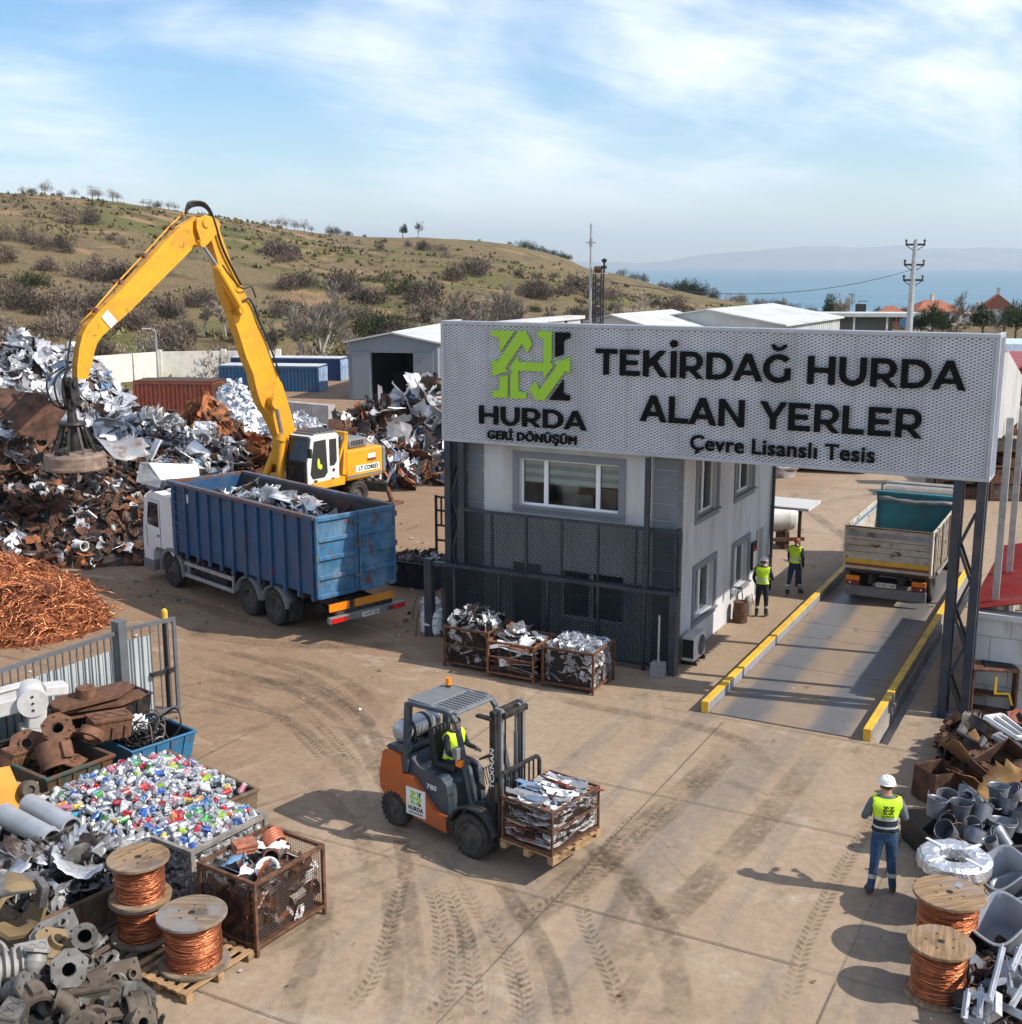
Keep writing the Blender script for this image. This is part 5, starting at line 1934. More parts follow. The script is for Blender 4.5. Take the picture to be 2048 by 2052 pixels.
for s_ in (-1, 1):
 mb = MB()
 a, b = s_ * 1.1, s_ * .72
 mb.span((-.13, min(a, b), .54), (-.04, max(a, b), .66), 0)
 mb.span((-.13, min(a, b), .67), (-.04, max(a, b), .8), 1)
 mb.ball((-.135, s_ * .98, .6), (.008, .03, .03), 8, 6, 2)
 mb.obj('tail_light', [mat('dark_red_lens', (0.2, 0.012, 0.01), .3), M_amberlamp, M_white_sticker], rt)
mb = MB()
mb.span((-.14, -.3, .55), (-.121, .25, .68))
pl = mb.obj('number_plate', M_plate, rt)
text_mesh('plate_text', '37 KS 7168', M_black, -.24, .24, .58, .655, .003, .012, Matrix.Rotation(-PI / 2, 4, 'Z'), pl, (-.141, -.025, 0))
EH = Vec((-.6, -.8, 0))
EO = Vec((-7.87, 46.99, 0))
EL = Vec((.8, -.6, 0))
ex = thing('material_handler', 'yellow scrap handler with white cab and long raised boom', 'excavator', EO, math.atan2(-.8, -.6))
def eplane(px, py, y0):
 d = ray(px, py)
 o = EO + EL * y0
 t_ = o.dot(EL) / d.dot(EL)
 p = d * t_
 return ((p - EO).dot(EH), CAMH + p.z)
def ez(x, y, y0=-.2):
 return eplane(x * .363, y * .363 + 360, y0)
def ew(x, y, y0=-.2):
 return eplane(420 + x * .2593, 720 + y * .2593, y0)
def slab(pts, y0, y1):
 mb = MB()
 mb.prism(pts, y1 - y0, frame((1, 0, 0), (0, 0, 1), (0, -1, 0), (0, y1, 0)))
 return mb
BY = -.2
boom = [ez(1110, 197), ez(1155, 215), ez(1180, 245), ez(1203, 310), ez(1272, 500), ez(1350, 665), ez(1430, 855), ez(1522, 1100), ew(535, 190), ew(596, 390), ew(640, 560),
  (-.1, 2.6), (-.1, 1.7), (.75, 1.5), (1.7, 2.0), ew(510, 600), ew(440, 450), ew(375, 350), ew(340, 250), ew(310, 110), ez(1340, 980), ez(1300, 850), ez(1262, 740), ez(1216, 620), ez(1190, 480), ez(1146, 330)]
slab(boom, BY - .2, BY + .2).obj('boom', M_machine, ex, bevel=.03, seg=2)
arm = [ez(1110, 205), ez(1062, 212), ez(975, 262), ez(895, 345), ez(775, 478), ez(650, 612), ez(525, 735), ez(470, 800), ez(440, 860), ez(422, 935), ez(412, 1030), ez(412, 1100),
 ez(470, 1100), ez(495, 1010), ez(505, 960), ez(520, 905), ez(550, 862), ez(700, 730), ez(850, 580), ez(1000, 430), ez(1060, 368), ez(1120, 330)]
slab(arm, BY - .15, BY + .15).obj('arm', M_machine, ex, bevel=.03, seg=2)
hub = [ez(1055, 215), ez(1110, 197), ez(1160, 215), ez(1185, 245), ez(1180, 280), ez(1130, 340), ez(1110, 362), ez(1075, 330), ez(1055, 270)]
mb = slab(hub, BY - .31, BY - .242)
b2 = slab(hub, BY + .242, BY + .31)
k = len(mb.v)
mb.v += b2.v
mb.f += [tuple(i + k for i in q) for q in b2.f]
mb.m += b2.m
mb.s += b2.s
hx, hz = ez(1106, 240)
mb.cyl((hx, BY - .36, hz), (hx, BY + .36, hz), .16, None, 16)
mb.obj('knuckle', M_machine, ex)
for y in (BY - .42, BY + .42):
 a, b, c = ez(1112, 352, y), ez(1195, 475, y), ez(1335, 718, y)
 mb = MB()
 mb.cyl((a[0], y, a[1]), (b[0], y, b[1]), .07, None, 10, 1)
 mb.cyl((b[0], y, b[1]), (c[0], y, c[1]), .13, None, 14, 0)
 mb.cyl((b[0], y, b[1]), (b[0] - .08, y, b[1] - .14), .16, None, 14, 0)
 mb.cyl((a[0], y - .1, a[1]), (a[0], y + .1, a[1]), .13, None, 12, 0)
 mb.cyl((c[0], y - .1, c[1]), (c[0], y + .1, c[1]), .2, None, 14, 0)
 mb.obj('arm_ram', [M_machine, M_chrome], ex)
 a, b = ew(505, 330, y), ew(560, 590, y)
 mb = MB()
 mb.cyl((a[0], y, a[1]), (b[0], y, b[1]), .08, None, 10, 1)
 mb.cyl((b[0], y, b[1]), (1.9, y, 1.5), .15, None, 14, 0)
 mb.cyl((b[0] + .02, y, b[1] + .03), (b[0] + .1, y, b[1] - .2), .19, None, 14, 0)
 mb.cyl((a[0], y - .14, a[1]), (a[0], y + .14, a[1]), .26, None, 16, 0)
 mb.obj('lift_ram', [M_machine, M_chrome], ex)
mb = MB()
for j in range(4):
 y = BY - .3 + j * .2
 P_ = [ez(1025, 200, y), ez(1040, 168 - j * 9, y), ez(1085, 152 - j * 7, y), ez(1130, 160 - j * 6, y), ez(1165, 200 - j * 4, y), ez(1190, 260, y), ez(1235, 400, y), ez(1330, 590, y)]
 pts = catmull([Vec((p[0], y, p[1] + .06)) for p in P_], 5)
 mb.tube(pts, .045, 6)
mb.obj('hose', M_hose, ex)
mb = MB()
for j in range(3):
 y = BY + .1 + j * .1
 P_ = [ez(1330, 690, y), ez(1375, 670, y), ez(1410, 730, y), ez(1430, 790, y), ez(1480, 900, y), ez(1545, 1085, y)]
 mb.tube(catmull([Vec((p[0], y, p[1] + .08)) for p in P_], 4), .035, 6)
P_ = [ez(1190, 470), ez(1240, 540), ez(1300, 600), ez(1350, 590), ez(1375, 650)]
mb.tube(catmull([Vec((p[0], BY + .36, p[1])) for p in P_], 4), .03, 6)
mb.obj('hose', M_hose, ex)
mb = MB()
for j in range(4):
 y = BY - .2 + j * .12
 P_ = [ez(445, 790, y), ez(408, 850, y), ez(388, 940, y), ez(378, 1030, y), ez(365, 1110, y), (10.15, 5.4), (10.1, 5.0)]
 mb.tube(catmull([Vec((p[0] + .05, y, p[1])) for p in P_], 4), .035, 6)
for j in range(3):
 y = BY - .3 + j * .2
 mb.tube(catmull([Vec((10.25, y, 6.3)), Vec((10.9 - j * .15, y, 5.9)), Vec((10.8 - j * .1, y, 5.2)), Vec((10.35, y, 4.9))], 5), .032, 6)
mb.obj('hose', M_hose, ex)
mb = MB()
for y in (BY - .1, BY + .1):
 pts = [ez(1040, 200, y), ez(955, 280, y), ez(800, 450, y), ez(670, 590, y), ez(540, 740, y), ez(440, 840, y)]
 mb.tube([Vec((p[0] + .1, y, p[1] + .16)) for p in pts], .03, 6)
mb.obj('hydraulic_pipe', M_machine, ex)
for q in (ez(945, 285), ez(795, 440), ez(665, 585), ez(525, 740)):
 MB().box((q[0] + .1, BY, q[1] + .12), (.12, .5, .12), (0, -.8, 0)).obj('pipe_clamp', M_rust, ex)
q = ez(603, 770, BY + .17)
mb = MB()
mb.box((q[0], BY + .176, q[1]), (.5, .008, .34), (0, -.85, 0))
mb.obj('decal', M_white_sticker, ex)
mb = MB()
mb.span((-2.0, -1.35, 1.15), (1.5, 1.3, 1.45))
mb.prism([(1.5, 1.15), (-.2, 1.15), (-.2, 1.45), (1.5, 1.4)], .3, frame((1, 0, 0), (0, 0, 1), (0, -1, 0), (0, 1.62, 0)))
mb.obj('deck', M_machine, ex, bevel=.04)
mb = MB()
mb.span((-2.6, .0, 1.2), (-.55, 1.4, 2.38))
mb.span((-2.6, -1.4, 1.2), (-.2, -.55, 2.38))
mb.obj('side_panel', M_machine, ex, bevel=.08, seg=3)
mb = MB()
mb.span((-2.85, -1.38, 1.25), (-2.602, 1.38, 2.35))
mb.obj('counterweight', M_greyplastic, ex, bevel=.1, seg=3)
mb = MB()
mb.span((-2.0, -.4, 2.382), (-.9, 1.15, 2.78))
hd = mb.obj('engine_hood', M_greyplastic, ex, bevel=.1, seg=3)
mb = MB()
for k in range(8):
 mb.span((-1.75 + k * .09, 1.152, 2.5), (-1.71 + k * .09, 1.165, 2.7))
mb.obj('vent', M_dark, hd)
mb = MB()
mb.span((-2.5, 1.405, 1.3), (-.6, 1.42, 1.38))
mb.obj('trim_stripe', M_greyplastic, ex)
mb = MB()
mb.box((-1.95, 1.408, 2.05), (.42, .01, .18), None, 0)
mb.box((-1.95, 1.408, 1.9), (.5, .01, .1), None, 1)
mb.obj('decal', [M_white_sticker, M_redpaint], ex)
text_mesh('lettering', 'LT CORED', M_black, -.55, .55, 0, .17, .01, .03, Matrix.Rotation(PI, 4, 'Z'), ex, (-1.75, 1.41, 1.52))
mb = MB()
mb.box((-1.72, 1.404, 1.6), (1.35, .006, .26))
mb.obj('decal', M_white_sticker, ex)
mb = MB()
mb.bar((-.45, 1.3, 1.45), (-.62, 1.3, 3.1), .2, .12)
mb.bar((-.45, .2, 1.45), (-.62, .2, 3.1), .2, .12)
mb.bar((-.62, .14, 3.05), (-.62, 1.36, 3.05), .16, .16)
mb.bar((-.62, 1.3, 3.0), (-.02, 1.3, 1.7), .12, .1)
mb.obj('guard_post', M_machine, ex, bevel=.02)
mb = MB()
for k in range(5):
 mb.bar((-.55, .3 + k * .2, 2.95), (-.1, .3 + k * .2, 2.4), .04)
mb.obj('grille', M_blackmetal, ex)
mb = MB()
cp = [(0.0, 1.45), (0.0, 3.1), (.12, 3.2), (1.2, 3.22), (1.42, 3.12), (1.66, 2.2), (1.66, 1.35), (1.2, 1.3)]
mb.prism(cp, 1.2, frame((1, 0, 0), (0, 0, 1), (0, -1, 0), (0, 1.52, 0)))
ecab = mb.obj('cab', M_cabwhite, ex, bevel=.06, seg=3)
mb = MB()
mb.prism([(1.52, 1.75), (1.3, 2.98), (.68, 3.0), (.62, 1.72), (.8, 1.55), (1.4, 1.55)], .012, frame((1, 0, 0), (0, 0, 1), (0, -1, 0), (0, 1.533, 0)))
mb.prism([(.5, 1.95), (.5, 2.98), (.12, 2.98), (.12, 2.1), (.25, 1.95)], .012, frame((1, 0, 0), (0, 0, 1), (0, -1, 0), (0, 1.533, 0)))
mb.prism([(-.54, 1.4), (.54, 1.4), (.54, 2.25), (-.54, 2.25)], .01, frame((0, 1, 0), (0, 0, 1), (1, 0, 0), (1.662, .92, 0)))
mb.prism([(-.54, 0), (.54, 0), (.54, .9), (-.54, .9)], .01, frame((0, 1, 0), (-.252, 0, .968), (.968, 0, .252), (1.662, .92, 2.24)))
mb.obj('window', M_glass, ecab)
mb = MB()
for k in range(11):
 y = .42 + k * .1
 mb.bar((1.72, y, 1.4), (1.72, y, 2.25), .018)
 mb.bar((1.72, y, 2.25), (1.48, y, 3.15), .018)
for z in (1.45, 1.85, 2.25):
 mb.bar((1.72, .38, z), (1.72, 1.46, z), .03)
mb.bar((1.48, .38, 3.15), (1.48, 1.46, 3.15), .04)
mb.obj('screen_guard', M_blackmetal, ecab)
mb = MB()
mb.span((.05, .38, 3.22), (1.25, 1.46, 3.27))
for k in range(5):
 mb.bar((.2 + k * .22, .36, 3.3), (.2 + k * .22, 1.48, 3.3), .05)
mb.obj('roof_guard', M_greyplastic, ecab)
mb = MB()
mb.span((.3, 1.535, 1.4), (.42, 1.56, 1.48))
mb.span((1.2, 1.535, 1.42), (1.34, 1.56, 1.5))
mb.cyl((.3, 1.535, 1.78), (.3, 1.55, 1.78), .06, None, 12)
mb.obj('handle', M_hose, ecab)
mb = MB()
mb.ball((1.1, 1.546, 2.12), (.07, .004, .2), 10, 8, 0)
mb.ball((1.0, 1.546, 1.98), (.09, .004, .1), 10, 8, 0)
mb.obj('operator_vest', M_vest, ecab)
mb = MB()
mb.bar((1.55, 1.55, 2.9), (1.75, 1.75, 2.75), .03)
mb.box((1.75, 1.75, 2.6), (.08, .2, .35))
mb.obj('mirror', M_blackmetal, ecab)
mb = MB()
mb.cyl((0, 0, .95), (0, 0, 1.15), .75, None, 28)
mb.span((-1.9, -.5, .55), (1.9, .5, .95))
for sx in (-1, 1):
 for sy in (-1, 1):
  mb.bar((sx * 1.8, sy * .4, .75), (sx * 2.5, sy * 1.7, .7), .3, .35)
mb.obj('undercarriage', M_blackmetal, ex)
for sx in (-1, 1):
 for sy in (-1, 1):
  wheel(ex, sx * 1.35, sy * 1.05, .55, .4, sy, 18, .3, 8)
  mb = MB()
  mb.cyl((sx * 2.5, sy * 1.7, .7), (sx * 2.62, sy * 1.85, .1), .1, None, 12)
  mb.box((sx * 2.62, sy * 1.87, .06), (.75, .6, .1))
  mb.obj('outrigger', M_rust, ex)
mg = thing('lifting_magnet', 'round rusty lifting magnet hanging from the yellow arm', 'magnet', EO + EH * 10.3 + EL * -.2, ex.rotation_euler.z)
mb = MB()
mb.lathe([(0.001, 2.98), (.6, 2.98), (.98, 2.99), (1.0, 3.02), (1.0, 3.1), (.97, 3.12), (.97, 3.42), (.93, 3.5), (.5, 3.56), (0.001, 3.58)], 40)
mb.obj('body', M_magnet, mg)
mb = MB()
for k in range(9):
 a = 2 * PI * k / 9
 mb.bar((.72 * cos(a), .72 * sin(a), 3.5), (.34 * cos(a), .34 * sin(a), 4.45), .08, .05)
mb.cyl((0, 0, 3.55), (0, 0, 4.5), .2, .16, 14)
mb.lathe([(.05, 4.4), (.42, 4.4), (.45, 4.45), (.42, 4.52), (.05, 4.52)], 24)
for k in range(3):
 a = 2 * PI * k / 3 + .4
 mb.box((.7 * cos(a), .7 * sin(a), 3.6), (.3, .14, .22), (0, .4, a))
mb.obj('cage', M_blackmetal, mg)
mb = MB()
mb.cyl((0, 0, 4.5), (0, 0, 5.0), .17, .13, 12)
mb.box((0, 0, 5.1), (.34, .3, .3))
for y in (-.17, .17):
 mb.box((-.05, y, 5.5), (.3, .06, .9), (0, .06, 0))
mb.cyl((-.05, -.27, 5.75), (-.05, .27, 5.75), .1, None, 12)
mb.cyl((0, -.25, 5.2), (0, .25, 5.2), .09, None, 12)
mb.obj('hanger', M_blackmetal, mg)
FH = Vec((.782, -.623, 0)).normalized()
FL = Vec((-FH.y, FH.x, 0))
FO = Vec((-.26, 18.68, 0))
FRZ = math.atan2(FH.y, FH.x)
fk = thing('forklift', 'orange and slate forklift with open overhead guard and gas bottle', 'forklift', FO, FRZ)
def fprism(pts, y0, y1, mi=0, mb=None):
 mb = mb or MB()
 mb.prism(pts, y1 - y0, frame((1, 0, 0), (0, 0, 1), (0, -1, 0), (0, y1, 0)), mi)
 return mb
cw = [(-2.02, .5), (-2.13, .62), (-2.15, .85), (-2.06, 1.3), (-1.98, 1.36), (-1.62, 1.33), (-1.6, 1.0), (-1.62, .55), (-1.5, .45)]
fprism(cw, -.55, .55).obj('counterweight', M_fkorange, fk, bevel=.06, seg=3)
wing = [(-1.60, 1.02), (-1.35, 1.02), (-1.2, .86), (-.86, .55), (-.62, .5), (-.6, .22), (-1.35, .3), (-1.5, .45), (-1.62, .55)]
for y0 in (-.56, .48):
 fprism(wing, y0, y0 + .08).obj('side_panel', M_fkorange, fk, bevel=.015)
hood = [(-1.62, .5), (-1.62, 1.33), (-1.5, 1.36), (-1.3, 1.2), (-1.12, 1.15), (-.78, 1.12), (-.66, 1.02), (-.6, .55), (-.6, .4), (-1.3, .4)]
fprism(hood, -.478, .478).obj('hood', M_fkblue, fk, bevel=.06, seg=3)
mb = fprism([(-2.03, 1.37), (-1.65, 1.35), (-1.5, 1.37), (-1.52, 1.45), (-1.95, 1.45)], -.5, .5)
mb.obj('rear_deck', M_fkblue, fk, bevel=.03)
mb = fprism([(-.6, .3), (-.6, .52), (-.05, .52), (.02, .9), (.14, 1.25), (.22, 1.3), (.26, 1.2), (.22, .5), (.1, .3)], -.3, .3)
mb.obj('dashboard', M_fkblue, fk, bevel=.04)
mb = fprism([(-.6, .3), (-.6, .5), (-.36, .5), (-.36, .3)], -.55, .55)
mb.obj('step', M_chassis, fk, bevel=.02)
for s_ in (-1, 1):
 mb = MB()
 vs, fs = [], []
 n = 10
 for i in range(n + 1):
  a = R(15 + 150 * i / n)
  r0 = .47
  for rr in (r0, r0 + .035):
   for y in (s_ * .36, s_ * .66):
    vs.append((rr * cos(a), y, .38 + rr * sin(a)))
 for i in range(n):
  k = 4 * i
  fs += [(k, k + 1, k + 5, k + 4), (k + 2, k + 6, k + 7, k + 3), (k, k + 4, k + 6, k + 2), (k + 1, k + 3, k + 7, k + 5)]
 mb.add(vs, fs, 0, True)
 mb.obj('fender', M_chassis, fk)
 wheel(fk, 0, s_ * .52, .38, .27, s_, 22, .5, 0, rim=M_rim)
 wheel(fk, -1.8, s_ * .46, .31, .22, s_, 20, .5, 0, rim=M_rim)
mb = MB()
for s_ in (-1, 1):
 y = s_ * .5
 mb.bar((-1.55, y, 1.05), (-1.47, y, 2.3), .09, .13, up=(1, 0, 0))
 pts = [(-1.47, y, 2.3), (-.62, y, 2.335), (-.5, y, 2.31), (-.4, y, 2.2), (-.06, y, .85)]
 for a, b in zip(pts, pts[1:]):
  mb.bar(a, b, .07, .09, up=(0, 1, 0))
mb.obj('guard_pillar', M_fkblue, fk, bevel=.012)
mb = MB()
mb.span((-1.52, -.47, 2.32), (-.98, .47, 2.36))
mb.span((-.52, -.47, 2.30), (-.42, .47, 2.35))
for s_ in (-1, 1):
 mb.span((-.98, s_ * .47 - .05, 2.315), (-.52, s_ * .47 + .05, 2.36))
n = 9
for k in range(n):
 y = -.42 + .84 * (k + .5) / n
 mb.span((-.979, y - .026, 2.318), (-.521, y + .026, 2.352))
mb.obj('guard_roof', M_fkroof, fk, bevel=.008, seg=1)
mb = MB()
mb.cyl((-1.35, .38, 2.36), (-1.35, .38, 2.4), .05, None, 12, 1)
mb.cyl((-1.35, .38, 2.4), (-1.35, .38, 2.52), .055, .045, 12, 0)
mb.obj('beacon', [M_amberlamp, M_hose], fk)
mb = MB()
M_ = frame((1, 0, 0), (0, 0, 1), (0, -1, 0), (-1.82, 0, 1.64))
mb.lathe([(.0, -.44), (.1, -.43), (.17, -.38), (.19, -.3), (.19, .28), (.16, .38), (.09, .42), (0.0, .43)], 22, M_)
mb.lathe([(.16, -.5), (.175, -.5), (.175, -.38), (.16, -.38)], 22, M_)
gb = mb.obj('gas_bottle', M_galv, fk)
mb = MB()
for y in (-.2, .18):
 mb.lathe([(.19, y - .03), (.2, y - .03), (.2, y + .03), (.19, y + .03)], 22, M_)
 mb.box((-1.82, -y, 1.5), (.4, .06, .12))
mb.obj('strap', M_hose, gb)
mb = MB()
mb.box((-.95, 0, 1.2), (.5, .5, .14), (0, -.08, 0))
mb.box((-1.2, 0, 1.5), (.14, .48, .62), (0, -.16, 0))
mb.obj('seat', M_seat, fk, bevel=.05, seg=3)
mb = MB()
ring = []
Ms = frame((0.86, 0, .5), (0, 1, 0), (-.5, 0, .86), (-.2, .08, 1.5))
for i in range(17):
 a = 2 * PI * i / 16
 ring.append(Ms @ Vec((.17 * cos(a), .17 * sin(a), 0)))
mb.tube(ring, .016, 6, 0, False)
for a in (0, 2.1, 4.2):
 mb.bar(Ms @ Vec((0, 0, -.02)), Ms @ Vec((.165 * cos(a), .165 * sin(a), 0)), .02)
mb.cyl(Ms @ Vec((0, 0, 0)), (.06, .08, 1.15), .03, None, 8)
mb.obj('steering_wheel', M_hose, fk)
mb = MB()
for y in (-.12, -.18, -.24):
 mb.cyl((.02, y, 1.15), (-.05, y, 1.4), .008, None, 6)
 mb.ball((-.05, y, 1.41), .02, 8, 6)
mb.obj('lever', M_hose, fk)
for s_ in (-1, 1):
 mb = MB()
 mb.span((.2, s_ * .36 - .035, .12), (.32, s_ * .36 + .035, 2.5), 0)
 mb.span((.24, s_ * .28 - .03, .14), (.38, s_ * .28 + .03, 2.55), 1)
 mb.cyl((.27, s_ * .2, .3), (.27, s_ * .2, 2.0), .035, None, 10, 1)
 mb.cyl((.27, s_ * .2, 2.0), (.27, s_ * .2, 2.45), .022, None, 10, 1)
 mb.cyl((.3, s_ * .22 - .03, 2.42), (.3, s_ * .22 + .03, 2.42), .09, None, 14, 1)
 for x in (.34, .36):
  mb.cyl((x + .04, s_ * .22, 2.45), (x + .04, s_ * .22, .7), .01, None, 5, 0)
 mb.obj('mast_rail', [M_blackmetal, M_greyplastic], fk, bevel=.006, seg=1)
mb = MB()
mb.span((.21, -.4, 2.42), (.31, .4, 2.52))
mb.span((.39, -.3, 2.4), (.46, .3, 2.5))
mb.span((.2, -.4, 1.1), (.24, .4, 1.2))
mb.span((.2, -.4, .3), (.24, .4, .4))
mb.box((.12, -.42, 2.4), (.3, .1, .05))
mb.obj('mast_crosshead', M_blackmetal, fk, bevel=.015)
text_mesh('lettering', 'TCXMAN', M_white_sticker, -.34, .34, -.04, .04, .004, .02, Matrix.Rotation(-PI / 2, 4, 'Y') @ Matrix.Rotation(0, 4, 'Z'), fk, (.26, -.397, 1.55))
mb = MB()
bx = .52
mb.span((.44, -.48, .42), (.5, .48, .52))
mb.span((.44, -.48, .72), (.5, .48, .82))
for s_ in (-1, 1):
 mb.bar((bx, s_ * .52, .3), (bx, s_ * .52, 1.48), .06, .05, up=(1, 0, 0))
 mb.bar((bx, s_ * .52, 1.48), (bx, s_ * .45, 1.56), .06, .05, up=(1, 0, 0))
mb.bar((bx, -.45, 1.56), (bx, .45, 1.56), .06, .05, up=(1, 0, 0))
for y in (-.36, -.24, -.12, 0, .12, .24, .36):
 mb.bar((bx, y, .82), (bx, y, 1.54), .025, .03, up=(1, 0, 0))
mb.obj('load_backrest', M_blackmetal, fk, bevel=.006, seg=1)
for s_ in (-1, 1):
 mb = MB()
 mb.span((.55, s_ * .3 - .06, .34), (.6, s_ * .3 + .06, .95))
 mb.span((.6, s_ * .3 - .06, .34), (1.6, s_ * .3 + .06, .385))
 mb.obj('fork', M_blackmetal, fk)
mb = MB()
mb.box((-.28, -.64, 1.75), (.1, .12, .2))
mb.bar((-.26, -.5, 1.8), (-.28, -.64, 1.8), .03)
mb.obj('mirror', M_greyplastic, fk, bevel=.02)
mb = MB()
mb.span((-.34, -.62, 1.5), (-.22, -.51, 1.62))
mb.obj('indicator', M_amberlamp, fk, bevel=.02)
sx0, sx1, sz0, sz1 = -1.5, -1.06, .33, .82
mb = MB()
mb.span((sx0, -.570, sz0), (sx1, -.5605, sz1))
st = mb.obj('emblem_plate', M_white_sticker, fk)
logo_flat(frame((1, 0, 0), (0, 0, 1), (0, -1, 0), (sx0 + .09, -.5705, sz1 - .04)), [M_lime, M_black], st, .26, .25, .003)
text_mesh('lettering', 'HURDA', M_black, sx0 + .05, sx1 - .05, sz0 + .09, sz0 + .17, .003, .036, None, st, (0, -.5705, 0))
text_mesh('lettering', 'GER\u0130 D\u00d6N\u00dc\u015e\u00dcM', M_black, sx0 + .06, sx1 - .06, sz0 + .03, sz0 + .07, .003, .02, None, st, (0, -.5705, 0))
text_mesh('lettering', '780', M_white_sticker, -1.1, -.88, .86, .95, .003, .015, None, fk, (0, -.482, 0))
def skin_body(joints, bones, root):
 names = list(joints)
 idx = {n: i for i, n in enumerate(names)}
 me = bpy.data.meshes.new('person')
 me.from_pydata([joints[n][0] for n in names], [(idx[a], idx[b]) for a, b in bones], [])
 o = bpy.data.objects.new('person_tmp', me)
 COL.objects.link(o)
 md = o.modifiers.new('Skin', 'SKIN')
 md.use_smooth_shade = True
 for n in names:
  sv = me.skin_vertices[0].data[idx[n]]
  r = joints[n][1]
  sv.radius = (r, r) if not isinstance(r, tuple) else r
  sv.use_root = (n == root)
 sd = o.modifiers.new('Sub', 'SUBSURF')
 sd.levels = 2
 sd.render_levels = 2
 bpy.context.view_layer.update()
 dg = bpy.context.evaluated_depsgraph_get()
 out = bpy.data.meshes.new_from_object(o.evaluated_get(dg))
 bpy.data.objects.remove(o)
 return out
def finger_tubes(mb, wrist, d, up, side, s, mi, curl=0.5):
 d, up = Vec(d).normalized(), Vec(up).normalized()
 sd = d.cross(up).normalized() * side
 w = Vec(wrist)
 palm = [w, w + d * .04 * s, w + d * .085 * s]
 mb.tube(palm, [.026 * s, .038 * s, .034 * s], 8, mi)
 for k, (off, ln) in enumerate(((.03, .072), (.01, .08), (-.011, .075), (-.03, .06))):
  p = w + d * .08 * s + sd * off * s
  pts = [p - d * .02 * s]
  a = 0.0
  for j in range(4):
   pts.append(p)
   a += curl * (.5 + .25 * j)
   p = p + (d * cos(a) - up * sin(a)) * ln * s / 3
  mb.tube(pts, [.010 * s, .0095 * s, .009 * s, .0085 * s, .007 * s], 6, mi)
 p = w + d * .03 * s + sd * .035 * s
 mb.tube([w + d * .02 * s, p, p + (d * .6 + sd * .6) * .04 * s, p + (d * .9 + sd * .5 - up * .3) * .07 * s], [.013 * s, .013 * s, .011 * s, .009 * s], 6, mi)
def person(label, loc, rz, hgt=1.75, pose='stand', top=M_navycloth, legs=M_navycloth, boots=M_boot, vest='full', hat=M_hardhat, hands=M_skin, turn=0.0, stripes=True,
  group=None, logo=False, vest_low=None):
 s = hgt / 1.75
 t_ = thing('person', label, 'person', loc, rz, group)
 J = {}
 def j(n, p, r):
  J[n] = (Vec(p) * s, r * s)
 sit = pose == 'sit'
 zp = .95 if not sit else .62
 dz = zp - .95
 lean = .04 if not sit else .1
 j('pelvis', (0, 0, zp), .135)
 j('waist', (0, lean * .3, 1.1 + dz), .14)
 j('chest', (0, lean * .7, 1.29 + dz), .155)
 j('upper', (0, lean, 1.41 + dz), .115)
 j('neck', (0, lean + .005, 1.5 + dz), .058)
 hx = sin(turn) * .02
 j('head0', (hx, lean + .03, 1.585 + dz), .078)
 j('head1', (hx, lean + .03, 1.66 + dz), .088)
 j('head2', (hx, lean + .02, 1.71 + dz), .066)
 B = [('pelvis', 'waist'), ('waist', 'chest'), ('chest', 'upper'), ('upper', 'neck'), ('neck', 'head0'), ('head0', 'head1'), ('head1', 'head2')]
 hand = {}
 for sg, n in ((-1, 'l'), (1, 'r')):
  j('sh' + n, (sg * .175, lean * .8, 1.405 + dz), .074)
  if pose == 'hold':
   el, wr = (sg * .275, lean + .02, 1.14), (sg * .17, .29, 1.17)
  elif pose == 'walk':
   el, wr = (sg * .25, lean - .07 * sg, 1.13), (sg * .27, lean + .04 - .12 * sg, .89)
  elif pose == 'sit':
   el, wr = (sg * .25, .16, 1.16 + dz), ((.1 if sg > 0 else -.16), (.46 if sg < 0 else .40), 1.08 + dz + (.12 if sg < 0 else -.02))
  elif pose == 'phone':
   el, wr = (sg * .26, lean + .03, 1.13), (sg * .2, lean + .22 * (1 if sg > 0 else .3), .95 if sg < 0 else 1.1)
  else:
   el, wr = (sg * .25, lean - .03, 1.13), (sg * .275, lean + .05, .9)
  j('el' + n, el, .05)
  j('wr' + n, wr, .036)
  hand[sg] = (Vec(wr) * s, (Vec(wr) - Vec(el)).normalized())
  B += [('upper', 'sh' + n), ('sh' + n, 'el' + n), ('el' + n, 'wr' + n)]
  if sit:
   j('hip' + n, (sg * .095, .04, zp - .03), .1)
   j('kn' + n, (sg * .13, .42, zp + .0), .07)
   j('an' + n, (sg * .13, .5, zp - .4), .048)
   j('toe' + n, (sg * .14, .66, zp - .46), .045)
   B += [('pelvis', 'hip' + n), ('hip' + n, 'kn' + n), ('kn' + n, 'an' + n), ('an' + n, 'toe' + n)]
   continue
  st = {'walk': .16, 'hold': .03, 'phone': .05}.get(pose, .02) * (1 if sg > 0 else -1)
  ax = sg * (.115 if pose != 'hold' else .15)
  j('hip' + n, (sg * .092, 0, .88), .1)
  j('kn' + n, (sg * .11, st * .55 + .015, .5), .068)
  j('an' + n, (ax, st - .01, .095), .05)
  j('toe' + n, (ax + sg * .03, st + .15, .045), .043)
  j('heel' + n, (ax, st - .06, .05), .04)
  B += [('pelvis', 'hip' + n), ('hip' + n, 'kn' + n), ('kn' + n, 'an' + n), ('an' + n, 'toe' + n), ('an' + n, 'heel' + n)]
 me = skin_body(J, B, 'pelvis')
 n = len(me.vertices)
 a = np.zeros(n * 3, np.float32)
 me.vertices.foreach_get('co', a)
 a = a.reshape(-1, 3)
 cz = (a[:, 2] / s - dz)
 trunk = (np.abs(a[:, 0]) < .2 * s) & (cz > .86) & (cz < 1.47)
 yc = lean * .6 * s
 k = np.where(trunk, .8, 1.0)
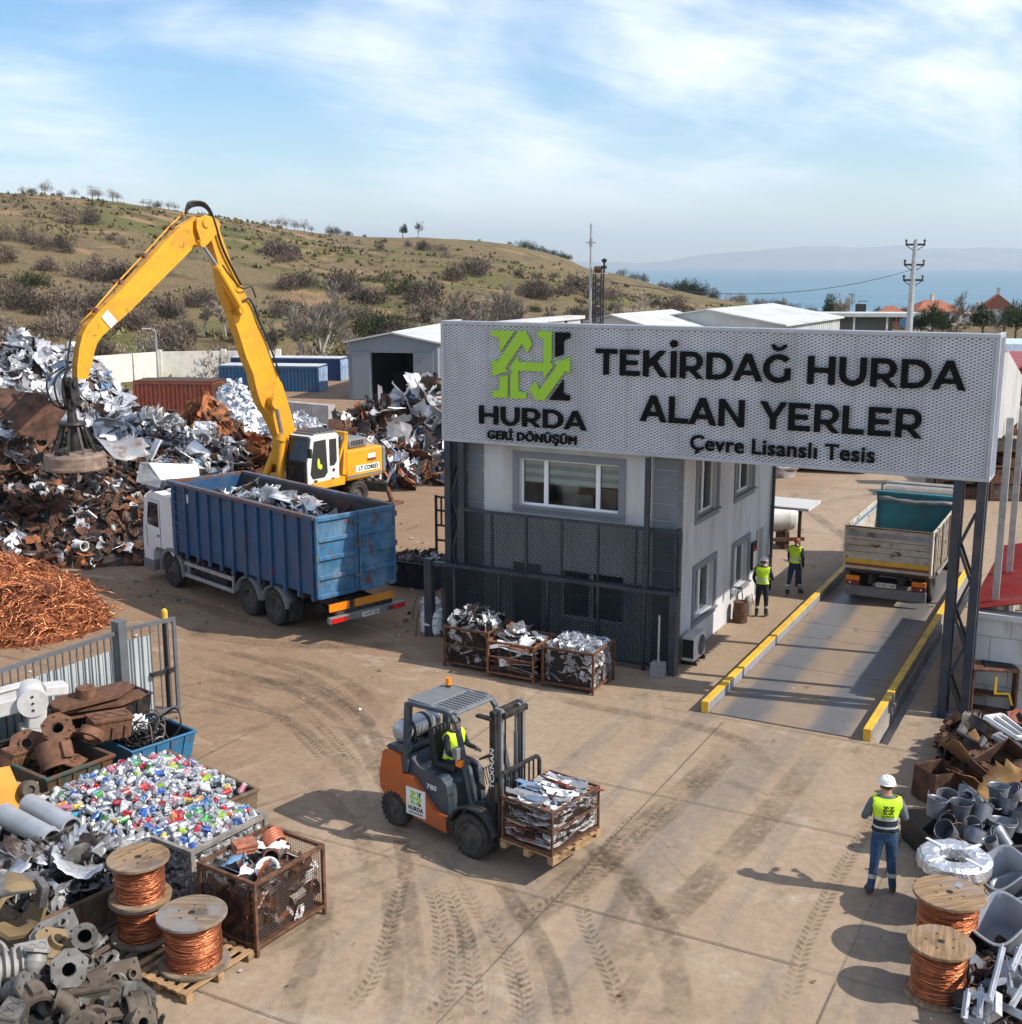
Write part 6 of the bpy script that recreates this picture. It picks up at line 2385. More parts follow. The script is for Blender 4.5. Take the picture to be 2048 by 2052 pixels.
 if sit:
  k = np.where((a[:, 1] / s) > .2, 1.0, k)
 a[:, 1] = yc + (a[:, 1] - yc) * k
 a[:, 0] *= np.where(cz < 1.5, 1.07, 1.0)
 if not sit:
  a[:, 2] = np.maximum(a[:, 2], .004)
 me.vertices.foreach_set('co', a.ravel())
 me.update()
 bm = bmesh.new()
 bm.from_mesh(me)
 def cut(b, z_, clear=0, co=None, no=(0, 0, 1)):
  bmesh.ops.bisect_plane(b, geom=b.verts[:] + b.edges[:] + b.faces[:], dist=1e-5, plane_co=co or (0, 0, z_ * s), plane_no=no,
       clear_outer=clear > 0, clear_inner=clear < 0)
 vb = bm.copy()
 for z_ in ((.13, .2, .23, .27, .335, .97) if not sit else ()):
  cut(bm, z_)
 cut(bm, 1.515 + dz)
 bm.to_mesh(me)
 n = len(me.vertices)
 a = np.zeros(n * 3, np.float32)
 me.vertices.foreach_get('co', a)
 a = a.reshape(-1, 3)
 nf = len(me.polygons)
 cen = np.zeros(nf * 3, np.float32)
 me.polygons.foreach_get('center', cen)
 cen = cen.reshape(-1, 3) / s
 nor = np.zeros(n * 3, np.float32)
 me.vertices.foreach_get('normal', nor)
 nor = nor.reshape(-1, 3)
 z = cen[:, 2] - dz
 mi = np.zeros(nf, np.int32)
 for f in range(nf):
  x, y, zz_ = cen[f][0] / 1.07, cen[f][1], z[f]
  if sit:
   w = cen[f][2]
   if w < zp - .3:
    m_ = 3 if w < zp - .38 else 1
   elif zz_ < 1.0 and (y > .12 or zz_ < .93) and not (abs(x) > .02 and y > .36 and zz_ > 1.02):
    m_ = 1
   elif zz_ > 1.515 and abs(x) < .14:
    m_ = 2
   else:
    m_ = 0
  else:
   if zz_ < .13:
    m_ = 3
   elif zz_ < .97 and abs(x) < .215:
    m_ = 1
   elif zz_ > 1.515 and abs(x) < .14:
    m_ = 2
   else:
    m_ = 0
  mi[f] = m_
 mb = MB()
 vs = [tuple(v) for v in a]
 fs = [tuple(p.vertices) for p in me.polygons]
 mb.v, mb.f, mb.m, mb.s = list(vs), list(fs), [int(q) for q in mi], [True] * nf
 hz = (1.62 + dz) * s
 hy = (lean + .03) * s
 mb.ball((hx * s, hy + .088 * s, hz), (.014 * s, .022 * s, .024 * s), 8, 6, 2)
 for sg in (-1, 1):
  mb.ball((hx * s + sg * .085 * s, hy - .005 * s, hz), (.014 * s, .026 * s, .036 * s), 8, 6, 2)
  mb.ball((hx * s + sg * .03 * s, hy + .078 * s, hz + .025 * s), (.013 * s, .009 * s, .009 * s), 8, 6, 4)
 mb.ball((hx * s, hy + .08 * s, hz - .05 * s), (.024 * s, .01 * s, .008 * s), 8, 6, 5)
 for sg in (-1, 1):
  w, d = hand[sg]
  up = Vec((0, 0, 1)) if pose in ('sit', 'hold') or abs(d.z) < .6 else Vec((sg, 0, 0))
  up = (up - d * up.dot(d)).normalized()
  side = -1 if sg > 0 else 1
  finger_tubes(mb, w - d * .015 * s, d, up, side if pose in ('sit', 'hold') else -1 * sg * (1 if sg > 0 else 1), s, 6, .55 if pose in ('sit', 'hold') else .3)
 mb.obj('body', [top, legs, M_skin, boots, M_hose, mat('lips', (.3, .1, .08), .6), hands], t_)
 h = MB()
 h.ball((hx * s, hy - .012 * s, hz + .045 * s), (.094 * s, .1 * s, .085 * s), 14, 10, 0)
 hm_ = MB()
 for q in h.f:
  c = sum((Vec(h.v[i]) for i in q), Vec()) / len(q)
  if not (c.y > hy + .035 * s and c.z < hz + .07 * s) and c.z > hz - .02 * s:
   hm_.add([h.v[i] for i in q], [tuple(range(len(q)))], 0, True)
 hm_.obj('hair', M_hair, t_)
 if hat is not None:
  mb = MB()
  ring = []
  M_ = Matrix.Translation((hx * s, hy - .003 * s, hz + .055 * s))
  mb.lathe([(.125 * s, 0), (.112 * s, .012 * s), (.11 * s, .04 * s), (.098 * s, .075 * s), (.07 * s, .1 * s), (.035 * s, .113 * s), (.001, .116 * s)], 24, M_)
  mb.lathe([(.1 * s, .0), (.125 * s, 0)], 24, M_)
  mb.box((hx * s, hy + .125 * s, hz + .058 * s), (.13 * s, .07 * s, .008 * s), (-.2, 0, 0))
  mb.tube([(hx * s, hy - .1 * s, hz + .12 * s), (hx * s, hy - .05 * s, hz + .165 * s), (hx * s, hy + .03 * s, hz + .17 * s), (hx * s, hy + .09 * s, hz + .13 * s)], .012 * s, 6)
  mb.obj('helmet', hat, t_)
 if vest:
  v = MB()
  cut(vb, 1.0 + dz, -1)
  cut(vb, 1.48 + dz, 1)
  cut(vb, 0, 1, (.195 * s, 0, 0), (1, 0, 0))
  cut(vb, 0, -1, (-.195 * s, 0, 0), (1, 0, 0))
  if sit or pose in ('hold', 'phone'):
   cut(vb, 0, 1, (0, .185 * s, 0), (0, 1, 0))
  for z_ in (1.055, 1.085, 1.06, 1.105, 1.15, 1.195, (vest_low or 1.3) - .045, vest_low or 1.3):
   cut(vb, z_ + dz)
  vb.normal_update()
  for f in vb.faces:
   zz_ = f.calc_center_median().z / s - dz
   m_ = 0
   if vest_low:
    if zz_ < vest_low - .045:
     m_ = 1 if 1.055 < zz_ < 1.085 else 2
    elif zz_ < vest_low:
     m_ = 1
   elif stripes and (1.06 < zz_ < 1.105 or 1.15 < zz_ < 1.195):
    m_ = 1
   v.add([tuple(q.co + q.normal * (.013 * s)) for q in f.verts], [tuple(range(len(f.verts)))], m_, True)
  vb.free()
  vo = v.obj('vest', [M_vest, M_reflect, M_navycloth], t_)
  w = vo.modifiers.new('Weld', 'WELD')
  w.merge_threshold = 0.0008
  sdm = vo.modifiers.new('Solidify', 'SOLIDIFY')
  sdm.thickness = .012
  sdm.offset = 1
  if logo:
   yb = yc - .155 * s
   mk = logo_flat(frame((1, 0, 0), (0, 0, 1), (0, -1, 0), (-.078 * s, yb, 1.41 * s)), [M_black, M_black], vo, .156 * s, .125 * s, .003)
   text_mesh('lettering', 'HURDA', M_black, -.09 * s, .09 * s, 1.235 * s, 1.272 * s, .003, .03, None, vo, (0, yb, 0))
   text_mesh('lettering', 'GER\u0130 D\u00d6N\u00dc\u015e\u00dcM', M_black, -.085 * s, .085 * s, 1.208 * s, 1.225 * s, .003, .02, None, vo, (0, yb, 0))
 if stripes and not sit:
  b = MB()
  off = a + nor * (.006 * s)
  for f, q in enumerate(fs):
   x, y, w = cen[f]
   if (.27 < w < .335 or (pose == 'walk' and .2 < w < .23)) and abs(x) < .22:
    b.add([tuple(off[i]) for i in q], [tuple(range(len(q)))], 0, True)
  b.obj('shin_band', M_reflect, t_)
 return t_
person('man in white hard hat and emblem vest, facing away by the cable drums', (5.7, 17.03, 0), R(-6), 1.88, 'hold', M_greycloth, M_denim, M_boot, 'full', M_hardhat,
 stripes=True, logo=True, vest_low=1.22)
p_ = G(1525, 1236)
person('worker in white hard hat and lime vest facing the office side door', (p_.x, p_.y, 0), R(-24), 1.66, 'phone', M_navycloth, M_navycloth, M_boot, 'full', M_hardhat)
p_ = G(1590, 1192)
person('bareheaded red haired worker in lime vest striding past the far office corner', (p_.x, p_.y, 0), R(-42), 1.72, 'walk', M_navycloth, mat('dark_blue_cloth', (.012, .03, .075), .9), M_boot, 'full', None)
for o in bpy.data.objects:
 if o.name.startswith('hair') and o.parent and 'red haired' in o.parent.get('label', ''):
  o.data.materials[0] = mat('ginger_hair', (.3, .08, .03), .7)
dp = FO + FH * -.97 + FL * 0.0
person('forklift driver in dark jacket and lime vest gripping the steering wheel', (dp.x, dp.y, .68), FRZ - PI / 2, 1.68, 'sit', M_navycloth, M_navycloth, M_boot, 'full', None, M_glove)
def fold_points(P, rg, nf, amax):
 P = [Vec(p) for p in P]
 for _ in range(nf):
  a = rg.un(0, PI)
  n = Vec((cos(a), sin(a), 0))
  d = Vec((-n.y, n.x, rg.un(-.15, .15))).normalized()
  c = rg.un(-.28, .28)
  ang = rg.un(-amax, amax)
  M = Matrix.Rotation(ang, 3, d)
  o = n * c
  for i, p in enumerate(P):
   if (p - o).dot(n) > 0:
    P[i] = M @ (p - o) + o
 return P
def sheet(seed, nx=7, ny=5, w=1.0, h=.7, folds=4, amax=1.1, th=.012, crumple=.02, hole=False, curve=0.0):
 rg = RG(seed)
 skip = set()
 for c in ((0, 0), (nx - 1, 0), (0, ny - 1), (nx - 1, ny - 1)):
  if rg.random() < .55:
   skip.add(c)
   if rg.random() < .4:
    skip.add((c[0] + (1 if c[0] == 0 else -1), c[1]))
 if hole:
  for i in range(2, nx - 2):
   for j in range(1, ny - 1):
    skip.add((i, j))
 pts, top = [], {}
 for s_ in (0, 1):
  for j in range(ny + 1):
   for i in range(nx + 1):
    jit = RG(seed * 91 + j * 17 + i)
    x = (i / nx - .5) * w + jit.un(-.35, .35) * w / nx
    y = (j / ny - .5) * h + jit.un(-.35, .35) * h / ny
    z = jit.un(-crumple, crumple) + curve * (x * x / (w * w)) * w
    top[(s_, i, j)] = len(pts)
    pts.append((x, y, z + (th if s_ else 0)))
 pts = fold_points(pts, rg, folds, amax)
 fs = []
 def on(i, j):
  return 0 <= i < nx and 0 <= j < ny and (i, j) not in skip
 for j in range(ny):
  for i in range(nx):
   if not on(i, j):
    continue
   q = [(i, j), (i + 1, j), (i + 1, j + 1), (i, j + 1)]
   fs.append(tuple(top[(1, *p)] for p in q))
   fs.append(tuple(top[(0, *p)] for p in reversed(q)))
   for (a, b), (di, dj) in zip(((q[0], q[1]), (q[1], q[2]), (q[2], q[3]), (q[3], q[0])), ((0, -1), (1, 0), (0, 1), (-1, 0))):
    if not on(i + di, j + dj):
     fs.append((top[(0, *a)], top[(0, *b)], top[(1, *b)], top[(1, *a)]))
 mb = MB()
 mb.add(pts, fs, 0, False)
 return mb
def profile_bar(seed, kind):
 rg = RG(seed)
 L = 1.0
 mb = MB()
 if kind == 'beam':
  for a, b in (((-.09, -.1), (.09, -.085)), ((-.09, .085), (.09, .1)), ((-.008, -.085), (.008, .085))):
   mb.span((-L / 2, a[0], a[1]), (L / 2, b[0], b[1]))
 elif kind == 'angle':
  mb.span((-L / 2, 0, 0), (L / 2, .1, .012))
  mb.span((-L / 2, -.012, 0), (L / 2, 0, .1))
 elif kind == 'channel':
  pts = [(-.08, .06), (-.08, 0), (.08, 0), (.08, .06), (.068, .06), (.068, .012), (-.068, .012), (-.068, .06)]
  mb.prism(pts, L, frame((0, 1, 0), (0, 0, 1), (1, 0, 0), (-L / 2, 0, 0)))
 elif kind == 'pipe':
  M = frame((0, 1, 0), (0, 0, 1), (1, 0, 0))
  mb.lathe([(.07, -.5), (.085, -.5), (.085, .5), (.07, .5), (.07, -.5)], 14, M)
 elif kind == 'box':
  mb.box((0, 0, 0), (.8, .5, .4))
  bm_ = MB()
  bm_.box((0, 0, .0), (.8, .5, .4))
  mb = MB()
  w, d, h, t_ = .8, .5, .42, .02
  for a, b in (((-w / 2, -d / 2, -h / 2), (w / 2, d / 2, -h / 2 + t_)), ((-w / 2, -d / 2, -h / 2 + t_), (-w / 2 + t_, d / 2, h / 2)), ((w / 2 - t_, -d / 2, -h / 2 + t_), (w / 2, d / 2, h / 2)),
     ((-w / 2 + t_, -d / 2, -h / 2 + t_), (w / 2 - t_, -d / 2 + t_, h / 2)), ((-w / 2 + t_, d / 2 - t_, -h / 2 + t_), (w / 2 - t_, d / 2, h / 2))):
   mb.span(a, b)
 elif kind == 'drum':
  M = frame((0, 1, 0), (0, 0, 1), (1, 0, 0))
  mb.lathe([(.001, -.4), (.28, -.4), (.3, -.38), (.28, -.36), (.28, -.1), (.3, -.08), (.28, -.06), (.28, .36), (.3, .4), (.25, .4), (.25, -.3), (.001, -.3)], 18, M)
 elif kind == 'rim':
  mb.lathe([(.16, -.1), (.26, -.12), (.3, -.1), (.3, -.08), (.26, -.06), (.25, .08), (.3, .12), (.27, .13), (.22, .1), (.2, -.04), (.06, -.02), (.06, -.06), (.16, -.1)], 20)
 elif kind == 'panelbox':
  mb.box((0, 0, 0), (.9, .55, .16))
  mb.box((0, 0, .085), (.8, .45, .02), None, 0)
 elif kind == 'frame':
  for a, b in (((-.5, -.3, 0), (.5, -.24, .05)), ((-.5, .24, 0), (.5, .3, .05)), ((-.5, -.24, 0), (-.44, .24, .05)), ((.44, -.24, 0), (.5, .24, .05)), ((-.03, -.24, 0), (.03, .24, .05))):
   mb.span(a, b)
 if kind in ('box', 'drum', 'panelbox', 'beam', 'frame', 'channel'):
  P = fold_points(mb.v, rg, 1 if kind != 'beam' else 1, .35)
  mb.v = [tuple(p + Vec((rg.un(-.02, .02), rg.un(-.02, .02), rg.un(-.02, .02))) * (1 if kind in ('box', 'panelbox') else .2)) for p in P]
 return mb
PIECE = {}
for i in range(6):
 PIECE['sheet%d' % i] = sheet(100 + i, 6, 4, 1.0, .75, 2 + i % 2, .6, .016, .012)
for i in range(4):
 PIECE['crumple%d' % i] = sheet(200 + i, 10, 8, 1.1, .95, 5, .8, .014, .03)
for i in range(3):
 PIECE['curve%d' % i] = sheet(300 + i, 12, 4, 1.1, .7, 1, .4, .016, .005, False, .6 + .35 * i)
 PIECE['curve%d' % i].s = [True] * len(PIECE['curve%d' % i].f)
for i in range(2):
 PIECE['holed%d' % i] = sheet(400 + i, 7, 5, 1.1, .8, 2, .7, .02, .012, True, .2)
for i in range(3):
 PIECE['flat%d' % i] = sheet(600 + i, 9, 2, 1.0, .26, 2, .22, .018, .004, False, .08 * i)
for i in range(2):
 PIECE['strip%d' % i] = sheet(500 + i, 10, 2, 1.4, .16, 3, .8, .012, .015)
for kd in ('beam', 'angle', 'channel', 'pipe', 'box', 'drum', 'rim', 'panelbox', 'frame'):
 PIECE[kd] = profile_bar(hash(kd) % 97 if False else len(kd) * 7, kd)
SHEETS = ['sheet%d' % i for i in range(6)] + ['crumple%d' % i for i in range(4)] + ['curve%d' % i for i in range(3)] + ['holed%d' % i for i in range(2)]
NAMES = {'flat': 'metal_offcut', 'sheet': 'scrap_sheet', 'crumple': 'crumpled_sheet', 'curve': 'curved_sheet', 'holed': 'holed_sheet', 'strip': 'scrap_strip', 'beam': 'scrap_beam', 'angle': 'angle_iron', 'channel': 'channel_iron',
  'pipe': 'scrap_pipe', 'box': 'crushed_box', 'drum': 'crushed_drum', 'rim': 'scrap_hub', 'panelbox': 'scrap_casing', 'frame': 'scrap_grille'}
PMESH = {}
def pmesh(k):
 if k not in PMESH:
  PMESH[k] = PIECE[k].mesh('piece_' + k, M_rust)
 return PMESH[k]
def piece(k, m, loc, rot, sc, label, group, cat='scrap'):
 base = k.rstrip('0123456789')
 o = newobj(NAMES.get(base, 'scrap_piece'), pmesh(k), None, loc, rot, sc if isinstance(sc, tuple) else (sc, sc, sc))
 o.material_slots[0].link = 'OBJECT'
 o.material_slots[0].material = m
 return tag(o, label, cat, group)
TINT = {M_silver: 'silver', M_bright: 'pale silver', M_white: 'white', M_greypaint: 'grey', M_darksteel: 'dark', M_rust: 'brown rusty', M_orange: 'orange rusty', M_bluepaint: 'blue', M_redpaint: 'red'}
NOUN = {'flat': 'flat offcut', 'sheet': 'folded plate', 'crumple': 'crumpled sheet', 'curve': 'curved panel', 'holed': 'holed panel', 'strip': 'bent strip', 'beam': 'steel beam', 'angle': 'angle iron', 'channel': 'channel iron',
  'pipe': 'pipe', 'box': 'crushed box', 'drum': 'crushed drum', 'rim': 'wheel hub', 'panelbox': 'flat casing', 'frame': 'barred frame'}
def told(k, m, tail):
 return '%s %s %s' % (TINT[m], NOUN[k.rstrip('0123456789')], tail)
def pick(rg, table):
 x = rg.random() * sum(w for _, w in table)
 for v, w in table:
  x -= w
  if x <= 0:
   return v
 return table[-1][0]
def mound(cx, cy, rx, ry, h, rz=0.0, pw=1.3, seed=0, rough=.35):
 c, s_ = cos(rz), sin(rz)
 def f(x, y):
  dx, dy = x - cx, y - cy
  a, b = (dx * c + dy * s_) / rx, (-dx * s_ + dy * c) / ry
  d = math.sqrt(a * a + b * b)
  if d >= 1.0:
   return 0.0
  n = mnoise.fractal(Vec((x * .45 + seed, y * .45, seed * 1.7)), 1.0, 2.0, 4)
  return max(0.0, h * (1 - d ** pw) * (1 + n * rough))
 return f
def union(*fs):
 return lambda x, y: max(f(x, y) for f in fs)
def normal_of(f, x, y, e=.25):
 return Vec((f(x - e, y) - f(x + e, y), f(x, y - e) - f(x, y + e), 2 * e)).normalized()
def heap(name, label, f, box, mats, kinds, n_small, n_big, s_small, s_big, big_label, seed, core=M_dark, group=None, jitter=.5, cam_bias=True, limit=None):
 rg = RG(seed)
 x0, x1, y0, y1 = box
 mm = [core] + [m for m, _ in mats]
 mb = MB()
 nx, ny = 44, 36
 vs, fs = [], []
 for j in range(ny + 1):
  for i in range(nx + 1):
   x, y = x0 + (x1 - x0) * i / nx, y0 + (y1 - y0) * j / ny
   vs.append((x, y, max(0.0, f(x, y) - .1) - .06))
 for j in range(ny):
  for i in range(nx):
   a = j * (nx + 1) + i
   if max(vs[k][2] for k in (a, a + 1, a + nx + 2, a + nx + 1)) > -.055:
    fs.append((a, a + 1, a + nx + 2, a + nx + 1))
 mb.add(vs, fs, 0, True)
 def spot():
  for _ in range(400):
   x, y = rg.un(x0, x1), rg.un(y0, y1)
   z = f(x, y)
   if z > .05:
    nrm = normal_of(f, x, y)
    to = Vec((-x, -y, CAMH - z)).normalized()
    if cam_bias and nrm.dot(to) < rg.un(-.15, .25):
     continue
    if limit and not limit(x, y, z):
     continue
    return x, y, z, nrm
  return None
 def orient(nrm):
  q = Vec((0, 0, 1)).rotation_difference(nrm)
  e = Euler((rg.gauss(0, jitter), rg.gauss(0, jitter), rg.un(0, 2 * PI)))
  return (q.to_matrix() @ e.to_matrix())
 tab = [(i + 1, w) for i, (_, w) in enumerate(mats)]
 for _ in range(n_small):
  sp = spot()
  if not sp:
   continue
  x, y, z, nrm = sp
  k = pick(rg, kinds)
  sc = rg.un(*s_small)
  M = Matrix.Translation((x, y, z + rg.un(-.08, .12))) @ orient(nrm).to_4x4() @ Matrix.Diagonal((sc * rg.un(.7, 1.2), sc * rg.un(.7, 1.2), sc, 1))
  b = PIECE[k]
  mb.add([M @ Vec(p) for p in b.v], b.f, pick(rg, tab), b.s)
 o = mb.obj(name, mm)
 tag(o, label, 'scrap heap', None, 'stuff')
 for _ in range(n_big):
  sp = spot()
  if not sp:
   continue
  x, y, z, nrm = sp
  k = pick(rg, kinds)
  m = pick(rg, mats)
  sc = rg.un(*s_big)
  piece(k, m, (x, y, z + rg.un(.0, .18)), orient(nrm).to_euler(), (sc * rg.un(.75, 1.25), sc * rg.un(.75, 1.2), sc), told(k, m, big_label), told(k, m, big_label) + ' group')
 return o
KS = [('sheet%d' % i, 1.0) for i in range(6)] + [('crumple%d' % i, .45) for i in range(4)] + [('curve%d' % i, 1.3) for i in range(3)] + [('flat%d' % i, .7) for i in range(3)] + [('holed0', .4), ('strip0', .5), ('strip1', .5), ('panelbox', .5), ('pipe', .3), ('drum', .2)]
KD = [('sheet%d' % i, .8) for i in range(6)] + [('crumple%d' % i, .3) for i in range(4)] + [('curve%d' % i, .9) for i in range(3)] + [('flat%d' % i, .6) for i in range(3)] + \
 [('holed0', .4), ('holed1', .4), ('strip0', .8), ('strip1', .8), ('beam', .5), ('angle', .7), ('channel', .6), ('pipe', .5), ('box', .5), ('drum', .35), ('rim', .3), ('panelbox', .5), ('frame', .25)]
fA = union(mound(-20.5, 50, 9.0, 8.5, 5.9, .2, 1.3, 1), mound(-14.0, 47.5, 5.5, 5.5, 3.6, 0, 1.3, 2), mound(-28, 50, 9, 8, 5.2, 0, 1.2, 3))
fB = union(mound(-18.0, 42.0, 7.0, 5.2, 3.4, .15, 1.2, 5), mound(-14.5, 40.6, 4.2, 3.2, 2.1, -.3, 1.2, 6), mound(-25, 42, 7, 6, 3.8, 0, 1.2, 7))
heap('aluminium_heap', 'tall heap of silver and white sheet scrap at the back', fA, (-34, -9, 40, 58),
 [(M_silver, 5), (M_bright, 1.8), (M_white, 1.0), (M_greypaint, 1.3), (M_darksteel, 1.1), (M_bluepaint, .25), (M_rust, .25)], KS, 2900, 150, (.25, .65), (.6, 1.4),
 'lying on the tall silver heap at the back', 11, M_darksteel, jitter=.55, limit=lambda x, y, z: z > fB(x, y) + .25 and z + .7 * mnoise.noise(Vec((x * .6, y * .6, 2))) > (3.1 if x < -13.5 else 1.9))
fAB = union(fA, fB)
heap('rusty_heap', 'broad heap of dark rusty mixed scrap in front of the silver heap', fAB, (-32, -9.5, 35.5, 50),
 [(M_rust, 4.6), (M_darksteel, 3.8), (M_greypaint, .8), (M_white, .4), (M_silver, .45), (M_orange, .6)], KD, 3400, 150, (.22, .55), (.55, 1.15),
 'lying on the broad rusty heap by the lorry cab', 12, M_darksteel, jitter=.55, limit=lambda x, y, z: z < 3.2 and y < 47 + .5 * x + 9)
fD = union(mound(-12.4, 50.2, 3.6, 3.2, 3.5, 0, 1.3, 8), mound(-9.6, 49.5, 2.8, 2.6, 2.6, 0, 1.3, 9))
heap('orange_heap', 'heap of folded orange rusty sheet behind the skip lorry', fD, (-17, -6, 46, 54.5), [(M_orange, 6), (M_rust, 1.2), (M_silver, .15)],
 [('sheet%d' % i, 1.0) for i in range(6)] + [('crumple%d' % i, 1.2) for i in range(4)] + [('curve%d' % i, 1.2) for i in range(3)], 520, 42, (.4, .8), (.9, 1.6),
 'lying on the orange heap behind the lorry', 13, M_rust, jitter=.5)
fE = union(mound(-2.8, 57.5, 6.4, 5.6, 4.1, 0, 1.15, 10, .3), mound(-6.4, 55.0, 4.4, 3.8, 3.2, 0, 1.15, 11, .35), mound(.5, 55.5, 5, 4.5, 3.6, 0, 1.2, 12, .3))
heap('mixed_heap', 'big heap of mixed dark machine scrap between the handler and the sign', fE, (-11, 4, 50.5, 63),
 [(M_rust, 2.8), (M_darksteel, 3.2), (M_greypaint, 1.6), (M_white, 1.5), (M_silver, 1.0), (M_orange, .7), (M_redpaint, .25), (M_bluepaint, .2)], KD, 1100, 120, (.35, .75), (.8, 1.7),
 'lying on the mixed heap behind the yellow handler', 14, M_darksteel, jitter=.7, limit=lambda x, y, z: x < 2)
fF = union(mound(-14.0, 61.5, 3.6, 3.0, 3.3, 0, 1.3, 13), mound(-10.4, 58.5, 3.0, 2.8, 2.0, 0, 1.3, 15))
heap('shredded_heap', 'heap of fine bluish white shredded aluminium behind the rusty divider', fF, (-19, -7, 55, 65.5), [(M_silver, 3), (M_bright, 3), (M_bluepaint, .5), (M_redpaint, .2)],
 [('crumple%d' % i, 1) for i in range(4)] + [('sheet%d' % i, .6) for i in range(6)], 1100, 0, (.14, .34), (1, 1), '', 15, M_silver, jitter=.8)
fC = union(mound(-16.9, 33.0, 4.8, 3.6, 1.95, .25, 1.2, 16, .4), mound(-13.4, 31.4, 2.6, 2.3, 1.15, -.3, 1.1, 17, .45), mound(-18.5, 31, 5, 4, 1.9, 0, 1.2, 18, .4))
rg = RG(21)
mb = MB()
nx, ny = 110, 80
vs, fs = [], []
for j in range(ny + 1):
 for i in range(nx + 1):
  x, y = -22 + 13 * i / nx, 27.5 + 10.5 * j / ny
  z = fC(x, y)
  if z > .03:
   z += .07 * mnoise.noise(Vec((x * 5, y * 5, 0))) + .09 * mnoise.noise(Vec((x * 2.2, y * 2.2, 4)))
  vs.append((x, y, z - .03))
for j in range(ny):
 for i in range(nx):
  a = j * (nx + 1) + i
  if max(vs[k][2] for k in (a, a + 1, a + nx + 2, a + nx + 1)) > -.01:
   fs.append((a, a + 1, a + nx + 2, a + nx + 1))
mb.add(vs, fs, 0, True)
M_copperdark = mat('copper_dark', (.24, .075, .03), .5, .6, .5, vs=9, bump=.03, bs=30)  # darker copper for the mound and some of the strands
cnt = 0
while cnt < 3000:
 x, y = rg.un(-20.5, -9.8), rg.un(28, 37)
 z = fC(x, y)
 if z < .04:
  continue
 nrm = normal_of(fC, x, y)
 if nrm.dot(Vec((-x, -y, CAMH)).normalized()) < -.05:
  continue
 cnt += 1
 q = Vec((0, 0, 1)).rotation_difference(nrm).to_matrix() @ Euler((rg.gauss(0, .3), rg.gauss(0, .3), rg.un(0, 6.28))).to_matrix()
 r_ = rg.un(.12, .5)
 a0, sp = rg.un(0, 6), rg.un(.9, 3.4)
 pts = []
 for k in range(7):
  a = a0 + sp * k / 6
  pts.append(Vec((x, y, z + .04)) + q @ Vec((r_ * (cos(a) - cos(a0)), r_ * (sin(a) - sin(a0)), rg.un(-.01, .07) + .05 * sin(k))))
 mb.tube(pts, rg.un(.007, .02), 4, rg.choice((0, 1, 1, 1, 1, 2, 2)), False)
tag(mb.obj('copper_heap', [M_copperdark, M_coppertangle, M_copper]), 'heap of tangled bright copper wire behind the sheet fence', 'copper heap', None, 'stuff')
for i in range(40):
 for _ in range(50):
  x, y = rg.un(-20, -10.3), rg.un(28.5, 36)
  z = fC(x, y)
  if z > .15:
   break
 nrm = normal_of(fC, x, y)
 q = Vec((0, 0, 1)).rotation_difference(nrm).to_matrix() @ Euler((rg.gauss(0, .3), rg.gauss(0, .3), rg.un(0, 6.28))).to_matrix()
 if i < 3:
  PMESH.setdefault('cop%d' % i, None)
  b = MB()
  for s_ in range(12):
   pts = []
   o_ = Vec((0, rg.un(-.09, .09), rg.un(0, .06)))
   cv = rg.un(.2, .6)
   for k in range(9):
    t_ = k / 8 - .5
    pts.append(o_ * (1 - .5 * abs(t_)) + Vec((t_ * 1.1, cv * t_ * t_ + .03 * sin(9 * t_ + s_), .05 * cos(5 * t_))))
   b.tube(pts, .011, 4, 0, False)
  PMESH['cop%d' % i] = b.mesh('copper_bundle', M_coppertangle)
 o = newobj('copper_bundle', PMESH['cop%d' % (i % 3)], None, (x, y, z + .08), q.to_euler(), (1, 1, 1))
 tag(o, 'hank of bent copper strands on the copper heap', 'copper wire', 'copper hanks on the copper heap')
TM = Matrix.Translation(tk.location) @ Matrix.Rotation(TZ, 4, 'Z')
rg = RG(31)
mb = MB()
vs = [(.1, -1.1, 2.4), (CL - .2, -1.1, 2.4), (CL - .2, 1.1, 2.4), (.1, 1.1, 2.4)]
vs = [TM @ Vec(p) for p in vs]
mb.add(vs, [(0, 1, 2, 3)], 0)
mats_ = [(1, 3), (2, 2), (3, 2), (4, 1), (5, 1)]
for _ in range(330):
 lx, ly = rg.un(.4, CL - .5), rg.un(-.95, .95)
 lz = 2.42 + .62 * max(0, 1 - ((lx - 3.9) / 3.2) ** 2) * (1 - .55 * ly * ly)
 b = PIECE[pick(rg, KS)]
 sc = rg.un(.25, .6)
 M = TM @ Matrix.Translation((lx, ly, lz + rg.un(-.1, .08))) @ Euler((rg.gauss(0, .5), rg.gauss(0, .5), rg.un(0, 6))).to_matrix().to_4x4() @ Matrix.Scale(sc, 4)
 mb.add([M @ Vec(p) for p in b.v], b.f, pick(rg, mats_), b.s)
tag(mb.obj('skip_load', [M_dark, M_silver, M_greypaint, M_darksteel, M_bright, M_rust]), 'load of grey and silver scrap filling the blue skip', 'scrap load', None, 'stuff')
for i in range(22):
 lx, ly = rg.un(1.0, CL - 1.2), rg.un(-.7, .7)
 lz = 2.55 + .62 * max(0, 1 - ((lx - 3.9) / 3.2) ** 2) * (1 - .5 * ly * ly)
 p = TM @ Vec((lx, ly, lz))
 k, m = pick(rg, KS), pick(rg, [(M_silver, 3), (M_greypaint, 3), (M_white, .6), (M_darksteel, 2)])
 piece(k, m, p, (rg.gauss(0, .4), rg.gauss(0, .4), rg.un(0, 6)), rg.un(.6, 1.0),
  told(k, m, 'on top of the blue skip load'), told(k, m, 'on the skip load'))
p = TM @ Vec((3.3, .1, 3.12))
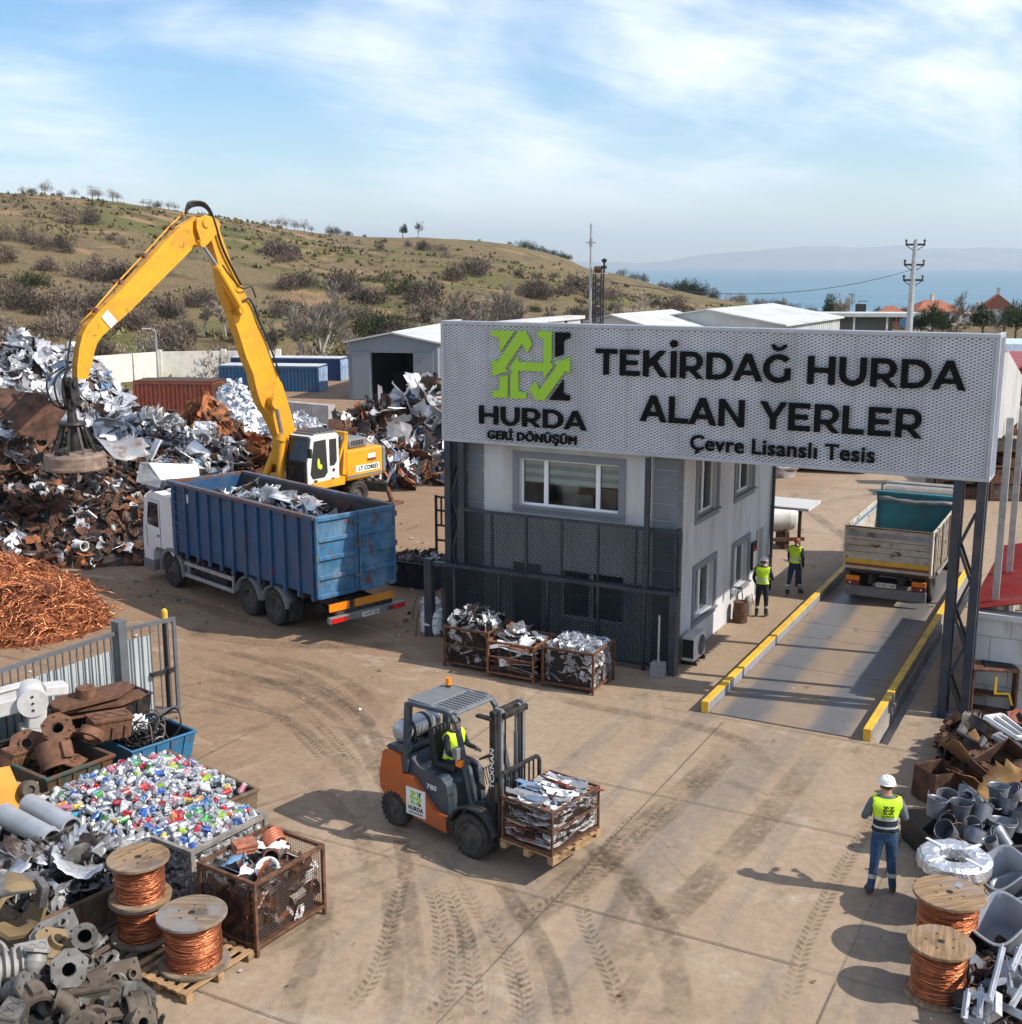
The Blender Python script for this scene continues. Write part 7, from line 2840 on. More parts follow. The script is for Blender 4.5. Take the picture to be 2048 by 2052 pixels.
piece('sheet1', M_bright, p, (.1, -.05, TZ + .2), (1.7, .9, .8), 'large clean white sheet on top of the blue skip load', None)
wp = thing('folded_sheet', 'large white folded panel with a grey flap beside the skip lorry cab', 'panel', (0, 0, 0))
mb = MB()
b0 = [Vec(a) for a in (atY(299, 929, 43), atY(395, 933, 43.8), atY(398, 955, 43.2), atY(322, 962, 42.5))]
mb.add(b0 + [p + Vec((.02, .07, .03)) for p in b0], [(0, 1, 2, 3), (7, 6, 5, 4), (0, 4, 5, 1), (1, 5, 6, 2), (2, 6, 7, 3), (3, 7, 4, 0)], 0)
b1 = [b0[0], b0[3], Vec(atY(318, 978, 42.4)), Vec(atY(272, 966, 42.6)), Vec(atY(280, 928, 43.2))]
mb.add(b1 + [p + Vec((.02, .07, .03)) for p in b1], [(0, 1, 2, 3, 4), (9, 8, 7, 6, 5)] + [(i, 5 + i, 5 + (i + 1) % 5, (i + 1) % 5) for i in range(5)], 1)
mb.obj('panel', [M_bright, M_greypaint], wp)
wp2 = thing('sheet_strip', 'long narrow white strip leaning up over the folded panel', 'panel', (0, 0, 0))
mb = MB()
a, b = atY(292, 935, 45), atY(318, 880, 45.4)
mb.bar(a, b, .45, .06)
mb.obj('strip', M_bright, wp2)
for px, py, Y, k, m, sc, rz, lab in ((40, 815, 42.5, 'sheet2', M_rust, 2.6, .4, 'huge brown rusty plate on the left of the silver heap'), (95, 855, 41.5, 'sheet4', M_rust, 1.9, -.5, 'long brown folded plate below the hanging magnet'),
         (235, 905, 41.5, 'curve1', M_greypaint, 1.7, .9, 'dark grey curved body panel right of the magnet')):
 p = atY(px, py, Y)
 piece(k, m, p, (.5, .15, rz), sc, lab, None)
dv = thing('rust_divider', 'long brown rusty steel divider wall between the heaps', 'divider', (0, 0, 0))
dv['kind'] = 'thing'
A, B = atY(287, 812, 56), atY(486, 850, 53)
mb = MB()
n = 5
for i in range(n):
 p, q = A.lerp(B, i / n), A.lerp(B, (i + 1) / n)
 d = (q - p).normalized() * .02
 mb.bar((p.x + d.x, p.y + d.y, (p.z) / 2), (q.x - d.x, q.y - d.y, q.z / 2), .12, p.z)
mb.obj('plate', M_rust, dv)
cw_ = thing('block_wall', 'low grey concrete block wall behind the yellow boom', 'wall', (0, 0, 0))
cw_['kind'] = 'thing'
A, B = atY(470, 795, 70), atY(665, 812, 66)
mb = MB()
n = 6
for i in range(n):
 p, q = A.lerp(B, i / n), A.lerp(B, (i + 1) / n)
 d = (q - p).normalized() * .015
 mb.bar((p.x + d.x, p.y + d.y, p.z / 2), (q.x - d.x, q.y - d.y, p.z / 2), .6, p.z)
mb.obj('block', M_conc, cw_)
def container(name, label, px, py_top, Y, rz, L, W, H, mw, mr, md, marks=None):
 tp = atY(px, py_top, Y)
 t_ = thing(name, label, 'container', (tp.x, Y, tp.z - H), rz)
 mb = MB()
 x = -L + .15
 mb.span((-L, .05, .1), (0, W - .05, H - .05))
 while x < -.2:
  mb.span((x, -.0, .2), (x + .14, .049, H - .16))
  mb.span((x, W - .049, .2), (x + .14, W, H - .16))
  x += .28
 mb.span((-L - .03, -.02, H - .16), (.03, .049, H - .001))
 mb.span((-L - .03, -.02, .05), (.03, .049, .2))
 for a in (-L, -.0):
  mb.span((a - .06, -.03, 0), (a + .06, .06, H))
  mb.span((a - .06, W - .06, 0), (a + .06, W + .03, H))
 mb.obj('body', mw, t_)
 mb = MB()
 mb.span((-L - .02, 0, H), (.02, W, H + .05))
 mb.obj('roof', mr, t_)
 for a, b in ((.07, W / 2 - .02), (W / 2 + .02, W - .07)):
  mb = MB()
  mb.span((.03, a, .12), (.09, b, H - .12))
  for k in range(4):
   z = .3 + k * (H - .6) / 3.6
   mb.span((.091, a + .08, z), (.12, b - .08, z + .42))
  for y in (a + .3, b - .3):
   mb.cyl((.14, y, .1), (.14, y, H - .1), .025, None, 6)
  mb.obj('door', md, t_)
 return t_
container('shipping_container', 'faded blue shipping container with pale doors, the front one of two', 636, 735, 92, R(-8), 7.8, 2.4, 2.8, M_contblue, M_controof, M_contdoor)
container('shipping_container', 'dark blue shipping container standing behind the faded one', 680, 719, 101, R(-8), 9.4, 2.4, 3.1, mat('container_deep_blue', (.008, .035, .13), .5, rust=.4, ra=.33), M_controof, M_contdoor)
oc = container('rubbish_container', 'rusty red open topped container by the cream wall', 425, 766, 74, R(-6), 5.0, 2.2, 2.0, M_redpaint, M_rust, M_rust)
def cF_(x, y, z=0.0):
 return G(x * 0.38932, 1300 + y * 0.38932, z)
def cR_(x, y, z=0.0):
 return G(1500 + x * 0.33744, 1400 + y * 0.33744, z)
def c3_(x, y, z=0.0):
 return G(1380 + x * 0.34647, 900 + y * 0.34647, z)
def c2_(x, y, z=0.0):
 return G(840 + x * 0.39419, 850 + y * 0.39419, z)
def wire_panel(mb, p, ex, ez, w, h, sp, r=.0035):
 p, ex, ez = Vec(p), Vec(ex), Vec(ez)
 n = max(2, int(w / sp))
 for i in range(1, n):
  a = p + ex * (w * i / n)
  mb.cyl(a, a + ez * h, r, None, 3, 0, False)
 n = max(2, int(h / sp))
 for i in range(1, n):
  a = p + ez * (h * i / n)
  mb.cyl(a, a + ex * w, r, None, 3, 0, False)
def crate(name, label, loc, rz, L, W, H, mf=M_rustframe, sp=.06, post=.05, feet=.1, mid=True, group=None, wire=.0035, floor=True):
 t_ = thing(name, label, 'crate', loc, rz, group)
 hx, hy = L / 2, W / 2
 mb = MB()
 for a in (-1, 1):
  for b in (-1, 1):
   mb.span((a * hx - post / 2, b * hy - post / 2, 0), (a * hx + post / 2, b * hy + post / 2, H))
 for z in (feet, H - post) + ((feet + (H - feet) * .5,) if mid else ()):
  k = post * (.8 if z != H - post else 1.0)
  for b in (-1, 1):
   mb.span((-hx + post / 2, b * hy - k / 2, z), (hx - post / 2, b * hy + k / 2, z + k))
  for a in (-1, 1):
   mb.span((a * hx - k / 2, -hy + post / 2, z), (a * hx + k / 2, hy - post / 2, z + k))
 mb.obj('frame', mf, t_, bevel=.004, seg=1)
 mb = MB()
 for b in (-1, 1):
  wire_panel(mb, (-hx, b * hy, feet), (1, 0, 0), (0, 0, 1), L, H - feet, sp, wire)
 for a in (-1, 1):
  wire_panel(mb, (a * hx, -hy, feet), (0, 1, 0), (0, 0, 1), W, H - feet, sp, wire)
 mb.obj('wire_mesh', mf, t_)
 if floor:
  mb = MB()
  mb.span((-hx + post / 2, -hy + post / 2, feet), (hx - post / 2, hy - post / 2, feet + .02))
  mb.obj('floor', mf, t_)
 return t_
def pallet(label, loc, rz, L=1.2, W=1.0, m=M_pallet, H=.144, group='wooden pallets'):
 t_ = thing('pallet', label, 'pallet', loc, rz, group)
 rg = RG(int(abs(loc[0] * 100)))
 mb = MB()
 n = 7
 for i in range(n):
  y = -W / 2 + .05 + (W - .1) * i / (n - 1)
  mb.box((rg.un(-.008, .008), y, H - .011), (L, .09 + rg.un(-.01, .01), .022), (0, 0, rg.un(-.008, .008)))
 mb.obj('deck_boards', m, t_)
 mb = MB()
 for x in (-L / 2 + .06, 0, L / 2 - .06):
  mb.span((x - .05, -W / 2, H - .044), (x + .05, W / 2, H - .0225))
  mb.span((x - .05, -W / 2, 0.002), (x + .05, W / 2, .022))
 mb.obj('bearer', m, t_)
 for x in (-L / 2 + .06, 0, L / 2 - .06):
  mb = MB()
  for y in (-W / 2 + .06, 0, W / 2 - .06):
   mb.span((x - .055, y - .06, .0222), (x + .055, y + .06, H - .0442))
  mb.obj('blocks', m, t_)
 return t_
def corner_loc(F, ax, L, W, z=0):
 ax = Vec((ax[0], ax[1], 0)).normalized()
 bx = Vec((-ax.y, ax.x, 0))
 c = Vec((F[0], F[1], 0)) + ax * L / 2 + bx * W / 2
 return Vec((c.x, c.y, z)), math.atan2(ax.y, ax.x)
def bin_(name, label, loc, rz, L, W, H, m, mi=M_skipinside, th=.04, rim=.06, taper=.88, cat='bin'):
 t_ = thing(name, label, cat, loc, rz)
 mb = MB()
 hx, hy = L / 2, W / 2
 k = taper
 def ring(f, z, ins=0):
  return [((sx * (hx * f - ins)), (sy * (hy * f - ins)), z) for sx, sy in ((-1, -1), (1, -1), (1, 1), (-1, 1))]
 o0, o1, i1, i0 = ring(k, .02), ring(1, H), ring(1, H, th), ring(k, .06, th)
 vs = o0 + o1 + i1 + i0
 fs, mm = [], []
 for a, b, m_ in ((0, 4, 0), (4, 8, 0), (8, 12, 1)):
  for i in range(4):
   j = (i + 1) % 4
   fs.append((a + i, a + j, b + j, b + i))
   mm.append(m_)
 fs += [(12, 13, 14, 15), (3, 2, 1, 0)]
 mm += [1, 0]
 mb.v, mb.f, mb.m, mb.s = vs, fs, mm, [False] * len(fs)
 mb.obj('body', [m, mi], t_)
 mb = MB()
 r = rim / 2
 for s_ in (-1, 1):
  mb.span((-hx - r, s_ * hy - r, H - .01), (hx + r, s_ * hy + r, H + rim * .6))
  mb.span((s_ * hx - r, -hy + r, H - .01), (s_ * hx + r, hy - r, H + rim * .6))
 mb.obj('rim', m, t_, bevel=.008, seg=1)
 n = 4
 for i in range(n):
  x = (-.5 + (i + .5) / n) * L * .9
  for s_ in (-1, 1):
   MB().bar((x * k, s_ * (hy * k + .012), .05), (x, s_ * (hy + .012), H - .02), .05, .03, up=(0, s_, 0)).obj('stiffener', m, t_)
 return t_
def spool(label, loc, rz, r, rd, h, mw=M_spool, fl=.05, group='copper cable drums', tag_patch=False):
 t_ = thing('cable_drum', label, 'cable drum', loc, rz, group)
 for nm, z0 in (('lower_flange', 0.0), ('upper_flange', h - fl)):
  mb = MB()
  mb.lathe([(.035, z0), (r - .008, z0), (r, z0 + .008), (r, z0 + fl - .008), (r - .008, z0 + fl), (.035, z0 + fl), (.035, z0)], 48, None, 0, False)
  f_ = mb.obj(nm, mw, t_)
  mb = MB()
  if z0 > 0:
   mb.cyl((0, 0, h - .002), (0, 0, h + .0015), .05, None, 14)
   for a in (0.3, 1.6, 2.9, 4.1, 5.3):
    mb.cyl((.19 * cos(a), .19 * sin(a), h - .002), (.19 * cos(a), .19 * sin(a), h + .0015), .018, None, 10)
   mb.obj('bore', M_dark, f_)
   if tag_patch:
    mb = MB()
    mb.box((.24, .12, h + .003), (.13, .09, .004), (0, 0, .4))
    mb.obj('label_tag', M_galv, f_)
 mb = MB()
 n = 22
 prof = []
 rg = RG(int(loc[0] * 977))
 for i in range(n + 1):
  z = fl + (h - 2 * fl) * i / n
  prof.append((rd + rg.un(-.008, .008), z))
 mb.lathe(prof, 48, None, 0, True)
 w_ = mb.obj('winding', M_wound, t_)
 mb = MB()
 for k in range(16):
  z = fl + (h - 2 * fl) * (k + .5) / 16
  a0 = rg.un(0, 6)
  pts = [((rd + .007) * cos(a0 + j * .16), (rd + .007) * sin(a0 + j * .16), z + .02 * sin(j * .5 + k)) for j in range(26)]
  mb.tube([Vec(p) for p in pts], .005, 4)
 mb.obj('loose_turn', M_copper, t_)
 return t_
def site_crate(name, label, u, v, L, W, H, **k):
 c = S(u, v)
 return crate(name, label, (c.x, c.y, 0), SITE_RZ, L, W, H, **k)
def fill(name, label, M, L, W, z0, z1, kinds, mats, n, sc, seed, top=.1, flat=None, core=M_dark, shell=.82, cat='scrap load', parent=None):
 rg = RG(seed)
 mb = MB()
 k = .86
 b = MB()
 b.span((-L / 2 * k, -W / 2 * k, z0), (L / 2 * k, W / 2 * k, z0 + (z1 - z0) * .9))
 mb.add([M @ Vec(p) for p in b.v], b.f, 0)
 tab = [(i + 1, w) for i, (_, w) in enumerate(mats)]
 for i in range(n):
  f = rg.random()
  if f < .45:
   x, y, z = rg.un(-.9, .9), rg.un(-.9, .9), 1.0
   zz_ = z1 + top * (1 - x * x * .8) * (1 - y * y * .8) + rg.un(-.05, .03)
  else:
   zz_ = rg.un(z0 + .04, z1)
   if rg.random() < .5:
    x, y = rg.choice((-1, 1)) * rg.un(shell, .93), rg.un(-.92, .92)
   else:
    x, y = rg.un(-.92, .92), rg.choice((-1, 1)) * rg.un(shell, .93)
  kd = pick(rg, kinds)
  s_ = rg.un(*sc)
  e = Euler((rg.gauss(0, .9), rg.gauss(0, .9), rg.un(0, 6.3))) if flat is None else Euler((rg.gauss(0, flat), rg.gauss(0, flat), rg.gauss(0, .35)))
  P = PIECE[kd]
  vs = []
  Me = e.to_matrix()
  for p in P.v:
   q = Me @ (Vec(p) * s_) + Vec((x * L / 2, y * W / 2, zz_))
   q.x = max(-L / 2 + .012, min(L / 2 - .012, q.x))
   q.y = max(-W / 2 + .012, min(W / 2 - .012, q.y))
   q.z = max(z0 + .005, q.z)
   vs.append(M @ q)
  mb.add(vs, P.f, pick(rg, tab), P.s)
 return tag(mb.obj(name, [core] + [m for m, _ in mats]), label, cat, None, 'stuff')
def TMof(t_):
 return Matrix.Translation(t_.location) @ Matrix.Rotation(t_.rotation_euler.z, 4, 'Z')
CRK = [('crumple%d' % i, 1.0) for i in range(4)] + [('sheet%d' % i, .6) for i in range(6)] + [('strip0', .5), ('strip1', .5)]
g_ = 'crates in front of the mesh fence'
ca = site_crate('scrap_crate', 'dark rusty crate heaped with crumpled sheet, leftmost by the mesh fence', -4.32, -1.82, 1.2, 1.15, 1.02, group=g_)
fill('crate_load', 'crumpled silver and dark sheet heaped in the left crate by the mesh fence', TMof(ca), 1.15, 1.1, .14, .95, CRK, [(M_silver, 2.2), (M_darksteel, 2), (M_white, 1), (M_rust, .7)], 230, (.22, .5), 41, .22)
cb_ = site_crate('scrap_crate', 'orange rusty crate of long bars and strips, middle of the three', -3.03, -2.0, 1.2, 1.15, .9, mf=mat('orange_rust_frame', (.2, .085, .04), .85, .1, .4, vs=9), group=g_, sp=.3, wire=.008)
fill('crate_load', 'long dark bars and white strips lying in the middle crate', TMof(cb_), 1.15, 1.1, .14, .72, [('strip0', 1), ('strip1', 1), ('angle', 1), ('channel', .7), ('beam', .4)], [(M_rust, 2.4), (M_darksteel, 2), (M_white, 1), (M_silver, .7)], 170, (.5, .95), 42, .06, .12)
cc_ = site_crate('scrap_crate', 'rusty crate packed with shiny crushed foil scrap, rightmost by the mesh fence', -1.55, -2.0, 1.25, 1.2, .98, group=g_, mid=False)
fill('crate_load', 'crushed shiny white foil scrap packed in the right crate', TMof(cc_), 1.2, 1.15, .12, .93, [('crumple%d' % i, 1) for i in range(4)], [(M_silver, 3), (M_bright, 2), (M_foil, 2), (M_bluepaint, .15)], 420, (.12, .27), 43, .07)
for c_, lab, mm_ in ((ca, 'bent sheet sticking out of the left crate by the mesh fence', M_silver), (cb_, 'pale corrugated offcut lying across the middle crate', M_white)):
 for i in range(5):
  rgx = RG(i * 7 + len(lab))
  p = TMof(c_) @ Vec((rgx.un(-.35, .35), rgx.un(-.35, .35), (1.12 if c_ is ca else .86) + .03 * i))
  piece(rgx.choice(SHEETS), [mm_, M_greypaint, M_darksteel, M_silver, M_rust][i], p, (rgx.gauss(0, .35), rgx.gauss(0, .35), rgx.un(0, 6)), rgx.un(.4, .6), lab, lab + ' group')
def Fk(x, y, z=0.0):
 p = FO + FH * x + FL * y
 return Vec((p.x, p.y, z))
pallet('new pale wooden pallet carried on the forklift forks', Fk(1.13, .03, .386), FRZ, 1.06, 1.3)
fc = crate('scrap_crate', 'rusty wire crate of flat white offcuts on the forklift pallet', Fk(1.13, .03, .531), FRZ, .98, 1.26, .74, sp=.045, post=.035, feet=.015, mid=True, group='wire crates of offcuts', wire=.0028)
fill('crate_load', 'flat white and grey metal offcuts stacked in the forklift crate', TMof(fc), .95, 1.22, .04, .66, [('flat0', 1.2), ('flat1', 1.2), ('flat2', 1.2), ('strip0', .5), ('angle', .4)],
 [(M_white, 2.2), (M_silver, 2.2), (M_darksteel, 2.4), (M_greypaint, 1), (M_redpaint, .25), (M_bluepaint, .15)], 300, (.4, .75), 44, .06, .13)
rg = RG(77)
for i in range(16):
 p = TMof(fc) @ Vec((rg.un(-.28, .28), rg.un(-.42, .42), .68 + .006 * i))
 k_ = rg.choice(['flat0', 'flat1', 'flat2', 'flat0', 'strip1'])
 piece(k_, pick(rg, [(M_white, 4), (M_silver, 3), (M_greypaint, 1.5), (M_redpaint, .6), (M_bluepaint, .6)]), p, (rg.gauss(0, .1), rg.gauss(0, .1), FRZ + rg.gauss(.5, .25)), (rg.un(.5, .8), rg.un(.5, .9), .6),
  'flat white or grey offcut on top of the forklift crate', 'offcuts on the forklift crate')
def can_mesh(seed, crush):
 rg = RG(seed)
 mb = MB()
 n = 12
 mb.lathe([(.001, -.058), (.024, -.06), (.033, -.05), (.033, .045), (.026, .06), (.025, .055), (.001, .054)], n)
 vs = []
 ax = rg.un(0, PI)
 c0 = rg.un(-.02, .02)
 for p in mb.v:
  p = Vec(p)
  d = Vec((cos(ax), sin(ax), 0))
  q = p.dot(d)
  f = crush * math.exp(-((p.z - c0) / .035) ** 2)
  p -= d * q * f
  p.x += crush * .35 * (p.z ** 2) * 6
  p += Vec((rg.un(-1, 1), rg.un(-1, 1), rg.un(-1, 1))) * .003 * (1 + crush)
  vs.append(tuple(p))
 mb.v = vs
 mb.s = [crush < .3] * len(mb.f)
 return mb
CANB = [can_mesh(i, (.15, .45, .75, .85, .6, .3)[i]) for i in range(6)]
def can_mat(name, c, silver=.35):
 m, t, p = newmat(name)
 co = t.coord()
 sp = t.node('ShaderNodeSeparateXYZ')
 tc = t.node('ShaderNodeTexCoord')
 t.link(tc.outputs['Object'], sp.inputs[0])
 az = t.math('ABSOLUTE', sp.outputs[2])
 n = t.noise(co, 26.0, 4, .6)
 col = t.mix(t.ramp(n, .55, .6), tuple(c), tuple(min(1, q * .5 + .27) for q in c))
 n3 = t.noise(co, 45.0, 3, .6)
 col = t.mix(t.math('MULTIPLY', t.ramp(n3, .56, .62), .75), col, (.08, .05, .06))
 end = t.math('GREATER_THAN', az, .047)
 col = t.mix(end, col, (.5, .51, .53))
 t.link(col, p.inputs['Base Color'])
 p.inputs['Metallic'].default_value = silver
 p.inputs['Roughness'].default_value = .34
 return m
CANM = [(can_mat('can_silver', (.46, .47, .5), .6), 3.0), (can_mat('can_white', (.62, .62, .62), .3), 2.2), (can_mat('can_red', (.5, .02, .03)), 2.6), (can_mat('can_blue', (.03, .12, .42)), 2.2),
  (can_mat('can_green', (.06, .36, .06)), .9), (can_mat('can_lime', (.4, .62, .05)), .5), (can_mat('can_orange', (.75, .22, .02)), .8), (can_mat('can_yellow', (.75, .5, .06)), .35),
  (can_mat('can_dark', (.03, .03, .04)), .6), (can_mat('can_cyan', (.05, .35, .5)), .7), (can_mat('can_pink', (.6, .2, .28)), .5)]
CMESH = [b.mesh('can', CANM[0][0]) for b in CANB]
def can_pile(seed, M, L, W, zf, n_obj, n_mass, label, group, mass_label, z0, walls=0, sc=(1.25, 1.7)):
 rg = RG(seed)
 mm = [m for m, _ in CANM]
 tab = [(i, w) for i, (_, w) in enumerate(CANM)]
 mb = MB()
 n = 16
 vs, fs = [], []
 for j in range(n + 1):
  for i in range(n + 1):
   x, y = (i / n - .5) * L, (j / n - .5) * W
   vs.append(M @ Vec((x, y, zf(x / L * 2, y / W * 2) - .09)))
 for j in range(n):
  for i in range(n):
   a = j * (n + 1) + i
   fs.append((a, a + 1, a + n + 2, a + n + 1))
 mb.add(vs, fs, len(mm), True)
 def one(x, y, z):
  s_ = rg.un(*sc)
  return M @ Vec((x, y, z)), Euler((rg.un(0, 6), rg.gauss(PI / 2, .6), rg.un(0, 6))), s_
 for _ in range(n_mass):
  x, y = rg.un(-.96, .96), rg.un(-.96, .96)
  p, e, s_ = one(x * L / 2, y * W / 2, zf(x, y) + rg.un(-.1, -.02))
  b = rg.choice(CANB)
  Mx = Matrix.Translation(p) @ e.to_matrix().to_4x4() @ Matrix.Scale(s_, 4)
  mb.add([Mx @ Vec(q) for q in b.v], b.f, pick(rg, tab), b.s)
 for _ in range(walls):
  z = rg.un(z0, zf(1, 1))
  if rg.random() < .5:
   x, y = rg.choice((-1, 1)) * rg.un(.86, .95), rg.un(-.95, .95)
  else:
   x, y = rg.un(-.95, .95), rg.choice((-1, 1)) * rg.un(.86, .95)
  p, e, s_ = one(x * L / 2, y * W / 2, z)
  b = rg.choice(CANB)
  Mx = Matrix.Translation(p) @ e.to_matrix().to_4x4() @ Matrix.Scale(s_, 4)
  mb.add([Mx @ Vec(q) for q in b.v], b.f, pick(rg, tab), b.s)
 if walls:
  b = MB()
  b.span((-L * .41, -W * .41, z0), (L * .41, W * .41, zf(1, 1) - .06))
  mb.add([M @ Vec(p) for p in b.v], b.f, len(mm))
 tag(mb.obj('can_mass', mm + [M_dark]), mass_label, 'cans', None, 'stuff')
 k = int(math.sqrt(n_obj * L / W) + .5)
 r_ = max(1, int(n_obj / k))
 for i in range(k):
  for j in range(r_):
   x, y = -1 + 2 * (i + rg.random()) / k, -1 + 2 * (j + rg.random()) / r_
   x, y = x * .95, y * .95
   p, e, s_ = one(x * L / 2, y * W / 2, zf(x, y) + rg.un(0, .05))
   o = newobj('drink_can', CMESH[rg.randrange(6)], None, p, e, (s_, s_, s_ * rg.un(.85, 1.15)))
   o.material_slots[0].link = 'OBJECT'
   o.material_slots[0].material = mm[pick(rg, tab)]
   tag(o, label, 'can', group)
loc, rz = corner_loc((-6.07, 17.04), (.64, .77), 2.75, 2.6)
bb = bin_('can_bin', 'wide brown board bin heaped with crushed drink cans', loc, rz, 2.75, 2.6, .74, M_binbrown, M_skipinside, .05, .07, .97)
can_pile(51, TMof(bb), 2.62, 2.48, lambda x, y: .78 + .34 * max(0, 1 - x * x) * max(0, 1 - y * y) ** .8, 185, 520, 'crushed coloured drink can on the wide board bin', 'cans on the wide board bin',
  'mass of crushed drink cans filling the wide board bin', .2)
loc, rz = corner_loc((-4.74, 16.5), (.556, .831), 1.5, 1.2)
M_greyframe = mat('weathered_frame', (.2, .185, .165), .85, 0, .25, vs=6, rust=.3, ra=.4)
cg = crate('can_crate', 'grey framed wire crate full of crushed drink cans', loc, rz, 1.5, 1.2, 1.0, mf=M_greyframe, sp=.06, post=.075, feet=.06, mid=False, wire=.003)
can_pile(52, TMof(cg), 1.42, 1.12, lambda x, y: .95 + .16 * max(0, 1 - x * x) * max(0, 1 - y * y), 108, 200, 'crushed coloured drink can on top of the grey framed wire crate', 'cans on the grey framed crate',
  'mass of crushed drink cans filling the grey framed wire crate', .1, 380)
loc, rz = corner_loc((-3.55, 15.3), (.556, .831), 1.38, 1.11)
mc = crate('scrap_crate', 'tall brown rusty mesh cage of mixed scrap beside the cable drums', loc, rz, 1.38, 1.11, 1.13, sp=.045, post=.055, feet=.12, mid=False, wire=.003)
fill('crate_load', 'mixed copper, white and dark scrap inside the rusty mesh cage', TMof(mc), 1.33, 1.06, .15, .86, KD, [(M_white, .8), (M_rust, 2), (M_darksteel, 2.2), (M_orange, .8), (M_castpale, 1.4), (M_castgrey, 1.2), (M_copper, .4)], 150, (.2, .42), 45, .1)
def TM_(t_, x, y, z):
 return TMof(t_) @ Vec((x, y, z))
b = MB()
for k in range(5):
 ring = [Vec((.17 * cos(a * PI / 10) + .01 * k, (k - 2) * .045, .17 * sin(a * PI / 10))) for a in range(21)]
 b.tube(ring, .028, 6, 0, False)
o = b.obj('tube_coil', mat('red_copper_tube', (.42, .13, .07), .5, .3, .25, vs=8), None, TM_(mc, .42, .22, 1.08), (.5, .3, 1.0))
tag(o, 'coil of reddish copper tube at the back of the rusty mesh cage', 'coil')
b = MB()
for k in range(3):
 b.box((0, 0, .06 * k), (.34, .24, .05), (0, 0, .06 * k))
o = b.obj('copper_block', mat('red_copper_block', (.36, .13, .075), .7, .2, .35, vs=9, bump=.01, bs=30), None, TM_(mc, .0, .36, 1.06), (.1, .1, .5), bevel=.01)
tag(o, 'stack of reddish brown copper plates on the rusty mesh cage', 'metal block')
o = newobj('scrap_pipe', pmesh('pipe'), None, TM_(mc, .15, .0, 1.0), (.3, .4, 1.9), (.55, 1.5, 1.5))
o.material_slots[0].link = 'OBJECT'
o.material_slots[0].material = M_rust
tag(o, 'short wide brown pipe stub on the rusty mesh cage', 'pipe')
for i, (kd, m, x, y, z, sc, lab) in enumerate((('flat1', M_white, .3, .1, 1.1, .55, 'bright folded plate standing up from the rusty mesh cage'), ('curve0', M_bluepaint, -.35, .2, .98, .45, 'curved blue plate in the rusty mesh cage'),
           ('curve2', M_redpaint, -.35, -.2, .95, .5, 'curved red plate in the rusty mesh cage'), ('rim', M_white, -.12, -.25, .98, .6, 'pale wheel rim in the rusty mesh cage'))):
 piece(kd, m, TM_(mc, x, y, z), (.5 - .3 * i, .2 * i, i * 1.3), sc, lab, None)
pl1 = (-4.40, 15.02)
pallet('pale wooden pallet under the single cable drum at lower left', (pl1[0], pl1[1], 0), R(58), 1.26, 1.14)
pallet('dark worn pallet under the two stacked cable drums', (-5.48, 15.62, 0), R(58), 1.2, 1.0, M_palletold)
spool('weathered copper cable drum standing alone on the pale pallet', (-4.33, 14.93, .146), 0, .475, .375, .76, M_spoolgrey)
spool('copper cable drum at the bottom of the stack of two', (-5.24, 15.6, .146), .4, .43, .32, .62, M_spoolgrey)
spool('brown topped copper cable drum stacked on another drum', (-5.22, 15.57, .768), .9, .43, .335, .62, M_spool)
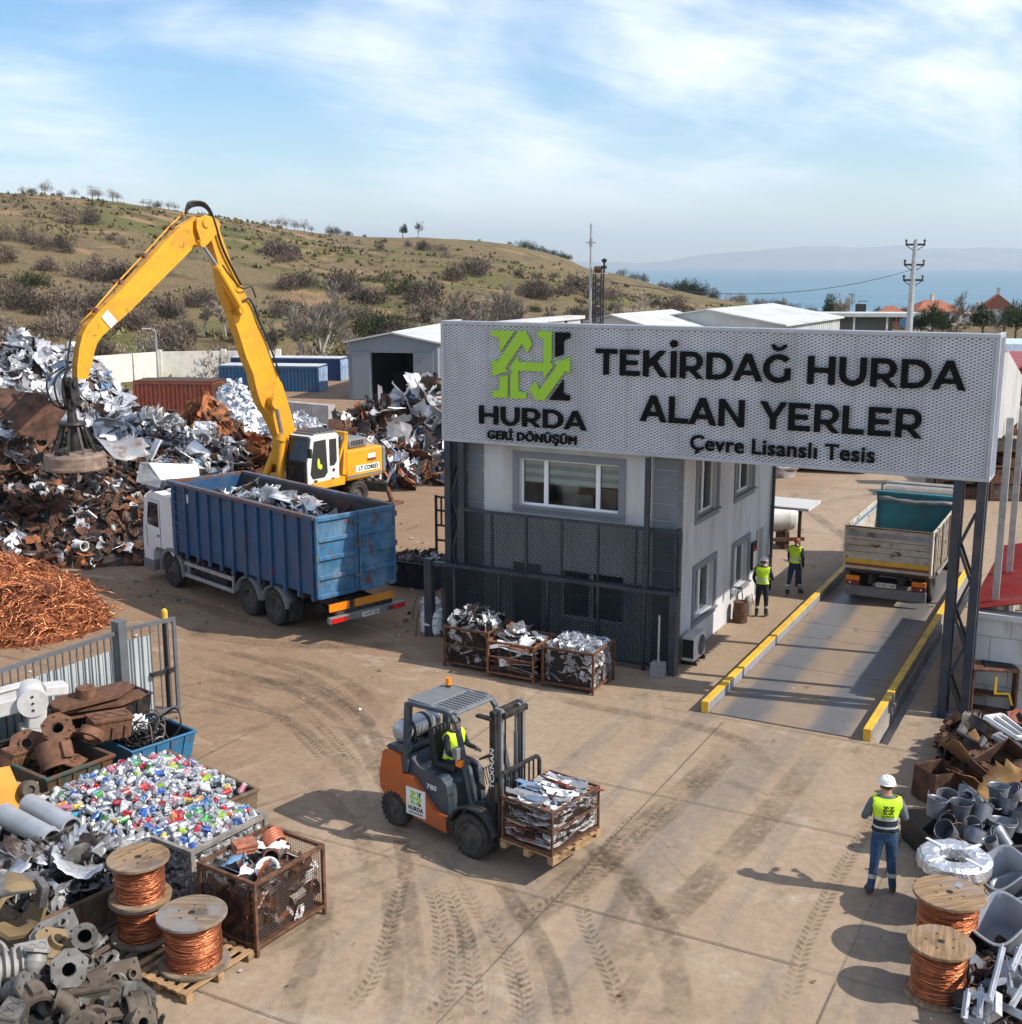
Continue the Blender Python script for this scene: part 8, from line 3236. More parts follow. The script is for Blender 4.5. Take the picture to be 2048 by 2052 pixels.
def casting(kind, seed):
 rg = RG(seed)
 mb = MB()
 if kind == 'housing':
  mb.lathe([(.07, .0), (.1, 0), (.115, .03), (.15, .1), (.17, .2), (.15, .3), (.12, .34), (.07, .35), (.065, .05), (.001, .05)], 22, None, 0, True, [0] * 7 + [1, 1])
  pl = [(-.18, -.1), (-.1, -.18), (.1, -.18), (.18, -.1), (.2, .1), (.06, .22), (-.06, .22), (-.2, .1)]
  ring = [(.08 * cos(2 * PI * i / 8 + PI * 1.18), .08 * sin(2 * PI * i / 8 + PI * 1.18)) for i in range(8)]
  for i in range(8):
   j = (i + 1) % 8
   mb.prism([pl[i], pl[j], ring[j], ring[i]], .045, frame((1, 0, 0), (0, 1, 0), (0, 0, 1), (0, 0, .33)))
  for x, y in ((-.15, -.08), (.15, -.08), (.0, .17), (.15, .08), (-.15, .08)):
   mb.cyl((x, y, .37), (x, y, .4), .018, None, 6)
  mb.box((.16, 0, .15), (.12, .1, .14))
 elif kind == 'drum_ring':
  M = frame((1, 0, 0), (0, 0, 1), (0, -1, 0))
  mb.lathe([(.17, -.16), (.2, -.17), (.21, -.15), (.205, .12), (.22, .13), (.22, .17), (.17, .17), (.165, -.1), (.05, -.09), (.05, -.13), (.17, -.13)], 28, M)
  mb.box((0, 0, .22), (.12, .2, .06))
 elif kind == 'cylinder':
  prof = [(.001, -.22), (.16, -.22)]
  z = -.22
  while z < .16:
   prof += [(.2, z + .01), (.2, z + .035), (.15, z + .04), (.15, z + .065)]
   z += .07
  prof += [(.17, .22), (.11, .24), (.1, -.1), (.001, -.1)]
  mb.lathe(prof, 24, frame((1, 0, 0), (0, 0, 1), (0, -1, 0)), 0, True)
 elif kind == 'block':
  mb.box((0, 0, 0), (.6, .3, .3))
  mb.box((0, 0, .17), (.64, .34, .035))
  mb.box((0, .17, -.05), (.5, .05, .12))
  for x in (-.2, 0, .2):
   mb.lathe([(.095, .188), (.1, .2), (.075, .2), (.07, .05), (.001, .05)], 16, Matrix.Translation((x, 0, 0)), 0, True, [0, 0, 1, 1])
   mb.box((x, -.16, -.04), (.05, .04, .2))
 elif kind == 'lever':
  for x, r_ in ((-.25, .15), (.25, .1)):
   mb.lathe([(r_ * .6, -.05), (r_, -.05), (r_, .05), (r_ * .6, .05), (r_ * .6, -.05)], 22, Matrix.Translation((x, 0, 0)))
  mb.prism([(-.14, -.09), (.17, -.07), (.17, .07), (-.14, .09)], .06, Matrix.Translation((0, 0, -.03)))
 elif kind == 'elbow':
  pts = [Vec((.24 * cos(a), .24 * sin(a), 0)) for a in [i * PI / 12 for i in range(8)]]
  mb.tube(pts, [.12, .125, .12, .12, .12, .12, .12, .125], 18, 0, False)
  mb.tube(pts, [.09] * 8, 14, 1, False)
  for p, d in ((pts[0], Vec((0, -1, 0))), (pts[-1], (pts[-1] - pts[-2]).normalized())):
   M = Matrix.Translation(p) @ Vec((0, 0, 1)).rotation_difference(d).to_matrix().to_4x4()
   mb.lathe([(.09, -.02), (.17, -.02), (.17, .02), (.09, .02), (.09, -.02)], 18, M)
   for k in range(5):
    a = 2 * PI * k / 5
    mb.cyl(M @ Vec((.145 * cos(a), .145 * sin(a), .02)), M @ Vec((.145 * cos(a), .145 * sin(a), .04)), .014, None, 6)
 elif kind == 'plate':
  pl = [(-.35, -.2), (.3, -.22), (.36, -.05), (.3, .2), (-.2, .22), (-.36, .08)]
  for cx, r_ in ((-.12, .1), (.17, .07)):
   mb.lathe([(r_ * .7, .03), (r_, .03), (r_, .1), (r_ * .7, .1), (r_ * .7, .03)], 18, Matrix.Translation((cx, 0, 0)))
   mb.cyl((cx, 0, .02), (cx, 0, .035), r_ * .68, None, 16, 1)
  mb.prism(pl, .03)
  for x, y in ((-.28, -.14), (.25, -.16), (.25, .14), (-.2, .16)):
   mb.cyl((x, y, .03), (x, y, .032), .02, None, 8, 1)
 return mb
CK = ['housing', 'drum_ring', 'cylinder', 'block', 'lever', 'elbow', 'plate']
CMs = {k: casting(k, 5).mesh('casting_' + k, [M_castgrey, M_dark]) for k in CK}
CN = {'housing': 'gear_housing', 'drum_ring': 'brake_drum', 'cylinder': 'ribbed_cylinder', 'block': 'engine_block', 'lever': 'cast_lever', 'elbow': 'pipe_elbow', 'plate': 'cast_plate'}
def cast(k, m, loc, rot, sc, label, group, cat='machine part'):
 o = newobj(CN[k], CMs[k], None, loc, rot, (sc, sc, sc))
 o.material_slots[0].link = 'OBJECT'
 o.material_slots[0].material = m
 return tag(o, label, cat, group)
fP = union(mound(-6.15, 13.1, 1.9, 1.9, .95, 0, 1.6, 31, .2), mound(-5.35, 13.6, 1.2, 1.0, .5, 0, 1.6, 33, .2))
rg = RG(61)
core = MB()
vs, fs = [], []
for j in range(25):
 for i in range(25):
  x, y = -8.2 + 4 * i / 24, 11.2 + 4.2 * j / 24
  vs.append((x, y, max(0, fP(x, y) - .16) - .03))
for j in range(24):
 for i in range(24):
  a = j * 25 + i
  if max(vs[k][2] for k in (a, a + 1, a + 26, a + 25)) > -.02:
   fs.append((a, a + 1, a + 26, a + 25))
core.add(vs, fs, 0, True)
for _ in range(420):
 x, y = rg.un(-8, -4.3), rg.un(11.4, 15.2)
 z = fP(x, y)
 if z < .05:
  continue
 b = PIECE[rg.choice(['angle', 'strip0', 'pipe', 'box', 'sheet1', 'rim', 'panelbox', 'curve1'])]
 M = Matrix.Translation((x, y, z - .1)) @ Euler((rg.un(0, 6), rg.un(0, 6), rg.un(0, 6))).to_matrix().to_4x4() @ Matrix.Scale(rg.un(.15, .32), 4)
 core.add([M @ Vec(p) for p in b.v], b.f, rg.choice((1, 2, 3, 1)), b.s)
tag(core.obj('small_parts', [M_dark, M_castgrey, M_castbrown, M_darksteel]), 'bed of small dark machine bits under the lower left castings', 'scrap parts', None, 'stuff')
SPEC = [('housing', M_castgrey, 320, 1640, .75, 1.15, (1.15, .2, .5)), ('elbow', M_castgrey, 500, 1540, .72, 1.0, (.9, .4, 1.9)), ('drum_ring', M_castbrown, 170, 1830, .72, 1.05, (.2, .1, .75)),
  ('cylinder', M_castpale, 20, 1660, .85, 1.35, (.1, .3, 2.1)), ('block', M_castpale, 160, 1570, .9, .62, (.3, .1, .6)), ('plate', M_castpale, 280, 1450, .75, .95, (.5, -.4, .2)),
  ('block', M_castbrown, 420, 1790, .5, 1.0, (.1, .15, .55)), ('elbow', M_castpale, 560, 1660, .5, .8, (.2, 1.1, .3)), ('plate', M_castbrown, 610, 1690, .4, .95, (1.2, .2, .9)),
  ('housing', M_castbrown, 450, 1900, .45, 1.0, (1.35, -.1, .2)), ('drum_ring', M_castbrown, 700, 1850, .3, .85, (.15, .2, 2.2)), ('lever', M_castbrown, 590, 1880, .35, 1.0, (.3, .4, .9)),
  ('cylinder', M_castgrey, 720, 1790, .2, .8, (.1, .2, .9)), ('block', M_castgrey, 60, 1900, .75, .8, (.2, .1, 1.6)), ('plate', M_castgrey, 200, 1680, .8, .8, (.6, .3, 1.5)),
  ('housing', M_castpale, 170, 1680, .85, .8, (.4, .5, 2.2)), ('elbow', M_castbrown, 270, 1900, .6, .9, (1.0, .5, .2)), ('lever', M_castgrey, 330, 1780, .6, 1.0, (.9, .1, 1.2)),
  ('plate', mat('worn_amber_cast', (.2, .14, .07), .7, 0, .2, dirt=.4, ds=3), 330, 1530, .7, 1.2, (.5, .5, .8)), ('drum_ring', M_castgrey, 640, 1760, .35, .7, (1.1, .3, .4)),
  ('block', M_castbrown, 540, 1760, .45, .7, (.5, .3, 2.0)), ('cylinder', M_castbrown, 100, 1770, .7, .9, (1.2, .4, 1)), ('lever', M_castpale, 60, 1590, .9, .9, (.2, .7, .3)),
  ('housing', M_castbrown, 660, 1930, .25, .9, (.9, .9, .4)), ('housing', M_castgrey, 20, 1780, .8, .9, (1.2, .1, 1.4)), ('elbow', M_castgrey, 380, 1690, .62, .7, (.1, .6, 2.5))]
WORDS = {'housing': 'cast gear housing with a round bore', 'elbow': 'flanged cast pipe elbow', 'drum_ring': 'open round brake drum', 'cylinder': 'ribbed cylinder casting', 'block': 'small cast engine block', 'plate': 'cast plate with two bosses',
  'lever': 'cast lever with two eyes'}
MW = {M_castgrey.name: 'grey', M_castbrown.name: 'brown', M_castpale.name: 'pale', 'worn_amber_cast': 'amber'}
for k, m, x, y, z, sc, e in SPEC:
 p = cF_(x, y, z)
 lab = '%s %s in the lower left heap of castings' % (MW[m.name], WORDS[k])
 cast(k, m, p, e, sc, lab, '%s %s heap' % (MW[m.name], k))
for i in range(26):
 x, y = rg.un(-7.4, -4.7), rg.un(12.0, 14.7)
 z = fP(x, y)
 if z < .12:
  continue
 k = rg.choice(CK)
 m = rg.choice((M_castgrey, M_castbrown, M_castbrown))
 cast(k, m, (x, y, z + .02), (rg.un(0, 3), rg.un(0, 3), rg.un(0, 6)), rg.un(.55, .85), '%s %s in the lower left heap of castings' % (MW[m.name], WORDS[k]), '%s %s heap' % (MW[m.name], k))
p = cF_(75, 1330, .95)
sh = thing('amber_shell', 'worn amber machine shell with a dark slot at the left edge', 'machine part', p, R(40))
mb = MB()
mb.lathe([(.34, -.3), (.4, -.28), (.42, .1), (.38, .22), (.32, .24), (.3, -.2)], 9, frame((1, 0, 0), (0, 0, 1), (0, -1, 0)))
mb.obj('shell', MATS['worn_amber_cast'], sh)
mb = MB()
mb.box((0, 0, .34), (.8, .5, .03), (.1, .2, 0))
mb.box((.3, -.2, .2), (.1, .3, .3), (.1, .2, 0))
mb.obj('flap', M_castgrey, sh)
for i, (a, b, lab) in enumerate((((20, 850), (270, 985), 'grey aluminium tube lying nearest the left edge'), ((150, 800), (370, 925), 'grey aluminium tube lying against the cans'))):
 A, B = cF_(*a, 1.0), cF_(*b, 1.0)
 t_ = thing('aluminium_tube', lab, 'tube', (0, 0, 0), 0, 'pair of aluminium tubes')
 mb = MB()
 M = Matrix.Translation((A + B) / 2) @ Vec((0, 0, 1)).rotation_difference((B - A).normalized()).to_matrix().to_4x4()
 L_ = (B - A).length / 2
 mb.lathe([(.145, -L_), (.172, -L_), (.172, L_ - .02), (.178, L_ - .02), (.178, L_), (.145, L_), (.14, L_ - .1), (.14, -L_)], 28, M)
 mb.obj('shell', mat('tube_grey', (.42, .43, .45), .45, .4, .1, dirt=.2), t_)
 mb = MB()
 mb.lathe([(.14, L_ - .18), (.09, L_ - .12), (.05, L_ - .15), (.001, L_ - .15)], 16, M)
 mb.obj('insert', M_castbrown, t_)
loc, rz = corner_loc((-7.98, 19.4), (.6, .8), 1.32, 1.75)
rb = bin_('parts_bin', 'green and brown bin of rusty perforated machine parts', loc, rz, 1.32, 1.75, .8, M_bingreen, M_skipinside, .05, .08, .9)
fill('bin_load', 'rusty bits in the bottom of the green parts bin', TMof(rb), 1.1, 1.5, .3, .55, [('angle', 1), ('box', .6), ('strip0', 1), ('pipe', .6)], [(M_rust, 2), (M_orange, 1), (M_darksteel, 1)], 70, (.2, .4), 46, .05)
M_partrust = mat('part_rust', (.135, .062, .033), .85, .05, .35, vs=7, hue=.2, bump=.004, bs=50)
for k, x, y, z, sc, e, lab in (('drum_ring', 290, 560, .85, 1.5, (.9, .25, .9), 'big rusty drum with two bores in the green parts bin'), ('housing', 300, 470, 1.0, 1.35, (.75, -.1, .5), 'square rusty housing with a large bore above the green bin'),
       ('lever', 400, 440, 1.0, 1.6, (.8, .2, 2.6), 'long rusty perforated lever across the green parts bin'), ('plate', 180, 500, .95, 1.2, (1.0, .3, .2), 'rusty slotted plate at the back of the green bin'),
       ('block', 80, 560, .85, .9, (.3, .2, 1.3), 'rusty slotted block at the left corner of the green bin'), ('plate', 380, 580, .8, .8, (.3, .1, 1.6), 'small dark rusty plate inside the green bin'),
       ('block', 560, 400, .95, 1.25, (.15, .1, .75), 'rusty three bore manifold under the plates')):
 cast(k, M_partrust, cF_(x, y, z), e, sc, lab, None)
c_ = cF_(480, 330, .55)
db = bin_('dark_bin', 'dark steel bin under the stack of rusty plates', (c_.x, c_.y, 0), R(50), 1.9, 1.3, .85, M_blackmetal, M_skipinside, .05, .06, .92)
for i, (x, y, z, rz_, lab) in enumerate(((510, 300, .98, .7, 'lowest rusty plate of the stack by the sheet fence'), (520, 275, 1.1, .55, 'middle rusty plate of the stack by the sheet fence'), (480, 250, 1.22, .85, 'top rusty plate of the stack carrying a round boss'))):
 t_ = thing('steel_plate', lab, 'plate', cF_(x, y, z), rz_, None)
 mb = MB()
 mb.prism([(-.85, -.3), (.3, -.42), (.85, -.1), (.8, .25), (-.5, .42), (-.9, .1)], .035 + .015 * i)
 mb.obj('plate', M_partrust, t_, bevel=.006, seg=1)
 if i == 2:
  mb = MB()
  mb.lathe([(.001, .05), (.19, .05), (.2, .08), (.19, .24), (.16, .26), (.001, .25)], 20, Matrix.Translation((-.15, 0, 0)))
  mb.obj('boss', M_partrust, t_)
c_ = cF_(105, 290, 1.5)
wm = thing('white_machine', 'white painted machine casting with a round head at the left edge', 'machine part', c_, R(25))
mb = MB()
mb.box((-.35, 0, .05), (1.1, .5, .3), (.05, -.12, 0))
mb.box((.25, -.05, -.1), (.32, .55, .62), (0, .1, .1))
mb.cyl((.2, -.36, .12), (.2, .3, .12), .27, None, 22)
mb.cyl((-.9, -.1, .0), (.1, -.1, .08), .09, None, 14)
mb.box((-.4, .2, .26), (1.2, .22, .06), (.1, -.1, .1))
mb.box((.62, .1, .2), (.42, .35, .2), (0, .1, .2))
mb.box((.2, -.1, -.45), (.5, .45, .16), (0, .05, .1))
mb.obj('body', M_castwhite, wm, bevel=.03, seg=2)
for k in range(3):
 mb = MB()
 mb.cyl((.2, -.37, .12 + .13 * (k - 1)), (.2, -.375, .12 + .13 * (k - 1)), .025, None, 8)
 mb.obj('opening', M_dark, wm)
db2 = bin_('dark_bin', 'black bin under the white machine casting', (c_.x - .3, c_.y + .1, 0), R(40), 1.5, 1.2, 1.0, M_blackmetal, M_skipinside, .05, .06, .95)
loc, rz = corner_loc((-7.12, 21.3), (.66, .75), 1.4, 1.3)
bb2 = bin_('cable_bin', 'blue bin of black and white cable loops by the fence gate', loc, rz, 1.4, 1.3, .52, M_binblue, M_dark, .04, .05, .88)
mb = MB()
rg = RG(71)
for k in range(46):
 r_ = rg.un(.12, .42)
 c0 = TMof(bb2) @ Vec((rg.un(-.35, .35), rg.un(-.3, .3), .5 + rg.un(-.05, .18)))
 e = Euler((rg.gauss(0, .6), rg.gauss(0, .6), rg.un(0, 6))).to_matrix()
 sp = rg.un(2, 6.2)
 pts = [c0 + e @ Vec((r_ * cos(sp * i / 14), r_ * .7 * sin(sp * i / 14), .05 * sin(i))) for i in range(15)]
 mb.tube(pts, rg.un(.008, .02), 5, rg.choice((0, 0, 0, 1, 2)))
tag(mb.obj('cable_tangle', [M_hose, M_castpale, M_castbrown]), 'tangle of black, white and brown cable loops in the blue bin', 'cables', None, 'stuff')
piece('curve0', M_bright, TMof(bb2) @ Vec((-.2, .1, .72)), (1.2, .2, .6), (.45, .6, .5), 'shiny bent plate standing in the cable bin', None)
c_ = cF_(60, 760, .9)
yb = thing('yellow_bracket', 'amber steel bracket with a round hub at the left edge', 'machine part', c_, R(50))
mb = MB()
mb.prism([(-.5, -.25), (.4, -.2), (.45, .1), (.1, .2), (.05, .5), (-.3, .55), (-.5, .2)], .08, frame((1, 0, 0), (0, .3, .95), (0, -.95, .3)))
mb.obj('plate', mat('amber_paint', (.6, .27, .02), .5, 0, .1, rust=.5, ra=.36, dirt=.3), yb, bevel=.01)
mb = MB()
M = frame((1, 0, 0), (0, .3, .95), (0, -.95, .3), (.22, -.05, .05))
mb.lathe([(.06, .05), (.07, .2), (.14, .2), (.16, .17), (.16, .05), (.06, .05)], 22, M)
mb.cyl(M @ Vec((0, 0, .1)), M @ Vec((0, 0, .15)), .06, None, 12)
mb.obj('hub', M_castbrown, yb)
bin_('blue_tub', 'blue tub under the amber bracket at the left edge', (c_.x - .25, c_.y + .05, 0), R(50), 1.3, 1.2, .72, M_binblue, M_dark, .04, .05, .94)
c_ = cF_(310, 1150, .75)
gb_ = bin_('scrap_bin', 'dark bin of grey twisted aluminium profiles left of the drums', (c_.x, c_.y, 0), R(52), 1.9, 1.75, .66, M_binbrown, M_dark, .05, .06, .94)
fill('bin_load', 'grey and black twisted metal filling the dark bin', TMof(gb_), 1.8, 1.65, .3, .7, [('strip0', 1), ('strip1', 1), ('angle', .8), ('channel', .8), ('curve0', .8), ('curve1', .8), ('crumple1', .6), ('holed0', .5)],
 [(M_darksteel, 2.2), (M_greypaint, 2.2), (M_castgrey, 1.6), (M_silver, .7)], 190, (.3, .6), 47, .25)
rg = RG(81)
for i in range(26):
 p = TMof(gb_) @ Vec((rg.un(-.8, .8), rg.un(-.75, .75), .82 + rg.un(0, .2)))
 piece(rg.choice(['curve0', 'curve1', 'curve2', 'strip0', 'strip1', 'channel', 'holed0', 'crumple0', 'angle']), rg.choice((M_greypaint, M_castgrey, M_darksteel, M_silver)), p,
  (rg.gauss(0, .5), rg.gauss(0, .5), rg.un(0, 6)), rg.un(.45, .8), 'grey twisted profile or panel on the dark scrap bin', 'profiles on the dark scrap bin')
c_ = cF_(40, 1080, .6)
gb2 = bin_('scrap_bin', 'grey bin of bent blades cut by the left edge', (c_.x - .45, c_.y, 0), R(52), 1.6, 1.3, .62, M_greyplastic, M_dark, .05, .05, .94)
for i in range(10):
 p = cF_(30 + 16 * i, 1075 - 8 * i, .85)
 piece('curve%d' % (i % 3), rg.choice((M_greypaint, M_castgrey, M_castpale)), p, (.8, .3, 2.0 + .1 * i), (.6, .45, .6), 'thin grey bent blade leaning in the grey bin', 'blades in the grey bin')
P0_, P1_, P2_ = Vec((-10.9, 19.1, 0)), Vec((-8.12, 23.85, 0)), Vec((-7.17, 24.75, 0))
def bar_fence(name, label, A, B, H, sheet_h, sheet_to=1.0, cat='fence', both=False):
 d = (B - A)
 L = d.length
 t_ = thing(name, label, cat, A, math.atan2(d.y, d.x))
 mb = MB()
 mb.span((0, -.03, H - .08), (L, .03, H))
 mb.span((0, -.03, .1), (L, .03, .17))
 if both:
  mb.span((L - .07, -.035, .05), (L, .035, H + .002))
  mb.span((0, -.035, .05), (.06, .035, H + .002))
 n = int(L / .17)
 for i in range(1, n):
  x = L * i / n
  mb.span((x - .012, -.014, .17), (x + .012, .014, H - .08))
 mb.obj('bars', M_fencebar, t_)
 mb = MB()
 n = int(L * sheet_to / .055)
 vs, fs = [], []
 for i in range(n + 1):
  x = L * sheet_to * i / n
  y = .06 + .014 * (1 if (i // 2) % 2 else -1)
  vs += [(x, y, .05), (x, y, sheet_h)]
 for i in range(n):
  fs.append((2 * i, 2 * i + 2, 2 * i + 3, 2 * i + 1))
 mb.add(vs, fs)
 mb.obj('sheet', M_fencesheet, t_)
 return t_
bar_fence('sheet_fence', 'grey barred fence backed with pale ribbed sheet below the copper heap', P0_, P1_, 2.12, 1.72)
gt = bar_fence('gate', 'narrow barred gate leaf half backed with battered sheet', P1_ + (P2_ - P1_).normalized() * .14, P2_, 2.15, 1.85, .52, 'gate', True)
mb = MB()
mb.span((.55, -.05, .95), (1.1, .05, 1.03))
mb.cyl((.95, -.1, 1.02), (.95, .1, 1.02), .05, None, 10)
mb.obj('latch', M_blackmetal, gt)
ps = thing('gate_post', 'thick square slate post between the sheet fence and gate', 'post', P1_ + (P2_ - P1_).normalized() * .05, math.atan2((P1_ - P0_).y, (P1_ - P0_).x))
mb = MB()
mb.span((-.11, -.11, 0), (.11, .11, 2.3))
mb.obj('post', M_fencebar, ps, bevel=.01)
mb = MB()
mb.span((-.12, -.12, 2.3), (.12, .12, 2.33))
mb.obj('cap', M_fencebar, ps, bevel=.01)
bp_ = G(329, 1226, 2.2)
bo = thing('bollard', 'black post with a yellow cap behind the gate', 'post', (bp_.x, bp_.y, 0), 0)
mb = MB()
mb.cyl((0, 0, 0), (0, 0, 2.05), .065, None, 14)
mb.obj('post', M_hose, bo)
mb = MB()
mb.lathe([(.07, 2.0), (.07, 2.2), (.06, 2.24), (.03, 2.27), (.001, 2.28)], 14)
mb.obj('cap', M_yellow, bo)
spool('brown topped cable drum with a metal tag, second from the lower right corner', (6.1, 15.37, .0), .3, .49, .4, .96, M_spool, tag_patch=True)
spool('brown topped cable drum nearest the lower right corner', (5.66, 14.42, .0), 1.2, .43, .345, .78, M_spool)
c_ = cR_(1225, 930, .98)
sp3 = spool('half hidden cable drum under the foil wrapped coil', (c_.x, c_.y, 0), .3, .5, .36, .78, M_spoolgrey)
wc = thing('wrapped_coil', 'silver foil wrapped coil lying on a cable drum', 'coil', (c_.x, c_.y, .785), 0)
mb = MB()
n = 40
vs, fs = [], []
rg = RG(91)
for i in range(n):
 a = 2 * PI * i / n
 for r_, z in ((.22, .02), (.22, .19), (.3, .23), (.47, .22), (.53, .17), (.53, .03), (.45, 0)):
  rr = r_ + rg.un(-.012, .012)
  vs.append((rr * cos(a), rr * sin(a), z + rg.un(-.012, .012)))
for i in range(n):
 for k in range(6):
  a, b = i * 7, ((i + 1) % n) * 7
  fs.append((a + k, b + k, b + k + 1, a + k + 1))
mb.add(vs, fs, 0, False)
mb.obj('wrap', M_foil, wc)
mb = MB()
for k in range(4):
 a = k * PI / 2 + .5
 mb.bar((.2 * cos(a), .2 * sin(a), .236), (.54 * cos(a), .54 * sin(a), .236), .05, .01)
mb.obj('strap', M_bright, wc)
def bucket_mesh(r0=.12, r1=.17, h=.3, n=22):
 mb = MB()
 mb.lathe([(.001, 0), (r0, 0), (r0 + .003, .01), (r1, h - .01), (r1 + .012, h), (r1 + .004, h + .004), (r1 - .006, h - .01), (r0 - .006, .012), (.001, .012)], n)
 pts = [Vec((r1 * 1.03 * cos(a), .06 * sin(a) + .0, h - .03 - .11 * sin(a))) for a in [i * PI / 10 for i in range(11)]]
 mb.tube([Vec((p.x, r1 * 1.05 * sin(i * PI / 10), p.z + .1)) for i, p in enumerate(pts)], .006, 5)
 return mb
BK = [bucket_mesh().mesh('bucket', M_zinc), bucket_mesh(.15, .2, .22).mesh('bucket', M_zinc), bucket_mesh(.1, .13, .34).mesh('bucket', M_zinc)]
c_ = cR_(1330, 760, .5)
bb3 = bin_('bucket_bin', 'low dark bin heaped with zinc buckets at the right edge', (c_.x + .05, c_.y, 0), R(8), 1.9, 1.5, .5, M_blackmetal, M_dark, .04, .05, .96)
spots = [(1170, 650), (1280, 600), (1370, 610), (1480, 620), (1590, 590), (1150, 740), (1250, 720), (1330, 680), (1430, 700), (1530, 690), (1610, 680), (1280, 800), (1380, 740), (1500, 810), (1600, 790), (1210, 810),
  (1420, 850), (1540, 880), (1620, 740), (1330, 860), (1470, 930), (1100, 700)]
rg = RG(95)
for i, (x, y) in enumerate(spots):
 p = cR_(x, y, .62 + (.12 if i % 3 == 0 else 0))
 o = newobj('bucket', BK[i % 3], None, p, (rg.un(-1.1, .8), rg.un(-.9, .9), rg.un(0, 6)), (1, 1, 1))
 o.scale = (rg.un(.85, 1.1),) * 3
 tag(o, 'zinc bucket or pot tumbled on the dark bin at the right edge', 'bucket', 'zinc buckets at the right edge')
mb = MB()
for k in range(9):
 c0 = cR_(rg.un(1130, 1480), rg.un(660, 800), .72)
 e = Euler((rg.gauss(0, .4), rg.gauss(0, .4), rg.un(0, 6))).to_matrix()
 r_ = rg.un(.15, .32)
 mb.tube([c0 + e @ Vec((r_ * cos(.42 * i), r_ * .6 * sin(.42 * i), .04 * sin(i))) for i in range(14)], .009, 5)
tag(mb.obj('wire_loops', mat('dull_red_wire', (.2, .09, .08), .6, .2)), 'dull red wire loops among the zinc buckets', 'wire', None, 'stuff')
def tub(label, loc, rot, sc):
 t_ = thing('grey_tub', label, 'tub', loc, 0, None)
 t_.rotation_euler = rot
 t_.scale = (sc, sc, sc)
 mb = MB()
 prof = [(.2, 0), (.215, .02), (.285, .44), (.315, .46), (.31, .475), (.275, .46), (.2, .03)]
 n = 32
 vs = []
 for r_, z in prof:
  for i in range(n):
   a = 2 * PI * i / n
   c, s_ = cos(a), sin(a)
   k = 1 / (abs(c) ** 4 + abs(s_) ** 4) ** .25
   vs.append((r_ * k * c * 1.15, r_ * k * s_ * .95, z))
 fs = []
 for j in range(len(prof) - 1):
  for i in range(n):
   fs.append((j * n + i, j * n + (i + 1) % n, (j + 1) * n + (i + 1) % n, (j + 1) * n + i))
 fs.append(tuple(range(n - 1, -1, -1)))
 fs.append(tuple(range((len(prof) - 1) * n, len(prof) * n)))
 mb.add(vs, fs, 0, [True] * (len(fs) - 2) + [False, False])
 mb.obj('shell', M_tub, t_)
 mb = MB()
 mb.tube([Vec((.36 * cos(a), .33 * sin(a) * .0 + .32, .3 - .25 * sin(a))) for a in [i * PI / 10 for i in range(11)]], .01, 5)
 mb.obj('handle', M_galv, t_)
 return t_
tub('large grey square tub tilted by the foil wrapped coil', cR_(1530, 1120, .45), (.25, -.5, .3), 1.05)
tub('large grey tub tilted just right of the cable drums', cR_(1500, 1440, .25), (.2, -.45, .5), 1.15)
tub('grey tub lying under the tilted tub at the right edge', cR_(1590, 1250, .25), (.1, -.2, .2), .9)
mb = MB()
rg = RG(97)
AP = [((1430, 1800), (1510, 1480), .6, .85), ((1280, 1900), (1300, 1740), .35, .6), ((1370, 1900), (1380, 1720), .4, .55), ((1290, 1750), (1480, 1800), .5, .5), ((1560, 1620), (1620, 1480), .7, .8), ((1540, 1740), (1624, 1760), .55, .6),
 ((1560, 1830), (1640, 1700), .5, .7), ((1460, 1860), (1400, 1930), .35, .3), ((1500, 1830), (1640, 1900), .4, .45), ((1340, 1860), (1430, 1910), .3, .35), ((1530, 1560), (1560, 1760), .6, .5), ((1290, 1910), (1400, 1950), .2, .3),
 ((1590, 1500), (1660, 1800), .55, .5), ((1440, 1700), (1530, 1680), .5, .55)]
for i, (a, b, za, zb) in enumerate(AP):
 A, B = cR_(*a, za), cR_(*b, zb)
 t_ = MB()
 d = (B - A).normalized()
 t_.bar(A, B, .075, .05, up=(.2, .4, 1))
 t_.bar(A + Vec((0, 0, .045)), B + Vec((0, 0, .045)), .02, .05, up=(.2, .4, 1))
 o = t_.obj('aluminium_profile', M_alu, bevel=.004, seg=1)
 tag(o, 'pale aluminium window profile in the lower right corner heap', 'profile', 'aluminium profiles in the corner')
for i in range(9):
 p = cR_(rg.un(1400, 1620), rg.un(1640, 1900), rg.un(.2, .45))
 piece(rg.choice(['channel', 'frame', 'box', 'panelbox']), rg.choice((M_alu, M_zinc, M_darksteel)), p, (rg.un(-1, 1), rg.un(-1, 1), rg.un(0, 6)), rg.un(.4, .65), 'bent metal frame or casing in the lower right corner heap', 'casings in the corner heap')
mb = MB()
for _ in range(160):
 p = cR_(rg.un(1300, 1660), rg.un(1560, 1960), 0)
 b = PIECE[rg.choice(['angle', 'channel', 'strip0', 'box', 'sheet2'])]
 M = Matrix.Translation((p.x, p.y, rg.un(.02, .3))) @ Euler((rg.gauss(0, .7), rg.gauss(0, .7), rg.un(0, 6))).to_matrix().to_4x4() @ Matrix.Scale(rg.un(.25, .5), 4)
 mb.add([M @ Vec(q) for q in b.v], b.f, rg.choice((0, 1, 2)), b.s)
tag(mb.obj('small_offcuts', [M_darksteel, M_zinc, M_rust]), 'bed of dark offcuts under the aluminium profiles', 'scrap', None, 'stuff')
c_ = c3_(1720, 1540, 0)
cabn = thing('rusty_cabinet', 'open brown rusty cabinet with a yellow bracket inside', 'cabinet', (c_.x + .15, c_.y + .25, 0), R(-8))
mb = MB()
w, d, h = .95, .7, 1.02
